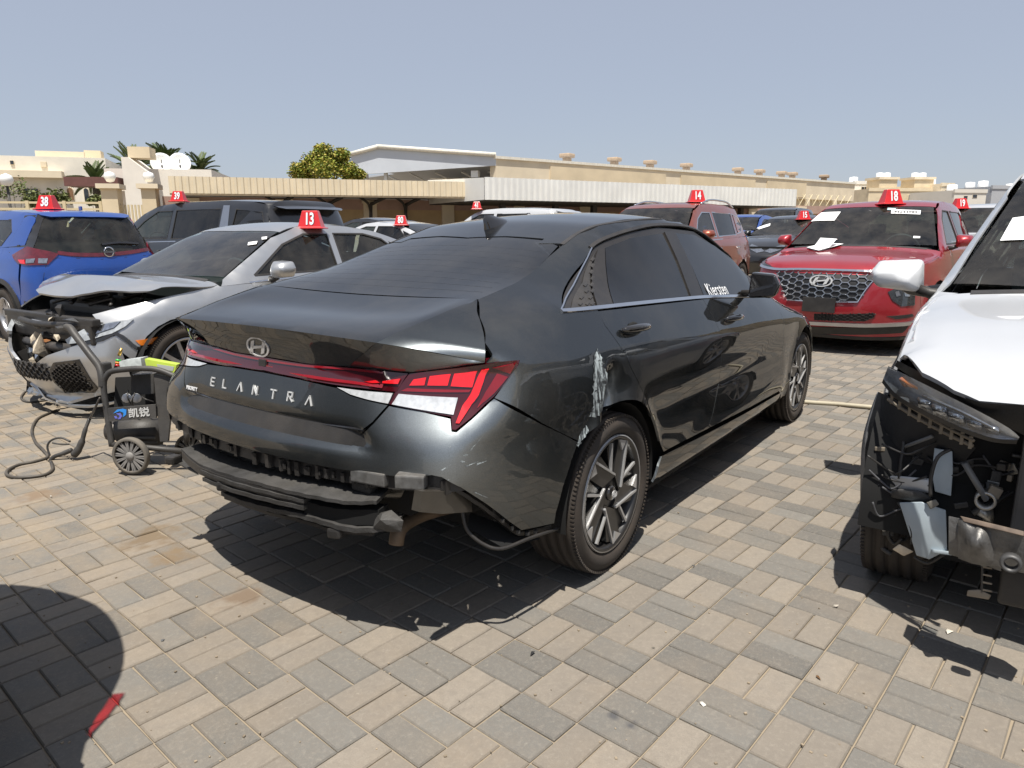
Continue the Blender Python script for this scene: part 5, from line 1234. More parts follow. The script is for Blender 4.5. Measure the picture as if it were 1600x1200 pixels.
ho = [(2.38, 0), (2.35, -.4), (2.37, -CV.crease(2.37)+.01)]+[(x, -CV.crease(x)+.008) for x in (2.6, 2.8, 2.92)]+[(3.06, -.64), (3.17, -.42), (3.24, -.2), (3.25, 0)]
CV.panel('crumpled_hood', 'T', ho, SILV, g=.04, sym=True, disp=civ_hood, th=.014)
CV.axis = (2.55, 0.)
# bumper skin, lamp, fog grille (seen side traced, mirrored)
e1 = [tuple(q) for q in CV.param('P', CV.lift('S+', [(2.70+.38+.06, .60), (2.70+.38+.04, .48), (2.70+.38-.02, .24)]))]
bsk = e1[::-1]+[tuple(q) for q in CV.uv('P', [(175, 525), (122, 538), (100, 546), (74, 555), (58, 566), (48, 582), (47, 600), (62, 619), (105, 633)])]
CV.panel('front_bumper', 'P', bsk, SILV, g=.03, isuv=True, mirror=True, th=.02)
CV.panel('headlight', 'P', [(104, 531), (132, 515), (170, 504), (209, 499), (196, 511), (176, 522), (124, 536), (108, 538)], mat('hazed_lens', (.40, .42, .43), .2, coat=.8, var=.35, vs=25, metal=.2), g=.03, off=.012, th=.03, mirror=True)
hl = CV.panel('lamp_reflector', 'P', [(140, 516), (165, 507), (190, 503), (180, 513), (150, 524), (138, 524)], LAMPC, g=.02, off=.018, th=.006, mirror=True)
fg = CV.uv('P', [(78, 578), (84, 566), (124, 561), (154, 607), (150, 613), (102, 613), (86, 598)])
CV.panel('fog_recess', 'P', fg, BLKG, g=.03, off=.006, th=.02, isuv=True, mirror=True)
fgi = [(a*.82+sum(p[0] for p in fg)/7*.18, b*.82+sum(p[1] for p in fg)/7*.18) for a, b in fg]
hg = hexgrille(CV, 'P', fgi, BLK, s=.030, w=.008, h=.016, aspect=1.0)
CV.panel('side_marker', 'P', [(211, 532), (255, 525), (246, 536), (220, 540)], AMBER, g=.02, off=.006, th=.02, mirror=True)
CV.strip('black_edge', 'P', [(128, 538), (160, 530), (181, 521), (200, 533), (214, 544), (236, 542)], .03, .008, BLKG, mirror=True, n=2)
CV.strip('lip', 'P', [(50, 600), (75, 622), (110, 633), (155, 633), (200, 622)], .03, .012, SILV, n=3)
# opened engine bay and broken bits at the nose
rb = MB(); rb.box((3.0, 0, .62), (.5, 1.3, .16), bev=.02); rb.box((2.75, .0, .74), (.5, 1.0, .10), bev=.03); rb.box((3.22, 0, .70), (.06, 1.35, .05), bev=.01); rb.build('engine_bay', BLK, CV.root)
for k, (x, y, z, L) in enumerate(((3.05, .55, .80, .4), (2.95, .35, .82, .5), (3.1, .1, .80, .4), (2.85, .6, .83, .35))): MB().tube(catmull([(x, y, z), (x-.1, y-L*.4, z+.03), (x-.05, y-L, z-.02)], 5), .014, 8).build('hose', BLK, CV.root)
CREAM = mat('foam_cream', (.55, .47, .36), .8, var=.3, vs=20, bump=.3)
def shard(px, py, x, sz, m, seed, car=CV, nm='broken_piece'):
    rg = np.random.default_rng(seed); d = pray(px, py); o = car.to_local(CAM_LOC)[0]; dl = d @ car.R; t = (x-o[0])/dl[0]; c = o+dl*t
    pts = [tuple(c+rg.normal(0, 1, 3)*np.array(sz)*.5) for _ in range(9)]; return blob(nm, pts, m, car.root, lv=0)
for i, (px, py, sz, m) in enumerate(((60, 510, (.04, .09, .03), CREAM), (78, 500, (.05, .05, .05), CREAM), (50, 535, (.05, .04, .08), CREAM), (66, 545, (.04, .03, .12), CREAM), (45, 560, (.05, .05, .10), BLK), (55, 585, (.05, .10, .08), BLK), (85, 525, (.06, .12, .02), CREAM),
    (92, 478, (.05, .04, .06), BLK), (75, 522, (.08, .12, .03), BLK), (60, 503, (.08, .12, .015), SILV), (110, 500, (.08, .14, .02), SILV), (45, 600, (.04, .05, .06), BLK), (66, 605, (.05, .08, .05), BLK), (40, 575, (.03, .04, .08), BLK), (72, 565, (.03, .02, .10), CREAM), (100, 510, (.06, .12, .015), BLK),
    (56, 520, (.04, .05, .03), LAMPC), (48, 548, (.03, .04, .05), SILV), (70, 533, (.03, .06, .02), mat('copper_wire', (.45, .2, .08), .4, metal=.6)), (58, 556, (.03, .03, .05), LAMPC), (82, 512, (.03, .08, .02), BLK), (64, 572, (.03, .05, .05), BLK), (52, 570, (.03, .03, .06), CREAM), (75, 490, (.04, .06, .02), BLK))): shard(px, py, 3.24+.03*(i % 4), sz, m, i)
wgr = [[(3.30, -.42, .50), (3.36, 0, .50), (3.30, .42, .50)], [(3.28, -.42, .36), (3.35, 0, .36), (3.28, .42, .36)]]
MB().tube(catmull([(3.16, .62, .66), (3.27, .35, .67), (3.30, 0., .66), (3.27, -.35, .67)], 5), .022, 8).build('upper_beam', BLK, CV.root); MB().tube(catmull([(3.14, .60, .50), (3.25, .35, .50), (3.28, 0., .50), (3.25, -.35, .5)], 5), .035, 8).build('crash_beam', STEEL, CV.root)
for k in range(9): MB().tube(catmull([tuple(np.array([3.2, .55-.1*k, .60])+RNG.normal(0, .03, 3)) for _ in range(4)], 4), .004, 5).build('loose_wire', BLK if k % 3 else CREAM, CV.root)
hexgrille(CV, 'P', [(-.25, .28), (.30, .28), (.32, .40), (-.25, .40)], BLK, s=.05, w=.012, h=.014, aspect=1.)
number_hat('m13', 487, 357, CV, '13', 'red marker 13 on the roof of the silver hatchback', size=.20)
wpaper(CV, [(388, 379), (403, 377), (401, 382), (387, 384)], 'screen_sticker', 'white sticker high on the windscreen of the silver hatchback', 'sticker')
wpaper(CV, [(409, 371), (418, 370), (417, 374), (409, 375)], 'screen_sticker', 'small pale sticker beside the white one on the silver hatchback', 'sticker')
# --- blue crossover seen from behind
KICP = [(-.84, 1.02), (-.80, 1.15), (-.72, 1.38), (-.62, 1.52), (-.4, 1.565), (.3, 1.60), (1.0, 1.605), (1.5, 1.56), (1.7, 1.48), (2.3, 1.10), (2.45, 1.06), (3.0, 1.0), (3.3, .9), (3.45, .7)]
KK = GenCar(dict(name='blue_crossover', label='blue crossover seen from behind at the left edge', pose=(1.905, 7.86, 88.), wb=2.62, fo=.84, ro=.86, hw=.88, R=.335, rim=.21, belt=1.06, rise=.06, rhw=.60, prof=KICP, wheel='steel',
    front=[(.15, -.1), (.4, 0), (.75, -.03), (1.0, -.2)], rear=[(.2, .08), (.4, .02), (.6, .0), (.9, .02), (1.05, .06), (1.2, .12), (1.55, .30)], cuts=(1.95, .95, .05), cowl=2.30, header=1.66, rheader=-.45, tail=-.75, paint=BLUEP, clad=True,
    dlo=[[(1.9, 1.10), (1.02, 1.12), (1.0, 1.47), (1.35, 1.46), (1.6, 1.38)], [(.94, 1.12), (.12, 1.16), (-.05, 1.32), (.05, 1.46), (.92, 1.47)]], mirror=(1.85, 1.13), rgl=CABIN_GL, gl=[CABIN_GL]*4, hood_front=3.30, pillarm=BLKG, rear_top=1.05, seat=INTERT, front_top=.85))
KK.axis = (.30, 0.)
LDK = mat('smoked_red_lens', (.10, .008, .014), .12, coat=1., var=.3, vs=20)
for q, m, of in (([(20, 399), (44, 385), (78, 393), (92, 397), (75, 414), (40, 415), (30, 412)], LDK, .012), ([(30, 406), (40, 406), (41, 413), (34, 412)], LREDB, .018), ([(43, 405), (56, 404), (54, 411), (42, 412)], LAMPC, .018), ([(60, 404), (75, 404), (73, 412), (60, 412)], LAMPC, .018),
                 ([(230, 386), (236, 378), (256, 391), (257, 398), (246, 404), (238, 398)], LDK, .012)): KK.panel('tail_light', 'P', q, m, g=.03, off=of, th=.02)
KK.strip('tail_trim', 'P', [(90, 395), (120, 398), (165, 398), (205, 394), (236, 388)], .055, .008, LDK, n=4)
o_, n_ = KK.pt('P', (169, 394.5), .022); rg_ = MB(); rg_.lathe([(.050, -.004), (.062, .0), (.062, .008), (.050, .008)], 28); rg_.box((0, 0, .004), (.135, .022, .012)); e_ = rg_.build('round_badge', CHROME, KK.root); e_.matrix_local = frame(o_, Vector((0, -1, 0)), Vector((0, 0, 1)))
KK.strip('rear_wiper', 'R', [(158, 383), (185, 380), (214, 381.5)], .03, .03, BLKG, n=3)
KK.strip('lid_crease', 'P', [(68, 440), (72, 415), (90, 403), (160, 405), (225, 399), (240, 402)], .006, .001, BLKG, n=2)
ae = KK.panel('number_recess', 'P', [(118, 425), (128, 412), (212, 408), (215, 420), (205, 430)], BLUEP, g=.04, off=-.03, th=.0)
KK.panel('rear_cladding', 'P', [(38, 470), (95, 490), (150, 498), (150, 530), (60, 515)], BLK, g=.05, off=.01, th=.02)
MB().box((0, 0, 0), (.07, .02, .05), bev=.006).build('roof_aerial', BLUEP, KK.root).location = (-.35, 0, 1.60)
number_hat('m38', 76, 327, KK, '38', 'red marker 38 on the roof of the blue crossover', size=.22)
# --- black people carrier
VANP = [(-1.1, 1.05), (-1.06, 1.25), (-1.0, 1.5), (-.93, 1.66), (-.8, 1.715), (0, 1.755), (1.2, 1.76), (1.8, 1.72), (2.2, 1.60), (3.0, 1.16), (3.2, 1.10), (3.6, 1.02), (3.95, .90), (4.05, .6)]
VN = GenCar(dict(name='black_van', label='black people carrier with silver rear pillar behind the silver hatchback', cat='van', pose=(4.60, 7.46, 91.7, .03), wb=3.09, fo=.97, ro=1.10, hw=.995, R=.35, rim=.24, belt=1.13, rise=.02, rhw=.72, prof=VANP, wheel='dark',
    front=[(.15, -.1), (.4, 0), (.8, -.03), (1.1, -.3)], rear=[(.2, .08), (.5, .0), (.9, .0), (1.1, .02), (1.7, .22)], cuts=(2.35, 1.25, -.05), cowl=3.0, header=2.1, rheader=-.90, tail=-1.02, paint=BLACKP,
    dlo=[[(2.5, 1.18), (1.36, 1.18), (1.34, 1.60), (1.75, 1.60), (2.1, 1.45)], [(1.25, 1.18), (.12, 1.19), (.14, 1.61), (1.24, 1.61)], [(-.16, 1.20), (-.85, 1.22), (-.72, 1.55), (-.20, 1.60)]], mirror=(2.3, 1.2), trim=CHROME, gl=[CABIN_GL, PRIV_GL, PRIV_GL], hood_front=3.85, front_top=.85, rear_top=1.13))
VN.panel('silver_pillar', 'S+', [(.09, 1.66), (-.05, 1.655), (-.10, 1.30), (-.20, 1.205), (-.32, 1.17), (.09, 1.16)], SATIN, g=.05, off=.006, th=.01)
VN.panel('roof_spoiler', 'T', [(-.80, 0), (-.80, -.66), (-1.0, -.66), (-1.04, 0)], BLACKP, g=.06, sym=True, off=.02, th=.04)
number_hat('m39', 280, 315, VN, '39', 'red marker 39 on the roof of the black people carrier', size=.20)
# --- copper SUV
RG = GenCar(dict(name='copper_suv', label='copper orange SUV with roof rails behind the dark sedan roof', pose=(10.35, 2.92, 180., .06), wb=2.70, fo=.92, ro=.98, hw=.92, R=.35, rim=.235, belt=1.09, rise=.03, rhw=.60, wheel='five',
    prof=[(-1.0, 1.02), (-.92, 1.15), (-.84, 1.38), (-.70, 1.58), (-.5, 1.65), (.2, 1.70), (1.0, 1.71), (1.45, 1.68), (1.7, 1.60), (2.4, 1.15), (2.55, 1.11), (3.1, 1.03), (3.45, .92), (3.6, .7)], front=[(.15, -.1), (.4, 0), (.8, -.03), (1.1, -.25)], rear=[(.2, .1), (.5, 0), (.9, .02), (1.1, .08), (1.6, .34)],
    cuts=(2.0, 1.0, .05), cowl=2.40, header=1.68, rheader=-.58, tail=-.85, paint=RUST, dlo=[[(2.0, 1.15), (1.12, 1.15), (1.10, 1.53), (1.45, 1.53), (1.70, 1.43)], [(1.02, 1.15), (.10, 1.17), (.05, 1.53), (1.0, 1.54)], [(.02, 1.19), (-.30, 1.22), (-.52, 1.36), (-.38, 1.48), (-.02, 1.53)]], mirror=(1.95, 1.18), trim=CHROME, seal=CHROME, gl=[CABIN_GL, PRIV_GL, PRIV_GL], handle=CHROME, front_top=.88, rear_top=1.08))
for sg in (-1, 1):
    ys = [(x, sg*(RG.crease(x)-.03)) for x in (1.3, .9, .4, 0., -.35)]
    MB().tube(catmull([(x, y, RG.top(x, y)+h) for (x, y), h in zip(ys, (.0, .05, .06, .055, .0))], 6), .016, 8).build('roof_rail', CHROME, RG.root)
RG.panel('glass_roof', 'T', [(1.2, 0), (1.2, -.40), (.1, -.40), (.1, 0)], BLKG, g=.08, sym=True, off=.004, th=.006)
number_hat('m14', 1088, 316, RG, '14', 'red marker 14 on the roof of the copper orange SUV', size=.25)
# --- white SUV with the stripped nose, right foreground
WS = GenCar(dict(name='white_suv', label='white SUV with its front bumper stripped off, at the right edge', pose=(3.32, -2.61, 180.), wb=2.67, fo=.92, ro=.95, hw=.925, R=.35, rim=.23, belt=1.03, rise=.02, rhw=.60, wheel='five',
    prof=[(-1.0, .98), (-.9, 1.1), (-.8, 1.35), (-.68, 1.53), (-.5, 1.59), (.2, 1.63), (1.0, 1.635), (1.25, 1.61), (1.45, 1.54), (2.16, 1.09), (2.30, 1.06), (2.7, 1.015), (3.0, .955), (3.2, .885), (3.30, .82), (3.4, .6)], front=[(.15, -.1), (.4, 0), (.8, -.02), (1.0, -.2)], rear=[(.2, .1), (.5, 0), (.9, .02), (1.05, .08), (1.55, .32)],
    cuts=(1.98, .95, .05), cowl=2.16, header=1.42, rheader=-.56, tail=-.85, paint=WHITE, dlo=[[(1.90, 1.08), (1.02, 1.08), (1.0, 1.47), (1.28, 1.47), (1.50, 1.39)], [(.94, 1.08), (.12, 1.10), (.02, 1.38), (.05, 1.47), (.92, 1.48)], [(.0, 1.12), (-.45, 1.15), (-.35, 1.38), (-.08, 1.43)]], mirror=(1.80, 1.085), msc=(1.2, 1.28, 1.0), mirror_paint=mat('pale_body_white', (.78, .79, .80), .35, coat=.6, var=.02), skip=('front', 'fender', 'hood'), hood_front=3.27, cf=.30, gl=[CABIN_GL, PRIV_GL, PRIV_GL], rear_top=1.03))  # mirror caps take a paler body white, brightened against the shade on them
# --- more distant cars of the rows
BS = GenCar(dict(name='black_sedan', label='black sedan facing the camera between the copper SUV and the red SUV', pose=(17.0, 2.45, 178., .20), wb=2.80, fo=.90, ro=1.0, hw=.91, R=.33, belt=.96, rise=.02, rhw=.58, prof=[(x*1.02, z*1.04) for x, z in SEDP], front=[(.15, -.1), (.4, 0), (.7, -.03), (.9, -.25)], rear=[(.2, .1), (.6, 0), (1.0, .1)], cuts=(2.1, 1.08, .15), cowl=2.37, header=1.66, rheader=.45, tail=-.45, fast=True, paint=BLACKP, dlo=[[(x*1.02, z*1.04) for x, z in d] for d in SDLO], mirror=(1.9, 1.03), front_top=.80, hood_front=3.5, g=.08, rear_top=.95))
BS.axis = (2.75, 0.)
BS.panel('headlight', 'P', [(1194, 393), (1206, 387), (1228, 382), (1222, 390), (1204, 396)], LAMPC, g=.05, off=.01, th=.01, mirror=True)
wpaper(BS, [(1182, 356), (1204, 349), (1203, 353), (1186, 358.5)], 'paper_sheet', 'white paper sheet behind the windscreen of the black sedan', 'paper')
number_hat('m15', 1255, 343, BS, '15', 'red marker 15 on the roof of the black sedan', size=.25)
W19 = GenCar(dict(name='white_suv', label='white SUV behind the red SUV with marker 19 on it', pose=(16.2, -1.35, 180., .14), wb=2.70, fo=.90, ro=.95, hw=.93, R=.35, belt=1.08, rise=.02, rhw=.60, prof=[(a, b-.01) for a, b in SUVP], front=[(.15, -.1), (.4, 0), (.8, -.03), (1.1, -.25)], rear=[(.2, .1), (.5, 0), (.9, .02), (1.1, .08), (1.6, .34)], cuts=(2.0, 1.0, .05), cowl=2.42, header=1.72, rheader=-.62, tail=-.9, paint=WHITE, dlo=SF.sp['dlo'], mirror=(1.95, 1.15), g=.08, front_top=.9))
number_hat('m19', 1499, 326, W19, '19', 'red marker 19 on the roof of the white SUV behind the red one', size=.25)
W41 = GenCar(dict(name='white_suv', label='white SUV in the far row with marker 41 over the dark sedan roof', pose=(12.6, 7.6, 90., .19), wb=2.70, fo=.90, ro=.95, hw=.93, R=.35, belt=1.08, rise=.02, rhw=.60, prof=SUVP, front=[(.15, -.1), (.4, 0), (.8, -.03), (1.1, -.25)], rear=[(.2, .1), (.5, 0), (.9, .02), (1.1, .08), (1.6, .34)], cuts=(2.0, 1.0, .05), cowl=2.42, header=1.72, rheader=-.62, tail=-.9, paint=WHITE, dlo=SF.sp['dlo'], mirror=(1.95, 1.15), g=.08, front_top=.9))
number_hat('m41', 745, 327, W41, '41', 'red marker 41 on the roof of the far white SUV', size=.23)
W80 = GenCar(dict(name='white_sedan', label='white car behind the silver hatchback with marker 80 on it', pose=(8.4, 7.4, 90., .12), wb=2.70, fo=.88, ro=1.0, hw=.90, R=.33, belt=.94, rise=.02, rhw=.58, prof=SEDP, front=[(.15, -.1), (.4, 0), (.7, -.03), (.9, -.25)], rear=[(.2, .1), (.6, 0), (1.0, .1)], cuts=(2.1, 1.08, .15), cowl=2.32, header=1.62, rheader=.45, tail=-.45, fast=True, paint=WHITE, dlo=SDLO, mirror=(1.86, 1.05), front_top=.80, hood_front=3.45, g=.08, rear_top=.95))
number_hat('m80', 627, 352, W80, '80', 'red marker 80 on the roof of the white car', size=.235)
# --- dark car at the lower left corner: only its flank edge and its shadow reach the picture
LF = GenCar(dict(name='dark_car', label='dark car at the lower left edge casting a round shadow', pose=(-2.60, .215, 180.), wb=2.70, fo=.88, ro=.93, hw=.90, R=.33, belt=1.06, rise=.02, rhw=.82, prof=[(-.98, 1.2), (-.93, 1.45), (-.85, 1.56), (-.6, 1.62), (.3, 1.66), (1.0, 1.66), (1.5, 1.60), (1.7, 1.52), (2.3, 1.10), (2.45, 1.06), (3.0, 1.0), (3.3, .9), (3.5, .7)], front=[(.15, -.1), (.4, 0), (.7, -.03), (.9, -.25)], rear=[(.2, .06), (.45, .0), (.65, 0), (1.3, .01), (1.5, .06), (1.65, .2)], cuts=(1.95, .95, .05), cowl=2.30, header=1.66, rheader=-.70, tail=-.85, paint=BLACKP, dlo=KK.sp['dlo'], mirror=(1.86, 1.13), front_top=.85, hood_front=3.35, rear_top=1.05, cr=.42, tr=.14, ks=.30, nospoiler=True, rgl=BLKG, gl=[BLKG]*4, wsg=BLKG))
LF.axis = (.3, 0.)

RLG = glass('thin_red_lens', (1.0, .14, .18), 1.2, .0)
for q in ([(PI+.50, 1.10), (PI+.72, 1.08), (PI+.74, 1.36), (PI+.52, 1.38)],): LF.panel('tail_light', 'P', q, RLG, g=.05, off=.035, th=.05, isuv=True, mirror=True)
BC = GenCar(dict(name='blue_car', label='small piece of a blue car behind the black sedan', pose=(20.5, 4.9, 178., .33), wb=2.62, fo=.84, ro=.86, hw=.88, R=.33, belt=.96, rhw=.58, prof=[(x, z*1.03) for x, z in SEDP], front=[(.15, -.1), (.4, 0), (.7, -.03), (.9, -.25)], rear=[(.2, .1), (.6, 0), (1.0, .1)], cuts=(2.1, 1.08, .15), cowl=2.32, header=1.62, rheader=.45, tail=-.45, fast=True, paint=BLUEP, dlo=SDLO, mirror=(1.86, 1.05), front_top=.80, hood_front=3.35, g=.12, rear_top=.95))
DS = GenCar(dict(name='dark_suv', label='dark SUV roof behind the blue car in the far row', pose=(25.0, 5.1, 178., .4), wb=2.765, fo=.93, ro=1.05, hw=.945, R=.36, belt=1.10, rise=.02, rhw=.62, prof=SUVP, front=[(.15, -.12), (.5, 0), (.9, -.09), (1.1, -.4)], rear=[(.2, .1), (.5, .0), (.9, .03), (1.1, .10), (1.6, .38)], cuts=(2.05, 1.0, .05), cowl=2.42, header=1.72, rheader=-.62, tail=-.95, paint=BLACKP, dlo=SF.sp['dlo'], mirror=(1.98, 1.17), g=.12, front_top=.94))
DS2 = GenCar(dict(name='black_hatchback', label='black car roof between the black van and the white car', pose=(10.2, 9.8, 90., .19), wb=2.70, fo=.88, ro=1.0, hw=.90, R=.33, belt=.94, rise=.02, rhw=.58, prof=[(x, z*1.04) for x, z in SEDP], front=[(.15, -.1), (.4, 0), (.7, -.03), (.9, -.25)], rear=[(.2, .1), (.6, 0), (1.0, .1)], cuts=(2.1, 1.08, .15), cowl=2.32, header=1.62, rheader=.45, tail=-.45, fast=True, paint=BLACKP, dlo=[[(x, z*1.04) for x, z in d] for d in SDLO], mirror=(1.86, 1.05), front_top=.80, hood_front=3.45, g=.12, rear_top=.95))

# closed shell added inside the dark car so it casts a solid round shadow
zs_ = np.linspace(.25, 1.56, 16); an_ = np.linspace(0, 2*PI, 73)[:-1]; V = []; F_ = []
for z in zs_:
    D = np.stack([-np.cos(an_), -np.sin(an_), 0*an_], 1); O = np.array([.5, 0, z])-D*3.6; V += list(LF.march(O, D, 3.55, 220)*np.array([.985, .985, 1])+np.array([.008, 0, 0]))
n_ = len(an_)
for i in range(len(zs_)-1):
    for j in range(n_): F_.append((i*n_+j, i*n_+(j+1) % n_, (i+1)*n_+(j+1) % n_, (i+1)*n_+j))
F_ += [tuple(range((len(zs_)-1)*n_, len(zs_)*n_))]
MB().add(V, F_, True).build('shadow_shell', BLKG, LF.root)
# ---------------------------------------------------------------- bared nose of the white SUV
WR = WS.root
def wl_(px, py, x): return tuple(WS.to_local(on_plane(px, py, 0, x))[0])
def wgrid(name, rows, m, n=6, parent=None, th=0.):
    """loft between pixel curves: each row a list of (px, py, world x)"""
    R_ = [catmull([wl_(*q) for q in r], n) for r in rows]; k = len(R_[0]); V = [p for r in R_ for p in r]
    F_ = [(i*k+j, i*k+j+1, (i+1)*k+j+1, (i+1)*k+j) for i in range(len(R_)-1) for j in range(k-1)]
    o = MB().add(V, F_, True).build(name, m, parent or WR)
    if th: md = o.modifiers.new('s', 'SOLIDIFY'); md.thickness = th
    return o
hq = WS.uv('T', [(1405, 562), (1440, 582), (1490, 610), (1530, 627), (1600, 633)])
wh = [(2.22, 0), (2.19, -.4), (2.21, -WS.crease(2.21)+.015)]+[(x, -WS.crease(x)+.012) for x in (2.4, 2.6, 2.75) if x < hq[0][0]-.05]+hq+[(hq[-1][0]+.03, -.25), (hq[-1][0]+.04, 0)]
WS.panel('hood', 'T', wh, WHITE, g=.05, sym=True, isuv=True, th=.016)
# fender: a shell over the wheel, ending at the lamp
ar_ = .405
fe = [(1.98, 1.05), (1.98, .24), (2.25, .24)]+arc(2.67, .35, ar_, 192, 62, 14)+[(2.88, .74)]+[(x, WS.top(x, WS.crease(x))-.004) for x in np.linspace(2.86, 2.22, 7)]+[(2.20, 1.05)]
WS.panel('fender', 'S-', fe, WHITE, g=.04, mirror=True, th=.012)
wgrid('bonnet_gap_strip', [[(1402, 563, .40), (1440, 583, .25), (1490, 611, .13), (1530, 628, .06), (1600, 633, .04)], [(1398, 572, .44), (1438, 598, .30), (1490, 626, .18), (1535, 648, .12), (1600, 680, .12)]], BLK)  # black strip stands in for the shaded gap between hood and lamp
# headlight: housing, chrome modules, amber unit, clear lens
top_ = [(1388, 572, .42), (1420, 588, .27), (1470, 613, .17), (1530, 643, .10), (1575, 668, .06), (1593, 683, .05)]; bot_ = [(1380, 592, .44), (1402, 617, .30), (1445, 642, .20), (1500, 667, .13), (1550, 684, .08), (1590, 688, .055)]
top_ = [(a, b, c-.07) for a, b, c in top_]; bot_ = [(a, b, c-.06) for a, b, c in bot_]
mid_ = [((a[0]+b[0])/2, (a[1]+b[1])/2, (a[2]+b[2])/2-.03) for a, b in zip(top_, bot_)]
hl_ = empty('headlight', parent=WR); hl_.matrix_local = Matrix.Identity(4)
bk = lambda r, d: [(a, b, c+d) for a, b, c in r]
wgrid('lamp_housing', [bk(top_, .05), bk(mid_, .10), bk(bot_, .05)], mat('lamp_inner', (.34, .37, .41), .25, metal=.5, coat=.4, var=.35, vs=30), 6, hl_)
LENS = glass('lamp_lens', (.86, .90, .94), 1.5, .22)  # high dust share puts a hazy brightness into the lens
wgrid('lamp_lens', [top_, mid_, bot_], LENS, 6, hl_)
wgrid('lamp_bezel', [bk(bot_, -.002), [(a-2, b+6, c+.01) for a, b, c in bot_]], BLK, 6, hl_)
for k, (x0, y0, x1, y1, x) in enumerate(((1435, 628, 1455, 640, .22), (1458, 638, 1480, 652, .18), (1484, 650, 1507, 661, .15), (1512, 661, 1535, 670, .13), (1540, 668, 1562, 678, .11))):
    wgrid('lamp_module', [[(x0, y0-8, x-.03), (x1, y0-2, x-.04)], [(x0+3, y1-5, x-.02), (x1+2, y1+1, x-.03)]], LAMPC, 1, hl_, .01)
wgrid('turn_signal', [[(1404, 592, .28), (1432, 606, .22)], [(1412, 606, .29), (1436, 612, .23)]], AMBER, 2, hl_, .012)
wgrid('light_guide', [[(1440, 616, .14), (1500, 641, .07), (1560, 672, .02)], [(1440, 619, .14), (1500, 645, .07), (1560, 676, .02)]], LAMPC, 4, hl_, .006)
# bumper bracket below the lamp: two rails with rungs
BRK = mat('bracket_plastic', (.20, .17, .13), .55, var=.3, dust=.3)
ra = catmull([wl_(1392, 615, .36), wl_(1430, 640, .26), wl_(1480, 668, .18), wl_(1522, 689, .13)], 6); rb_ = catmull([wl_(1388, 624, .36), wl_(1428, 650, .27), wl_(1478, 677, .19), wl_(1520, 697, .14)], 6)
lad = MB().tube(ra, .005, 6).tube(rb_, .006, 6).build('lamp_bracket', BRK, WR)
for k in range(1, len(ra)-1, 2): MB().box(tuple((np.array(ra[k])+np.array(rb_[k]))/2), (.012, .010, .04), bev=.002).build('bracket_rung', BRK, WR)
# inner liner, dark bay and radiator frame
wgrid('arch_liner', [[(1372, 612, .46), (1400, 625, .33), (1460, 660, .25), (1525, 700, .22)], [(1358, 660, .44), (1395, 690, .34), (1450, 715, .30), (1500, 730, .30)], [(1352, 700, .44), (1385, 745, .36), (1430, 760, .36), (1470, 770, .36)], [(1350, 760, .46), (1372, 800, .44), (1385, 830, .44), (1400, 850, .46)]], mat('liner_black', (.012, .013, .016), .6, var=.3, bump=.2, bs=40), 5)
wgrid('fender_edge', [[(1371, 612, .48), (1357, 650, .47), (1346, 700, .47), (1344, 790, .50), (1344, 850, .52)], [(1376, 616, .45), (1362, 655, .44), (1353, 702, .44), (1352, 790, .47), (1353, 855, .50)]], mat('scuffed_grey', (.24, .24, .24), .6, var=.4, vs=12), 6, None, .004)
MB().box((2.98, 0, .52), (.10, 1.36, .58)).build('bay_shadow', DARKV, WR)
MB().box((3.06, -.02, .60), (.04, .78, .46), bev=.01).build('radiator', mat('radiator_grey', (.05, .05, .052), .5, metal=.4, bump=.6, bs=90), WR)
SUP = mat('support_grey', (.085, .087, .09), .5, metal=.4, var=.3, dust=.15)
for y in (-.44, .44): MB().box((3.11, y, .60), (.05, .075, .62), bev=.01).build('radiator_post', SUP, WR)
MB().box((3.10, 0, .80), (.06, 1.1, .05), bev=.01).build('lock_carrier', BLK, WR)
wgrid('battery_tray', [[(1500, 700, .40), (1600, 720, .34)], [(1485, 760, .40), (1600, 770, .34)], [(1490, 800, .40), (1600, 810, .34)]], BLK, 3, None, .01)
for px, py, r_ in ((1508, 772, .035), (1560, 782, .03), (1535, 775, .05)): o = MB().lathe([(r_, 0), (r_, .02), (r_*.6, .03), (r_*.6, 0)], 18).build('pulley', BLK, WR); o.location = wl_(px, py, .33); o.rotation_euler = (0, rad(90), 0)
o = MB().lathe([(.022, 0), (.03, .0), (.03, .05), (.022, .05), (.022, 0)], 18).build('pipe_stub', mat('alu', (.5, .49, .46), .4, metal=.8, dust=.2), WR); o.location = wl_(1541, 776, .28); o.rotation_euler = (0, rad(90), 0)
wgrid('alu_housing', [[(1510, 795, .3), (1530, 790, .27), (1550, 788, .28)], [(1508, 803, .3), (1535, 805, .25), (1553, 802, .28)], [(1535, 815, .3), (1548, 818, .28), (1554, 815, .3)]], mat('alu', (.5, .49, .46), .4, metal=.8, dust=.2), 4, None, .01)
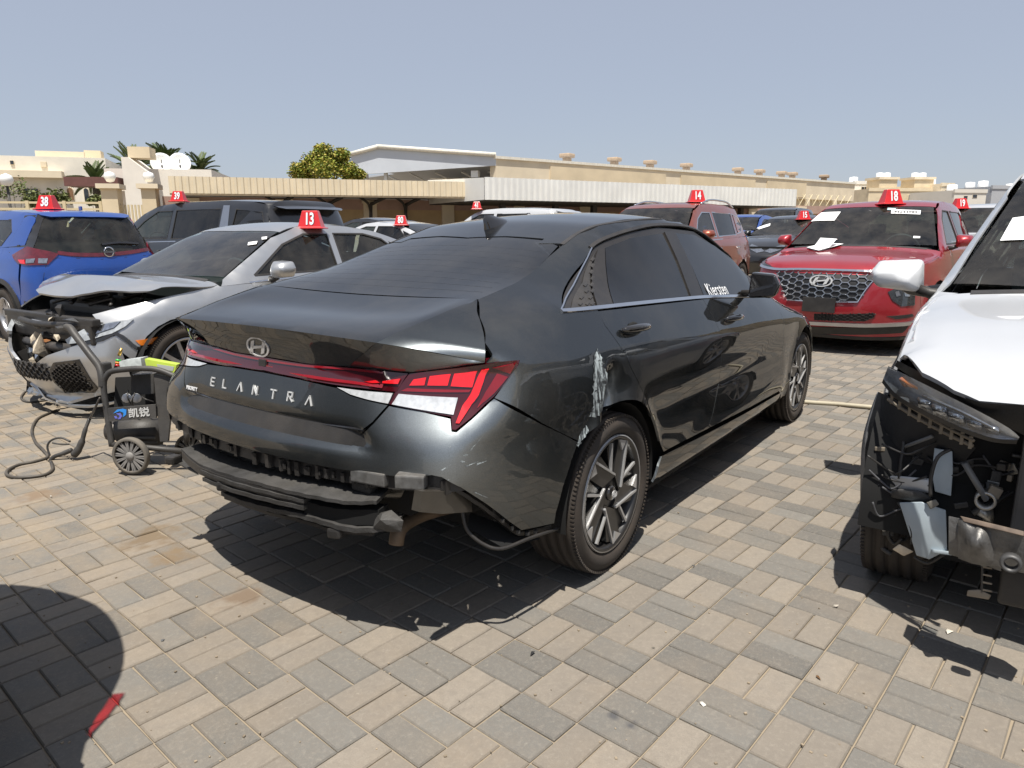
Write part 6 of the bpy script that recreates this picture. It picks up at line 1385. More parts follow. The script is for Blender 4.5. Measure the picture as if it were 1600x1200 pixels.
# washer bottle: neck and tank
TANK = mat('washer_tank', (.36, .42, .46), .35, var=.12, vs=10, coat=.2, dust=.08)
def hullpx(name, pts, m, dx, bev=.012):
    P = [wl_(a, b, c) for a, b, c in pts]+[wl_(a, b, c+dx) for a, b, c in pts]; o = blob(name, P, m, WR); o.modifiers[0].width = bev; return o
hullpx('washer_neck', [(1460, 700, .26), (1488, 705, .26), (1489, 735, .25), (1486, 775, .24), (1461, 768, .24), (1456, 740, .25)], TANK, .08)
hullpx('washer_tank', [(1405, 785, .22), (1440, 784, .20), (1478, 797, .20), (1480, 860, .20), (1452, 874, .20), (1432, 868, .20), (1430, 826, .21), (1416, 812, .22)], TANK, .13)
hullpx('tank_foot', [(1455, 858, .19), (1490, 862, .19), (1488, 868, .19), (1455, 864, .19)], TANK, .05, .003)
hullpx('inner_bracket', [(1389, 743, .28), (1410, 744, .26), (1455, 748, .24), (1456, 771, .24), (1440, 768, .24), (1392, 764, .28)], mat('bracket_alu', (.48, .49, .50), .45, metal=.5, dust=.2), .05)
hullpx('torn_bracket', [(1390, 768, .25), (1400, 763, .24), (1440, 767, .22), (1458, 778, .22), (1450, 786, .22), (1392, 778, .25)], STRUT, .04)
for path, r_, m in (([(1485, 702, .22), (1465, 715, .20), (1455, 745, .19), (1454, 775, .19)], .006, BLK), ([(1413, 690, .30), (1408, 720, .28), (1405, 748, .27)], .006, BLK), ([(1403, 785, .24), (1415, 805, .22), (1424, 830, .21), (1424, 850, .21)], .004, BLK), ([(1378, 755, .33), (1385, 780, .31), (1384, 800, .31), (1376, 812, .32)], .008, STRUT),
                    ([(1372, 835, .36), (1378, 855, .34), (1392, 866, .33)], .008, STRUT), ([(1428, 870, .22), (1450, 880, .22), (1475, 866, .21)], .005, BLK), ([(1395, 815, .30), (1388, 835, .30), (1398, 850, .30), (1410, 842, .28)], .007, BLK), ([(1395, 800, .30), (1420, 815, .30), (1418, 840, .30), (1400, 848, .3)], .006, BLK)):
    MB().tube(catmull([wl_(*q) for q in path], 5), r_, 7).build('cable', m, WR)
hullpx('plug', [(1447, 785, .19), (1462, 780, .19), (1468, 788, .19), (1454, 796, .19)], mat('plug_grey', (.16, .15, .13), .5), .02, .003)
hullpx('lower_cap', [(1394, 858, .24), (1405, 850, .23), (1428, 862, .22), (1412, 869, .23)], CREAM, .04, .004)
# crash bar, crumpled box and tow eye
bar_ = mat('bar_steel', (.13, .13, .128), .42, metal=.6, var=.35, vs=16, bump=.25, bs=80, dust=.2)
hullpx('crash_bar', [(1482, 806, -.03), (1540, 822, -.06), (1640, 842, -.10), (1640, 905, -.10), (1545, 884, -.06), (1482, 866, -.03)], bar_, .10)
rg = np.random.default_rng(9)
V = []; nu, nv = 10, 7
for i in range(nu+1):
    for j in range(nv+1):
        u, v = i/nu, j/nv; px = 1497+66*u; py = 812+14*u+(62+4*u)*v; e = math.sin(PI*v)*math.sin(PI*min(1, u*1.1)); V.append(wl_(px+rg.normal(0, 1.), py+rg.normal(0, 1.), -.055-.035*e-.014*rg.random()*e-.016*math.sin(11*u+7*v)*e))
MB().add(V, [(i*(nv+1)+j, (i+1)*(nv+1)+j, (i+1)*(nv+1)+j+1, i*(nv+1)+j+1) for i in range(nu) for j in range(nv)], True).build('crumpled_plate', bar_, WR)
hullpx('rusty_edge', [(1500, 806, -.05), (1600, 830, -.09), (1600, 838, -.10), (1505, 815, -.06)], mat('rust_brown', (.13, .095, .07), .7, var=.5, vs=20), .06, .003)
o = MB().lathe([(.016, 0), (.024, 0), (.026, .02), (.024, .03), (.016, .03), (.016, 0)], 20).build('tow_eye_socket', SUP, WR); o.location = wl_(1580, 876, -.11); o.rotation_euler = (0, rad(90), 0)
hullpx('lower_carrier', [(1565, 885, -.03), (1640, 900, -.06), (1640, 960, -.06), (1557, 942, -.03)], BLK, .10)
for k in range(4): hullpx('ladder_rung', [(1535, 884+k*12, -.01), (1550, 887+k*12, -.01), (1550, 890+k*12, -.01), (1535, 887+k*12, -.01)], BRK, .02, .001)
hullpx('ladder_post', [(1533, 880, -.01), (1537, 880, -.01), (1536, 928, -.01), (1532, 928, -.01)], BLK, .03, .002)
hullpx('ladder_foot', [(1512, 922, -.01), (1530, 921, -.01), (1549, 930, -.01), (1545, 937, -.01), (1510, 931, -.01)], BRK, .03, .003)
wpaper(WS, [(1582, 341), (1604, 338), (1612, 375), (1562, 377)], 'paper_sheet', 'white printed sheet behind the windscreen of the near white SUV', 'paper', off=.003)

# clutter of the bared bay: modules, hoses and brackets
CL = [SUP, BLK, STRUT, mat('module_grey', (.14, .145, .15), .5, metal=.3, dust=.2), mat('bare_metal', (.30, .30, .29), .4, metal=.8, dust=.2), BRK]
rg = np.random.default_rng(21)
for k in range(46):
    px, py = (rg.uniform(1488, 1600), rg.uniform(705, 812)) if k < 28 else (rg.uniform(1372, 1470), rg.uniform(700, 850))
    c = np.array(wl_(px, py, rg.uniform(.24, .32) if k < 28 else rg.uniform(.30, .36))); sz = rg.uniform(.008, .03, 3)*[1, 1.6, 1.2]; R = Matrix.Rotation(rg.normal(0, .35), 3, 'X') @ Matrix.Rotation(rg.normal(0, .3), 3, 'Z')
    if k % 3: MB().box(tuple(c), tuple(sz), R=R, bev=.003).build('bay_module', CL[k % 6], WR)
    else: MB().tube([tuple(c), tuple(c+rg.normal(0, .025, 3)), tuple(c+rg.normal(0, .05, 3))], rg.uniform(.004, .012), 8).build('bay_hose', CL[k % 6], WR)
for k in range(9):
    a = np.array(wl_(rg.uniform(1380, 1600), rg.uniform(695, 800), .26)); MB().tube(catmull([tuple(a+np.array([rg.normal(0, .015), (i-1.5)*rg.uniform(.03, .07), -.03*math.sin(i*1.4)+rg.normal(0, .012)])) for i in range(4)], 5), .0035, 6).build('wiring', BLK if k % 2 else mat('wire_tape', (.06, .06, .065), .6), WR)

hullpx('mirror_base', [(1406, 452, 1.53), (1440, 450, 1.53), (1478, 443, 1.53), (1486, 450, 1.53), (1486, 466, 1.53), (1455, 466, 1.53), (1418, 460, 1.53)], BLKG, .07, .008)
# ---------------------------------------------------------------- carports, walls, hangar, houses, trees
GZ = .40
def at_z(px, py, z):
    d = pray(px, py); t = (z-CAM_LOC[2])/d[2]; return CAM_LOC+t*d
def dir2(a, b): d = np.array(b[:2])-np.array(a[:2]); L = np.hypot(*d); return d/L, L
class Bld:
    """a box frame along a facade line a-b (world xy): u along, w away from the camera, z up"""
    def __init__(s, name, a, b, label, cat='building', group=None):
        s.a = np.array(a[:2], float); s.u, s.L = dir2(a, b); n = np.array([-s.u[1], s.u[0]])
        if n @ (s.a-CAM_LOC[:2]) < 0: n = -n
        s.w = n; s.root = empty(name, (s.a[0], s.a[1], 0), 0, label=label, cat=cat, group=group)
    def P(s, u, w, z): q = s.u*u+s.w*w; return (q[0], q[1], z)
    def box(s, name, u0, u1, w0, w1, z0, z1, m, parent=None):
        V = [s.P(u, w, z) for z in (z0, z1) for u, w in ((u0, w0), (u1, w0), (u1, w1), (u0, w1))]
        return MB().add(V, [(0, 3, 2, 1), (4, 5, 6, 7), (0, 1, 5, 4), (1, 2, 6, 5), (2, 3, 7, 6), (3, 0, 4, 7)]).build(name, m, parent or s.root)
    def uz(s, px, py, w=0.):
        """pixel to (u, z) on the vertical plane at offset w"""
        d = pray(px, py); n = s.w; t = ((s.a+s.w*w-CAM_LOC[:2]) @ n)/(d[:2] @ n); q = CAM_LOC+d*t; return (q[:2]-s.a) @ s.u, q[2]
CREAMW = mat('cream_render', (.72, .62, .46), .9, var=.10, vs=.7, bump=.2, bs=8)
GREYW = mat('pale_render', (.76, .71, .61), .9, var=.10, vs=.8, bump=.2, bs=8)
TANW = mat('tan_render', (.66, .55, .38), .9, var=.10, vs=.6, bump=.2, bs=6)
PINKW = mat('pink_coping', (.40, .27, .22), .9, var=.1, vs=2)
BLOCK = mat('tan_block', (.47, .34, .19), .9, var=.12, vs=1.2, bump=.3, bs=10)
SHEETT = mat('tan_sheet', (.72, .62, .45), .6, var=.08, vs=1.5, dust=.1)
SHEETW = mat('white_sheet', (.76, .76, .73), .5, var=.06, vs=1.2, dust=.12)
SHEETG = mat('grey_sheet', (.55, .58, .62), .5, var=.05, vs=.8)
DKWIN = mat('dark_window', (.03, .035, .045), .1, coat=.5, var=.2)
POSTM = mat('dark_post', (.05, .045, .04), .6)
WHT = mat('white_globe', (.82, .82, .80), .35, var=.03)
FENC = mat('fence_cream', (.62, .52, .33), .6, var=.05)
def corrug(B, name, u0, u1, w, z0, z1, m, pitch=.22, dep=.05, slope=0., top=0., parent=None):
    n = int((u1-u0)/pitch); V = []; F_ = []; prof = ((0, 0), (.35, 0), (.5, 1), (.85, 1))
    us = [(u0+(k+f)*pitch, d) for k in range(n) for f, d in prof]
    for u, d in us: V += [B.P(u, w-d*dep, z0(u) if callable(z0) else z0), B.P(u, w-d*dep, z1(u) if callable(z1) else z1)]
    if top:
        for u, d in us: V.append(B.P(u, w+top, (z1(u) if callable(z1) else z1)+slope))
    N_ = len(us)
    for k in range(N_-1):
        F_.append((2*k, 2*k+2, 2*k+3, 2*k+1))
        if top: F_.append((2*k+1, 2*k+3, 2*N_+k+1, 2*N_+k))
    return MB().add(V, F_).build(name, m, parent or B.root)
# --- boundary wall under the carports
a, b = at_z(255, 301, 2.75), at_z(1345, 315, 2.9)
BW = Bld('boundary_wall', a, b, 'long tan block boundary wall with pilasters behind the carports', 'wall')
BW.box('wall', 0, BW.L, 0, .22, .1, 2.2, BLOCK); BW.box('coping', -.05, BW.L+.05, -.04, .26, 2.2, 2.62, PINKW)
k = 0; u = .6
while u < BW.L-.3:
    BW.box('pilaster', u, u+.55, -.12, .3, .1, 2.45, CREAMW); BW.box('pilaster_cap', u-.06, u+.61, -.18, .36, 2.45, 2.57, CREAMW); u += 3.4
for z in np.arange(.45, 2.15, .19): BW.box('groove_course', 0, BW.L, -.012, 0, z, z+.15, BLOCK)
# --- tan carport
a, b = at_z(262, 274, 3.2), at_z(762, 286, 3.15)
TC = Bld('tan_carport', a, b, 'tan corrugated carport roof behind the silver and black cars', 'carport')
corrug(TC, 'fascia', 0, TC.L, 0, 2.62, 3.18, SHEETT, .22, .04, .12, 4.2)
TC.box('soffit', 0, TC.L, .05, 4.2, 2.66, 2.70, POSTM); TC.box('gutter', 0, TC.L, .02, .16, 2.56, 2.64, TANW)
for px in (435, 512, 578, 633):
    u, _ = TC.uz(px, 300, 3.0); V = [TC.P(u, 3.0, .3), TC.P(u, 3.0, 2.2), TC.P(u+.1, 2.8, 2.45), TC.P(u+.5, 2.4, 2.66)]
    p = MB().tube(catmull(V, 4), .07, 8).build('post', POSTM, TC.root); V = [TC.P(u, 3.0, 2.1), TC.P(u-.15, 2.7, 2.45), TC.P(u-.5, 2.4, 2.66)]; MB().tube(catmull(V, 4), .05, 8).build('brace', POSTM, TC.root)
# --- white carport
a, b = at_z(757, 277, 3.25), at_z(1247, 296.5, 3.25)
WC = Bld('white_carport', a, b, 'long white corrugated carport roof in front of the hangar', 'carport')
corrug(WC, 'fascia', 0, WC.L, 0, 2.45, 3.16, SHEETW, .26, .07, 0., 0.)
corrug(WC, 'roof_sheet', 0, WC.L, .0, 3.16, 3.26, SHEETW, .26, .07, .25, 5.)
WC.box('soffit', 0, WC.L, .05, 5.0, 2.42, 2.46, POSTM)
corr_end = MB().add([WC.P(-.02, 0, 2.45), WC.P(-.02, 5, 2.45), WC.P(-.02, 5, 3.45), WC.P(-.02, 0, 3.24)], [(0, 1, 2, 3)]).build('end_sheet', SHEETW, WC.root)
for px in (785, 868, 928, 1158, 1010, 1085): u, _ = WC.uz(px, 320, 2.5); WC.box('post', u-.11, u+.11, 2.4, 2.62, .3, 2.42, POSTM)
# --- hangar: white open gable and long tan flank
a, b = at_z(775, 245.5, 6.2), at_z(1336, 286.5, 6.2)
HG = Bld('hangar', a, b, 'long tan hangar with a white open gable end and roof vents', 'building')
L = HG.L
HG.box('flank_wall', .2, L, .4, .8, .3, 5.2, TANW); HG.box('parapet', 0, L, 0, .7, 4.35, 6.1, CREAMW); HG.box('parapet_cap', -.1, L+.1, -.12, .8, 6.1, 6.28, mat('cap_white', (.74, .70, .60), .7))
for f0, f1 in ((.10, .36), (.40, .62), (.66, .80)): HG.box('parapet_panel', L*f0, L*f1, -.08, 0, 4.5, 5.85, TANW)
u = 2.
while u < L: HG.box('pier', u, u+.6, -.05, .5, .3, 4.4, CREAMW); u += 5.2
HG.box('roof', 0, L, .7, 24, 6.0, 6.15, SHEETG)
for px in (886, 960, 1016, 1073, 1154, 1188, 1223, 1240, 1290):
    u, z = HG.uz(px, 250, 6.)
    b_ = MB(); c = HG.P(u, 6., 0); b_.box((c[0], c[1], 6.7), (.55, .55, 1.1)); b_.box((c[0], c[1], 7.45), (1.0, 1.0, .35), bev=.1); b_.build('roof_vent', mat('vent_tan', (.45, .33, .22), .8), HG.root)
# gable end runs from the flank's near corner towards the left
g0 = np.array(HG.P(0, 0, 0)[:2])+HG.a; gl_ = at_z(548, 243, 6.6); GB = Bld('hangar_gable', g0, gl_, 'white sheet gable end of the open hangar beside the round tree', 'building')
Lg = GB.L; pk, _ = GB.uz(592, 232); zp = GB.uz(592, 231)[1]; zr = GB.uz(772, 244)[1]; zl = GB.uz(549, 243)[1]; zbR = GB.uz(760, 259)[1]; zbL = GB.uz(570, 273)[1]
gm = MB().add([GB.P(0, 0, zbR), GB.P(0, 0, zr), GB.P(pk, 0, zp), GB.P(Lg, 0, zl), GB.P(Lg, 0, zbL)]+[GB.P(0, .2, zbR), GB.P(0, .2, zr), GB.P(pk, .2, zp), GB.P(Lg, .2, zl), GB.P(Lg, .2, zbL)], [(0, 1, 2, 3, 4), (9, 8, 7, 6, 5)]+[(i, (i+1) % 5, 5+(i+1) % 5, 5+i) for i in range(5)]).build('gable_sheet', SHEETG, GB.root)
for (u0, z0, u1, z1) in ((0, zr, pk, zp), (pk, zp, Lg, zl)): MB().tube([GB.P(u0, -.1, z0+.08), GB.P(u1, -.1, z1+.08)], .16, 6).build('barge_board', mat('cap_white', (.74, .70, .60), .7), GB.root)
for px, w in ((742, .5), (603, .22), (571, .3)):
    u, _ = GB.uz(px, 275, .5); GB.box('column', u-w/2, u+w/2, .4, .4+w, .3, 5.4, SHEETW)
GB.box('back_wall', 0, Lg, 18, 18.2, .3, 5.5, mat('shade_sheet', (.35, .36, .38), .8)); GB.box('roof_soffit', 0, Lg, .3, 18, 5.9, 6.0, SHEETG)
for k in range(5): u = Lg*(k+.5)/5; MB().tube([GB.P(u-1.2, 6, 4.6), GB.P(u+1.2, 6, 5.8)], .08, 6).build('truss', SHEETW, GB.root)
# --- houses at the left
def house(name, px0, px1, ytop, z, depth, m, label, py0=None):
    a, b = at_z(px0, ytop, z), at_z(px1, ytop if py0 is None else py0, z); B = Bld(name, a, b, label, 'house')
    B.box('wall', 0, B.L, 0, depth, .3, z, m); return B
def window(B, px0, py0, px1, py1, m=DKWIN, arch=False, fr=None):
    u0, z1 = B.uz(px0, py0); u1, z0 = B.uz(px1, py1); u0, u1 = min(u0, u1), max(u0, u1); um = (u0+u1)/2
    poly = [(u0, z0), (u1, z0), (u1, z1)]+([(u1, z1), (um+(u1-um)*.7, z1+(u1-u0)*.28), (um, z1+(u1-u0)*.5), (um-(um-u0)*.7, z1+(u1-u0)*.28)] if arch else [])+[(u0, z1)]
    def pr(poly, w0, w1, nm, mm, par): n = len(poly); return MB().add([B.P(u, w0, z) for u, z in poly]+[B.P(u, w1, z) for u, z in poly], [tuple(range(n)), tuple(range(2*n-1, n-1, -1))]+[(i, (i+1) % n, n+(i+1) % n, n+i) for i in range(n)]).build(nm, mm, par)
    f = pr([(um+(u-um)*1.18, (z0+z1)/2+(z-(z0+z1)/2)*1.10) for u, z in poly], -.05, .02, 'window', fr or CREAMW, B.root); pr(poly, -.075, -.02, 'pane', m, f); return f
H1 = house('cream_house', -60, 164, 241, 5.6, 14, GREYW, 'pale grey house with arched windows at the far left', 247)
u1, z1 = H1.uz(100, 272); H1.box('canopy_band', 0, u1, -.6, 0, z1-.25, z1+.12, CREAMW); u2, _ = H1.uz(40, 240); H1.box('roof_box', u2, u2+2.6, 2, 4, 5.6, 6.1, CREAMW); u2, _ = H1.uz(120, 240); H1.box('roof_box', u2, u2+.9, 2, 3, 5.6, 6.2, TANW)
window(H1, 105, 297, 116, 312, mat('arch_brown', (.22, .12, .06), .6), True); window(H1, 131, 297, 140, 314, DKWIN, True); window(H1, 38, 295, 62, 314); window(H1, 64, 253, 73, 261, CREAMW); window(H1, 16, 251, 22, 257, DKWIN)
H2 = house('white_house', 162, 330, 263, 4.6, 10, mat('white_render', (.76, .71, .63), .9, var=.06, vs=1.), 'white house with two satellite dishes behind the black van', 265)
u0, _ = H2.uz(201, 250); u1, _ = H2.uz(237, 250); zt = H2.uz(210, 249)[1]
MB().add([H2.P(u0, -1.2, .3), H2.P(u1, -1.2, .3), H2.P(u1, -1.2, 4.4), H2.P(u1-.8, -1.2, zt), H2.P(u0, -1.2, zt), H2.P(u0, 1, .3), H2.P(u1, 1, .3), H2.P(u1, 1, 4.4), H2.P(u1-.8, 1, zt), H2.P(u0, 1, zt)], [(0, 1, 2, 3, 4), (9, 8, 7, 6, 5)]+[(i, (i+1) % 5, 5+(i+1) % 5, 5+i) for i in range(5)]).build('stair_tower', mat('white_render', (.76, .71, .63), .9), H2.root)
H2.box('tower_vent', u0+.25, u0+1.3, -.9, .2, zt, zt+.55, TANW); u3, z3 = H2.uz(152, 286); u4, _ = H2.uz(200, 286); H2.box('pergola', u3-1, u4, -1.6, -.2, z3-.25, z3+.2, mat('brown_wood', (.14, .06, .05), .7))
for px in (252.5, 281):
    u, z = H2.uz(px, 255, 1.); c = np.array(H2.P(u, 1., z))+np.array([H2.a[0], H2.a[1], 0])
    r = empty('satellite_dish', (c[0], c[1], c[2]), 0, label='white round satellite dish on the white house, %s one' % ('left' if px < 260 else 'right'), cat='satellite dish', group='satellite dishes')
    dd = MB(); dd.lathe([(0, .10), (.25, .08), (.45, .03), (.56, -.04), (.55, -.06), (.44, .0), (0, .06)], 24); o = dd.build('dish', WHT, r); tocam = Vector(CAM_LOC-c).normalized(); tocam.z += .35; o.rotation_euler = (-tocam).to_track_quat('Z', 'Y').to_euler()
    MB().tube([(0, 0, -.1), (0, 0, -.9)], .05, 8).build('mast', POSTM, r); MB().tube([(0, 0, 0), tuple(tocam*.5)], .02, 6).build('feed_arm', POSTM, r)
# gate pillars and fence with lamps
a, b = at_z(-40, 316, 2.35), at_z(262, 318, 2.35); GT = Bld('street_fence', a, b, 'cream street fence with gate pillars at the left', 'fence')
for px0, px1 in ((163, 188), (225, 247)):
    u0, _ = GT.uz(px0, 320); u1, _ = GT.uz(px1, 320); zt = GT.uz(px0, 295)[1]; GT.box('gate_pillar', u0, u1, -.3, .5, .3, zt, TANW); GT.box('pillar_cap', u0-.12, u1+.12, -.42, .62, zt, zt+.16, CREAMW)
    u = (u0+u1)/2; g_ = MB(); c = GT.P(u, .1, zt+.42); g_.lathe([(0, -.2), (.12, -.16), (.2, 0), (.16, .14), (0, .2)], 14, c=c); g_.build('globe_lamp', WHT, GT.root)
ua, _ = GT.uz(-20, 320); ub, _ = GT.uz(163, 320)
for z in (1.35, 1.6, 1.85, 2.1, 2.32): GT.box('rail', ua, ub, 0, .06, z, z+.07, FENC)
GT.box('fence_base', ua, GT.L, 0, .3, .2, 1.3, CREAMW)
u = ua
while u < ub: GT.box('fence_post', u, u+.10, -.02, .08, 1.3, 2.42, FENC); u += 1.15
uc, _ = GT.uz(188, 320); ud, _ = GT.uz(225, 320)
for k in range(7): GT.box('gate_bar', uc+(ud-uc)*k/7, uc+(ud-uc)*k/7+.06, 0, .06, 1.3, 2.3, FENC)
for px, py, zg in ((10, 281, 3.4),):
    c = at_z(px, py, zg); r = empty('street_lamp', (c[0], c[1], .3), 0, label='black lamp post with a white globe at the far left', cat='lamp post')
    MB().tube([(0, 0, 0), (0, 0, zg-.5)], .05, 8).build('pole', POSTM, r); MB().lathe([(0, -.26), (.16, -.2), (.25, 0), (.2, .17), (0, .26)], 16, c=(0, 0, zg-.3)).build('globe', WHT, r)
# --- far houses at the right
far = [('white_house', 1335, 1376, 284, 12., CREAMW, 'far white block house left of the tan house', [(1346, 292, 1350, 297), (1351, 292, 1355, 297)], (.70, .69, .66)),
       ('tan_house', 1358, 1471, 295, 10., TANW, 'far tan house with two square towers behind the red SUV', [(1420, 305, 1432, 312), (1437, 305, 1449, 312), (1455, 305, 1465, 312), (1386, 305, 1396, 312)], None),
       ('cream_house', 1472, 1491, 287, 11., CREAMW, 'far narrow cream house right of the tan house', [(1477, 297, 1480, 302)], None),
       ('white_house', 1492, 1542, 297, 9., None, 'far low white house in the middle of the right skyline', [(1506, 306, 1511, 311), (1520, 304, 1526, 309)], (.66, .62, .55)),
       ('cream_house', 1538, 1553, 293, 10., CREAMW, 'far narrow house left of the grey house', [(1543, 300, 1547, 306)], None),
       ('grey_house', 1551, 1580, 291, 10., None, 'far grey house with one white corner near the right edge', [(1571, 303, 1574, 309)], (.40, .41, .43)),
       ('tan_house', 1577, 1640, 295, 10., TANW, 'far tan house at the right edge of the skyline', [(1583, 303, 1588, 309)], None)]
for name, x0, x1, yt, z, m, lab, wins, c in far:
    a, b = at_z(x0, yt, z), at_z(x1, yt+.5, z); B = Bld(name, a, b, lab, 'house'); mm = m if c is None else mat('render_%d' % x0, c, .9, var=.06, vs=.3)
    B.box('wall', 0, B.L, 0, 12, 0, z, mm); B.box('parapet', -.1, B.L+.1, -.15, .3, z-.5, z+.2, mm)
    for w in wins: window(B, *w)
    if 'two square towers' in lab:
        for q0, q1 in ((1377, 1405), (1432, 1462)):
            u0, zt = B.uz(q0, 280); u1, _ = B.uz(q1, 280); B.box('tower', u0, u1, .5, 5, z, zt, mm); B.box('tower_cap', u0-.3, u1+.3, .2, 5.3, zt, zt+.5, CREAMW)
            for f in (.3, .7): b_ = MB(); q = B.P(u0+(u1-u0)*f, 2.5, 0); b_.lathe([(0, zt+1.6), (.7, zt+1.5), (.8, zt+.6), (.8, zt+.5)], 12, c=(q[0], q[1], 0)); b_.build('water_tank', WHT, B.root)
    else:
        b_ = MB(); q = B.P(B.L*.4, 4, 0); b_.lathe([(0, z+1.4), (.9, z+1.3), (1., z+.2), (1., z)], 12, c=(q[0], q[1], 0)); b_.build('water_tank', WHT, B.root)
# lattice fence right of the white carport
a, b = at_z(1246, 303, 3.9), at_z(1340, 306, 3.9); LFn = Bld('lattice_fence', a, b, 'cream lattice fence on a wall below the hangar end', 'fence'); LFn.box('wall', 0, LFn.L, 0, .3, .3, 2.6, CREAMW)
k = 0; u = 0.
while u < LFn.L-1:
    MB().tube([LFn.P(u, .1, 2.6), LFn.P(u+1., .1, 3.9)], .03, 4).build('lattice_bar', FENC, LFn.root); MB().tube([LFn.P(u+1., .14, 2.6), LFn.P(u, .14, 3.9)], .03, 4).build('lattice_bar', FENC, LFn.root); u += .75
# --- trees
def leafmat(name, col): return mat(name, col, .55, var=.35, vs=1.5, spec=.3)
def leaves(pts, size, rg, droop=.3):
    V = []; F_ = []
    for p in pts:
        a = rg.uniform(0, 2*PI); t = np.array([math.cos(a), math.sin(a), rg.uniform(-.6, .5)]); t /= np.linalg.norm(t); s_ = np.cross(t, rg.normal(0, 1, 3)); s_ /= np.linalg.norm(s_)+1e-9; L = size*rg.uniform(.6, 1.3); w = L*.38; n = len(V)
        V += [tuple(p), tuple(p+t*L*.5+s_*w), tuple(p+t*L), tuple(p+t*L*.5-s_*w)]; F_.append((n, n+1, n+2, n+3))
    return V, F_
def broadleaf(name, base, h, lobes, n, size, cols, label, trunk=.16, group=None):
    r = empty(name, tuple(base), 0, label=label, cat='tree', group=group); rg = np.random.default_rng(int(abs(base[0]*100)))
    b = MB(); b.tube(catmull([(0, 0, -.3), (.05, 0, h*.2), (-.05, .05, h*.45)], 4), [trunk]*4+[trunk*.8]*5, 8)
    for (x, y, z, R) in lobes: b.tube(catmull([(0, 0, h*.35), (x*.5, y*.5, (z+h*.35)/2), (x, y, z)], 3), [trunk*.5]*3+[trunk*.3]*4, 6)
    b.build('trunk', mat('bark', (.12, .09, .06), .9), r)
    for ci, c in enumerate(cols):
        P = []
        for k in range(n//len(cols)):
            x, y, z, R = lobes[rg.integers(len(lobes))]; d = rg.normal(0, 1, 3); d /= np.linalg.norm(d); q = R*(rg.random()**.45)*(1+.18*math.sin(7*d[0]+5*d[2]+ci))
            P.append(np.array([x, y, z])+d*q*np.array([1, 1, .85]))
        V, F_ = leaves(P, size, rg); MB().add(V, F_, True).build('crown', leafmat('leaf_%s_%d' % (name, ci), c), r, fix=False)
    return r
D_ = 36.; c = at_depth(510, 290, D_); sc_ = D_/FPX; rt = np.array([math.sin(CAM_YAW), -math.cos(CAM_YAW), 0])
def lob(px, py, rpx, dep=0.): q = at_depth(px, py, D_+dep); return (q[0]-c[0], q[1]-c[1], q[2]-.4, rpx*sc_)
broadleaf('round_tree', (c[0], c[1], .4), 4.5, [lob(505, 240, 17), lob(490, 255, 18), lob(525, 256, 19, .6), lob(468, 268, 16), lob(545, 268, 16), lob(508, 265, 22, -.5), lob(533, 243, 13), lob(480, 272, 15, .5), lob(560, 274, 11)], 17000, .125, [(.26, .29, .04), (.13, .17, .025), (.40, .33, .07)], 'round yellow-green tree behind the tan carport')
def palm(px, py, D, h_px, n, label, spread=1.0, seed=1):
    c = at_depth(px, py, D); r = empty('palm_tree', (c[0], c[1], .3), 0, label=label, cat='palm tree', group='date palms by the houses'); rg = np.random.default_rng(seed); top = c[2]-.3
    MB().tube([(0, 0, 0), (.08, 0, top*.5), (0, 0, top)], [.28, .22, .2], 10).build('trunk', mat('bark', (.12, .09, .06), .9), r)
    L = 1.35*h_px*D/FPX
    for k in range(n):
        a = 2*PI*k/n+rg.uniform(-.2, .2); el = rg.uniform(.1, 1.45); V = []; F_ = []; hd = np.array([math.cos(a), math.sin(a), 0.]); Lk = L*rg.uniform(.8, 1.1)
        P = []; pos = np.array([0, 0, top]); e = el
        for i in range(13): P.append(pos.copy()); pos = pos+(hd*math.cos(e)*spread+np.array([0, 0, math.sin(e)]))*Lk/12; e -= .055+.03*(1.3-el)
        for i in range(2, 13):
            t = P[i]-P[i-1]; t /= np.linalg.norm(t); sd = np.cross(t, [0, 0, 1.]); sd /= np.linalg.norm(sd)+1e-9; up = np.cross(sd, t)
            for j in range(2):
                q0 = P[i-1]+(P[i]-P[i-1])*j/2
                for sg in (-1, 1):
                    ll = Lk*.26*(1-abs(i-6.5)/9); d = sd*sg*.75+t*.55+up*.35-np.array([0, 0, .15]); n0 = len(V); V += [tuple(q0), tuple(q0+d*ll*.5+t*.07), tuple(q0+d*ll), tuple(q0+d*ll*.5-t*.07)]; F_.append((n0, n0+1, n0+2, n0+3))
        n0 = len(V)
        for i in range(13): V += [tuple(P[i]+[0, 0, .03]), tuple(P[i]-[0, 0, .03])]
        for i in range(12): F_.append((n0+2*i, n0+2*i+1, n0+2*i+3, n0+2*i+2))
        MB().add(V, F_).build('frond', leafmat('palm_leaf', (.10, .13, .05)), r, fix=False)
palm(262, 264, 52, 38, 40, 'tall date palm behind the white house', .8, 3); palm(208, 272, 50, 36, 36, 'date palm left of the stair tower of the white house', 1., 4); palm(150, 290, 40, 30, 30, 'low palm between the grey house and the gate', 1., 5); palm(314, 270, 55, 26, 30, 'short palm right of the satellite dishes', 1., 6)
# shrubs in front of the houses
for k, (px, py, rpx, lab) in enumerate(((20, 290, 22, 'thin sparse tree before the grey house'), (88, 306, 14, 'green shrub under the arched window'), (150, 312, 10, 'green shrub beside the gate pillar'), (55, 310, 14, 'small shrub at the grey house'))):
    D_ = 38.; sc_ = D_/FPX; c = at_depth(px, py+20, D_); broadleaf('garden_shrub', (c[0], c[1], .4), 2., [lob(px, py, rpx), lob(px+rpx*.7, py+rpx*.3, rpx*.7), lob(px-rpx*.6, py+rpx*.4, rpx*.6)], 900 if k else 320, .16, [(.16, .18, .06), (.10, .12, .04)], lab, .04, 'garden plants by the houses')

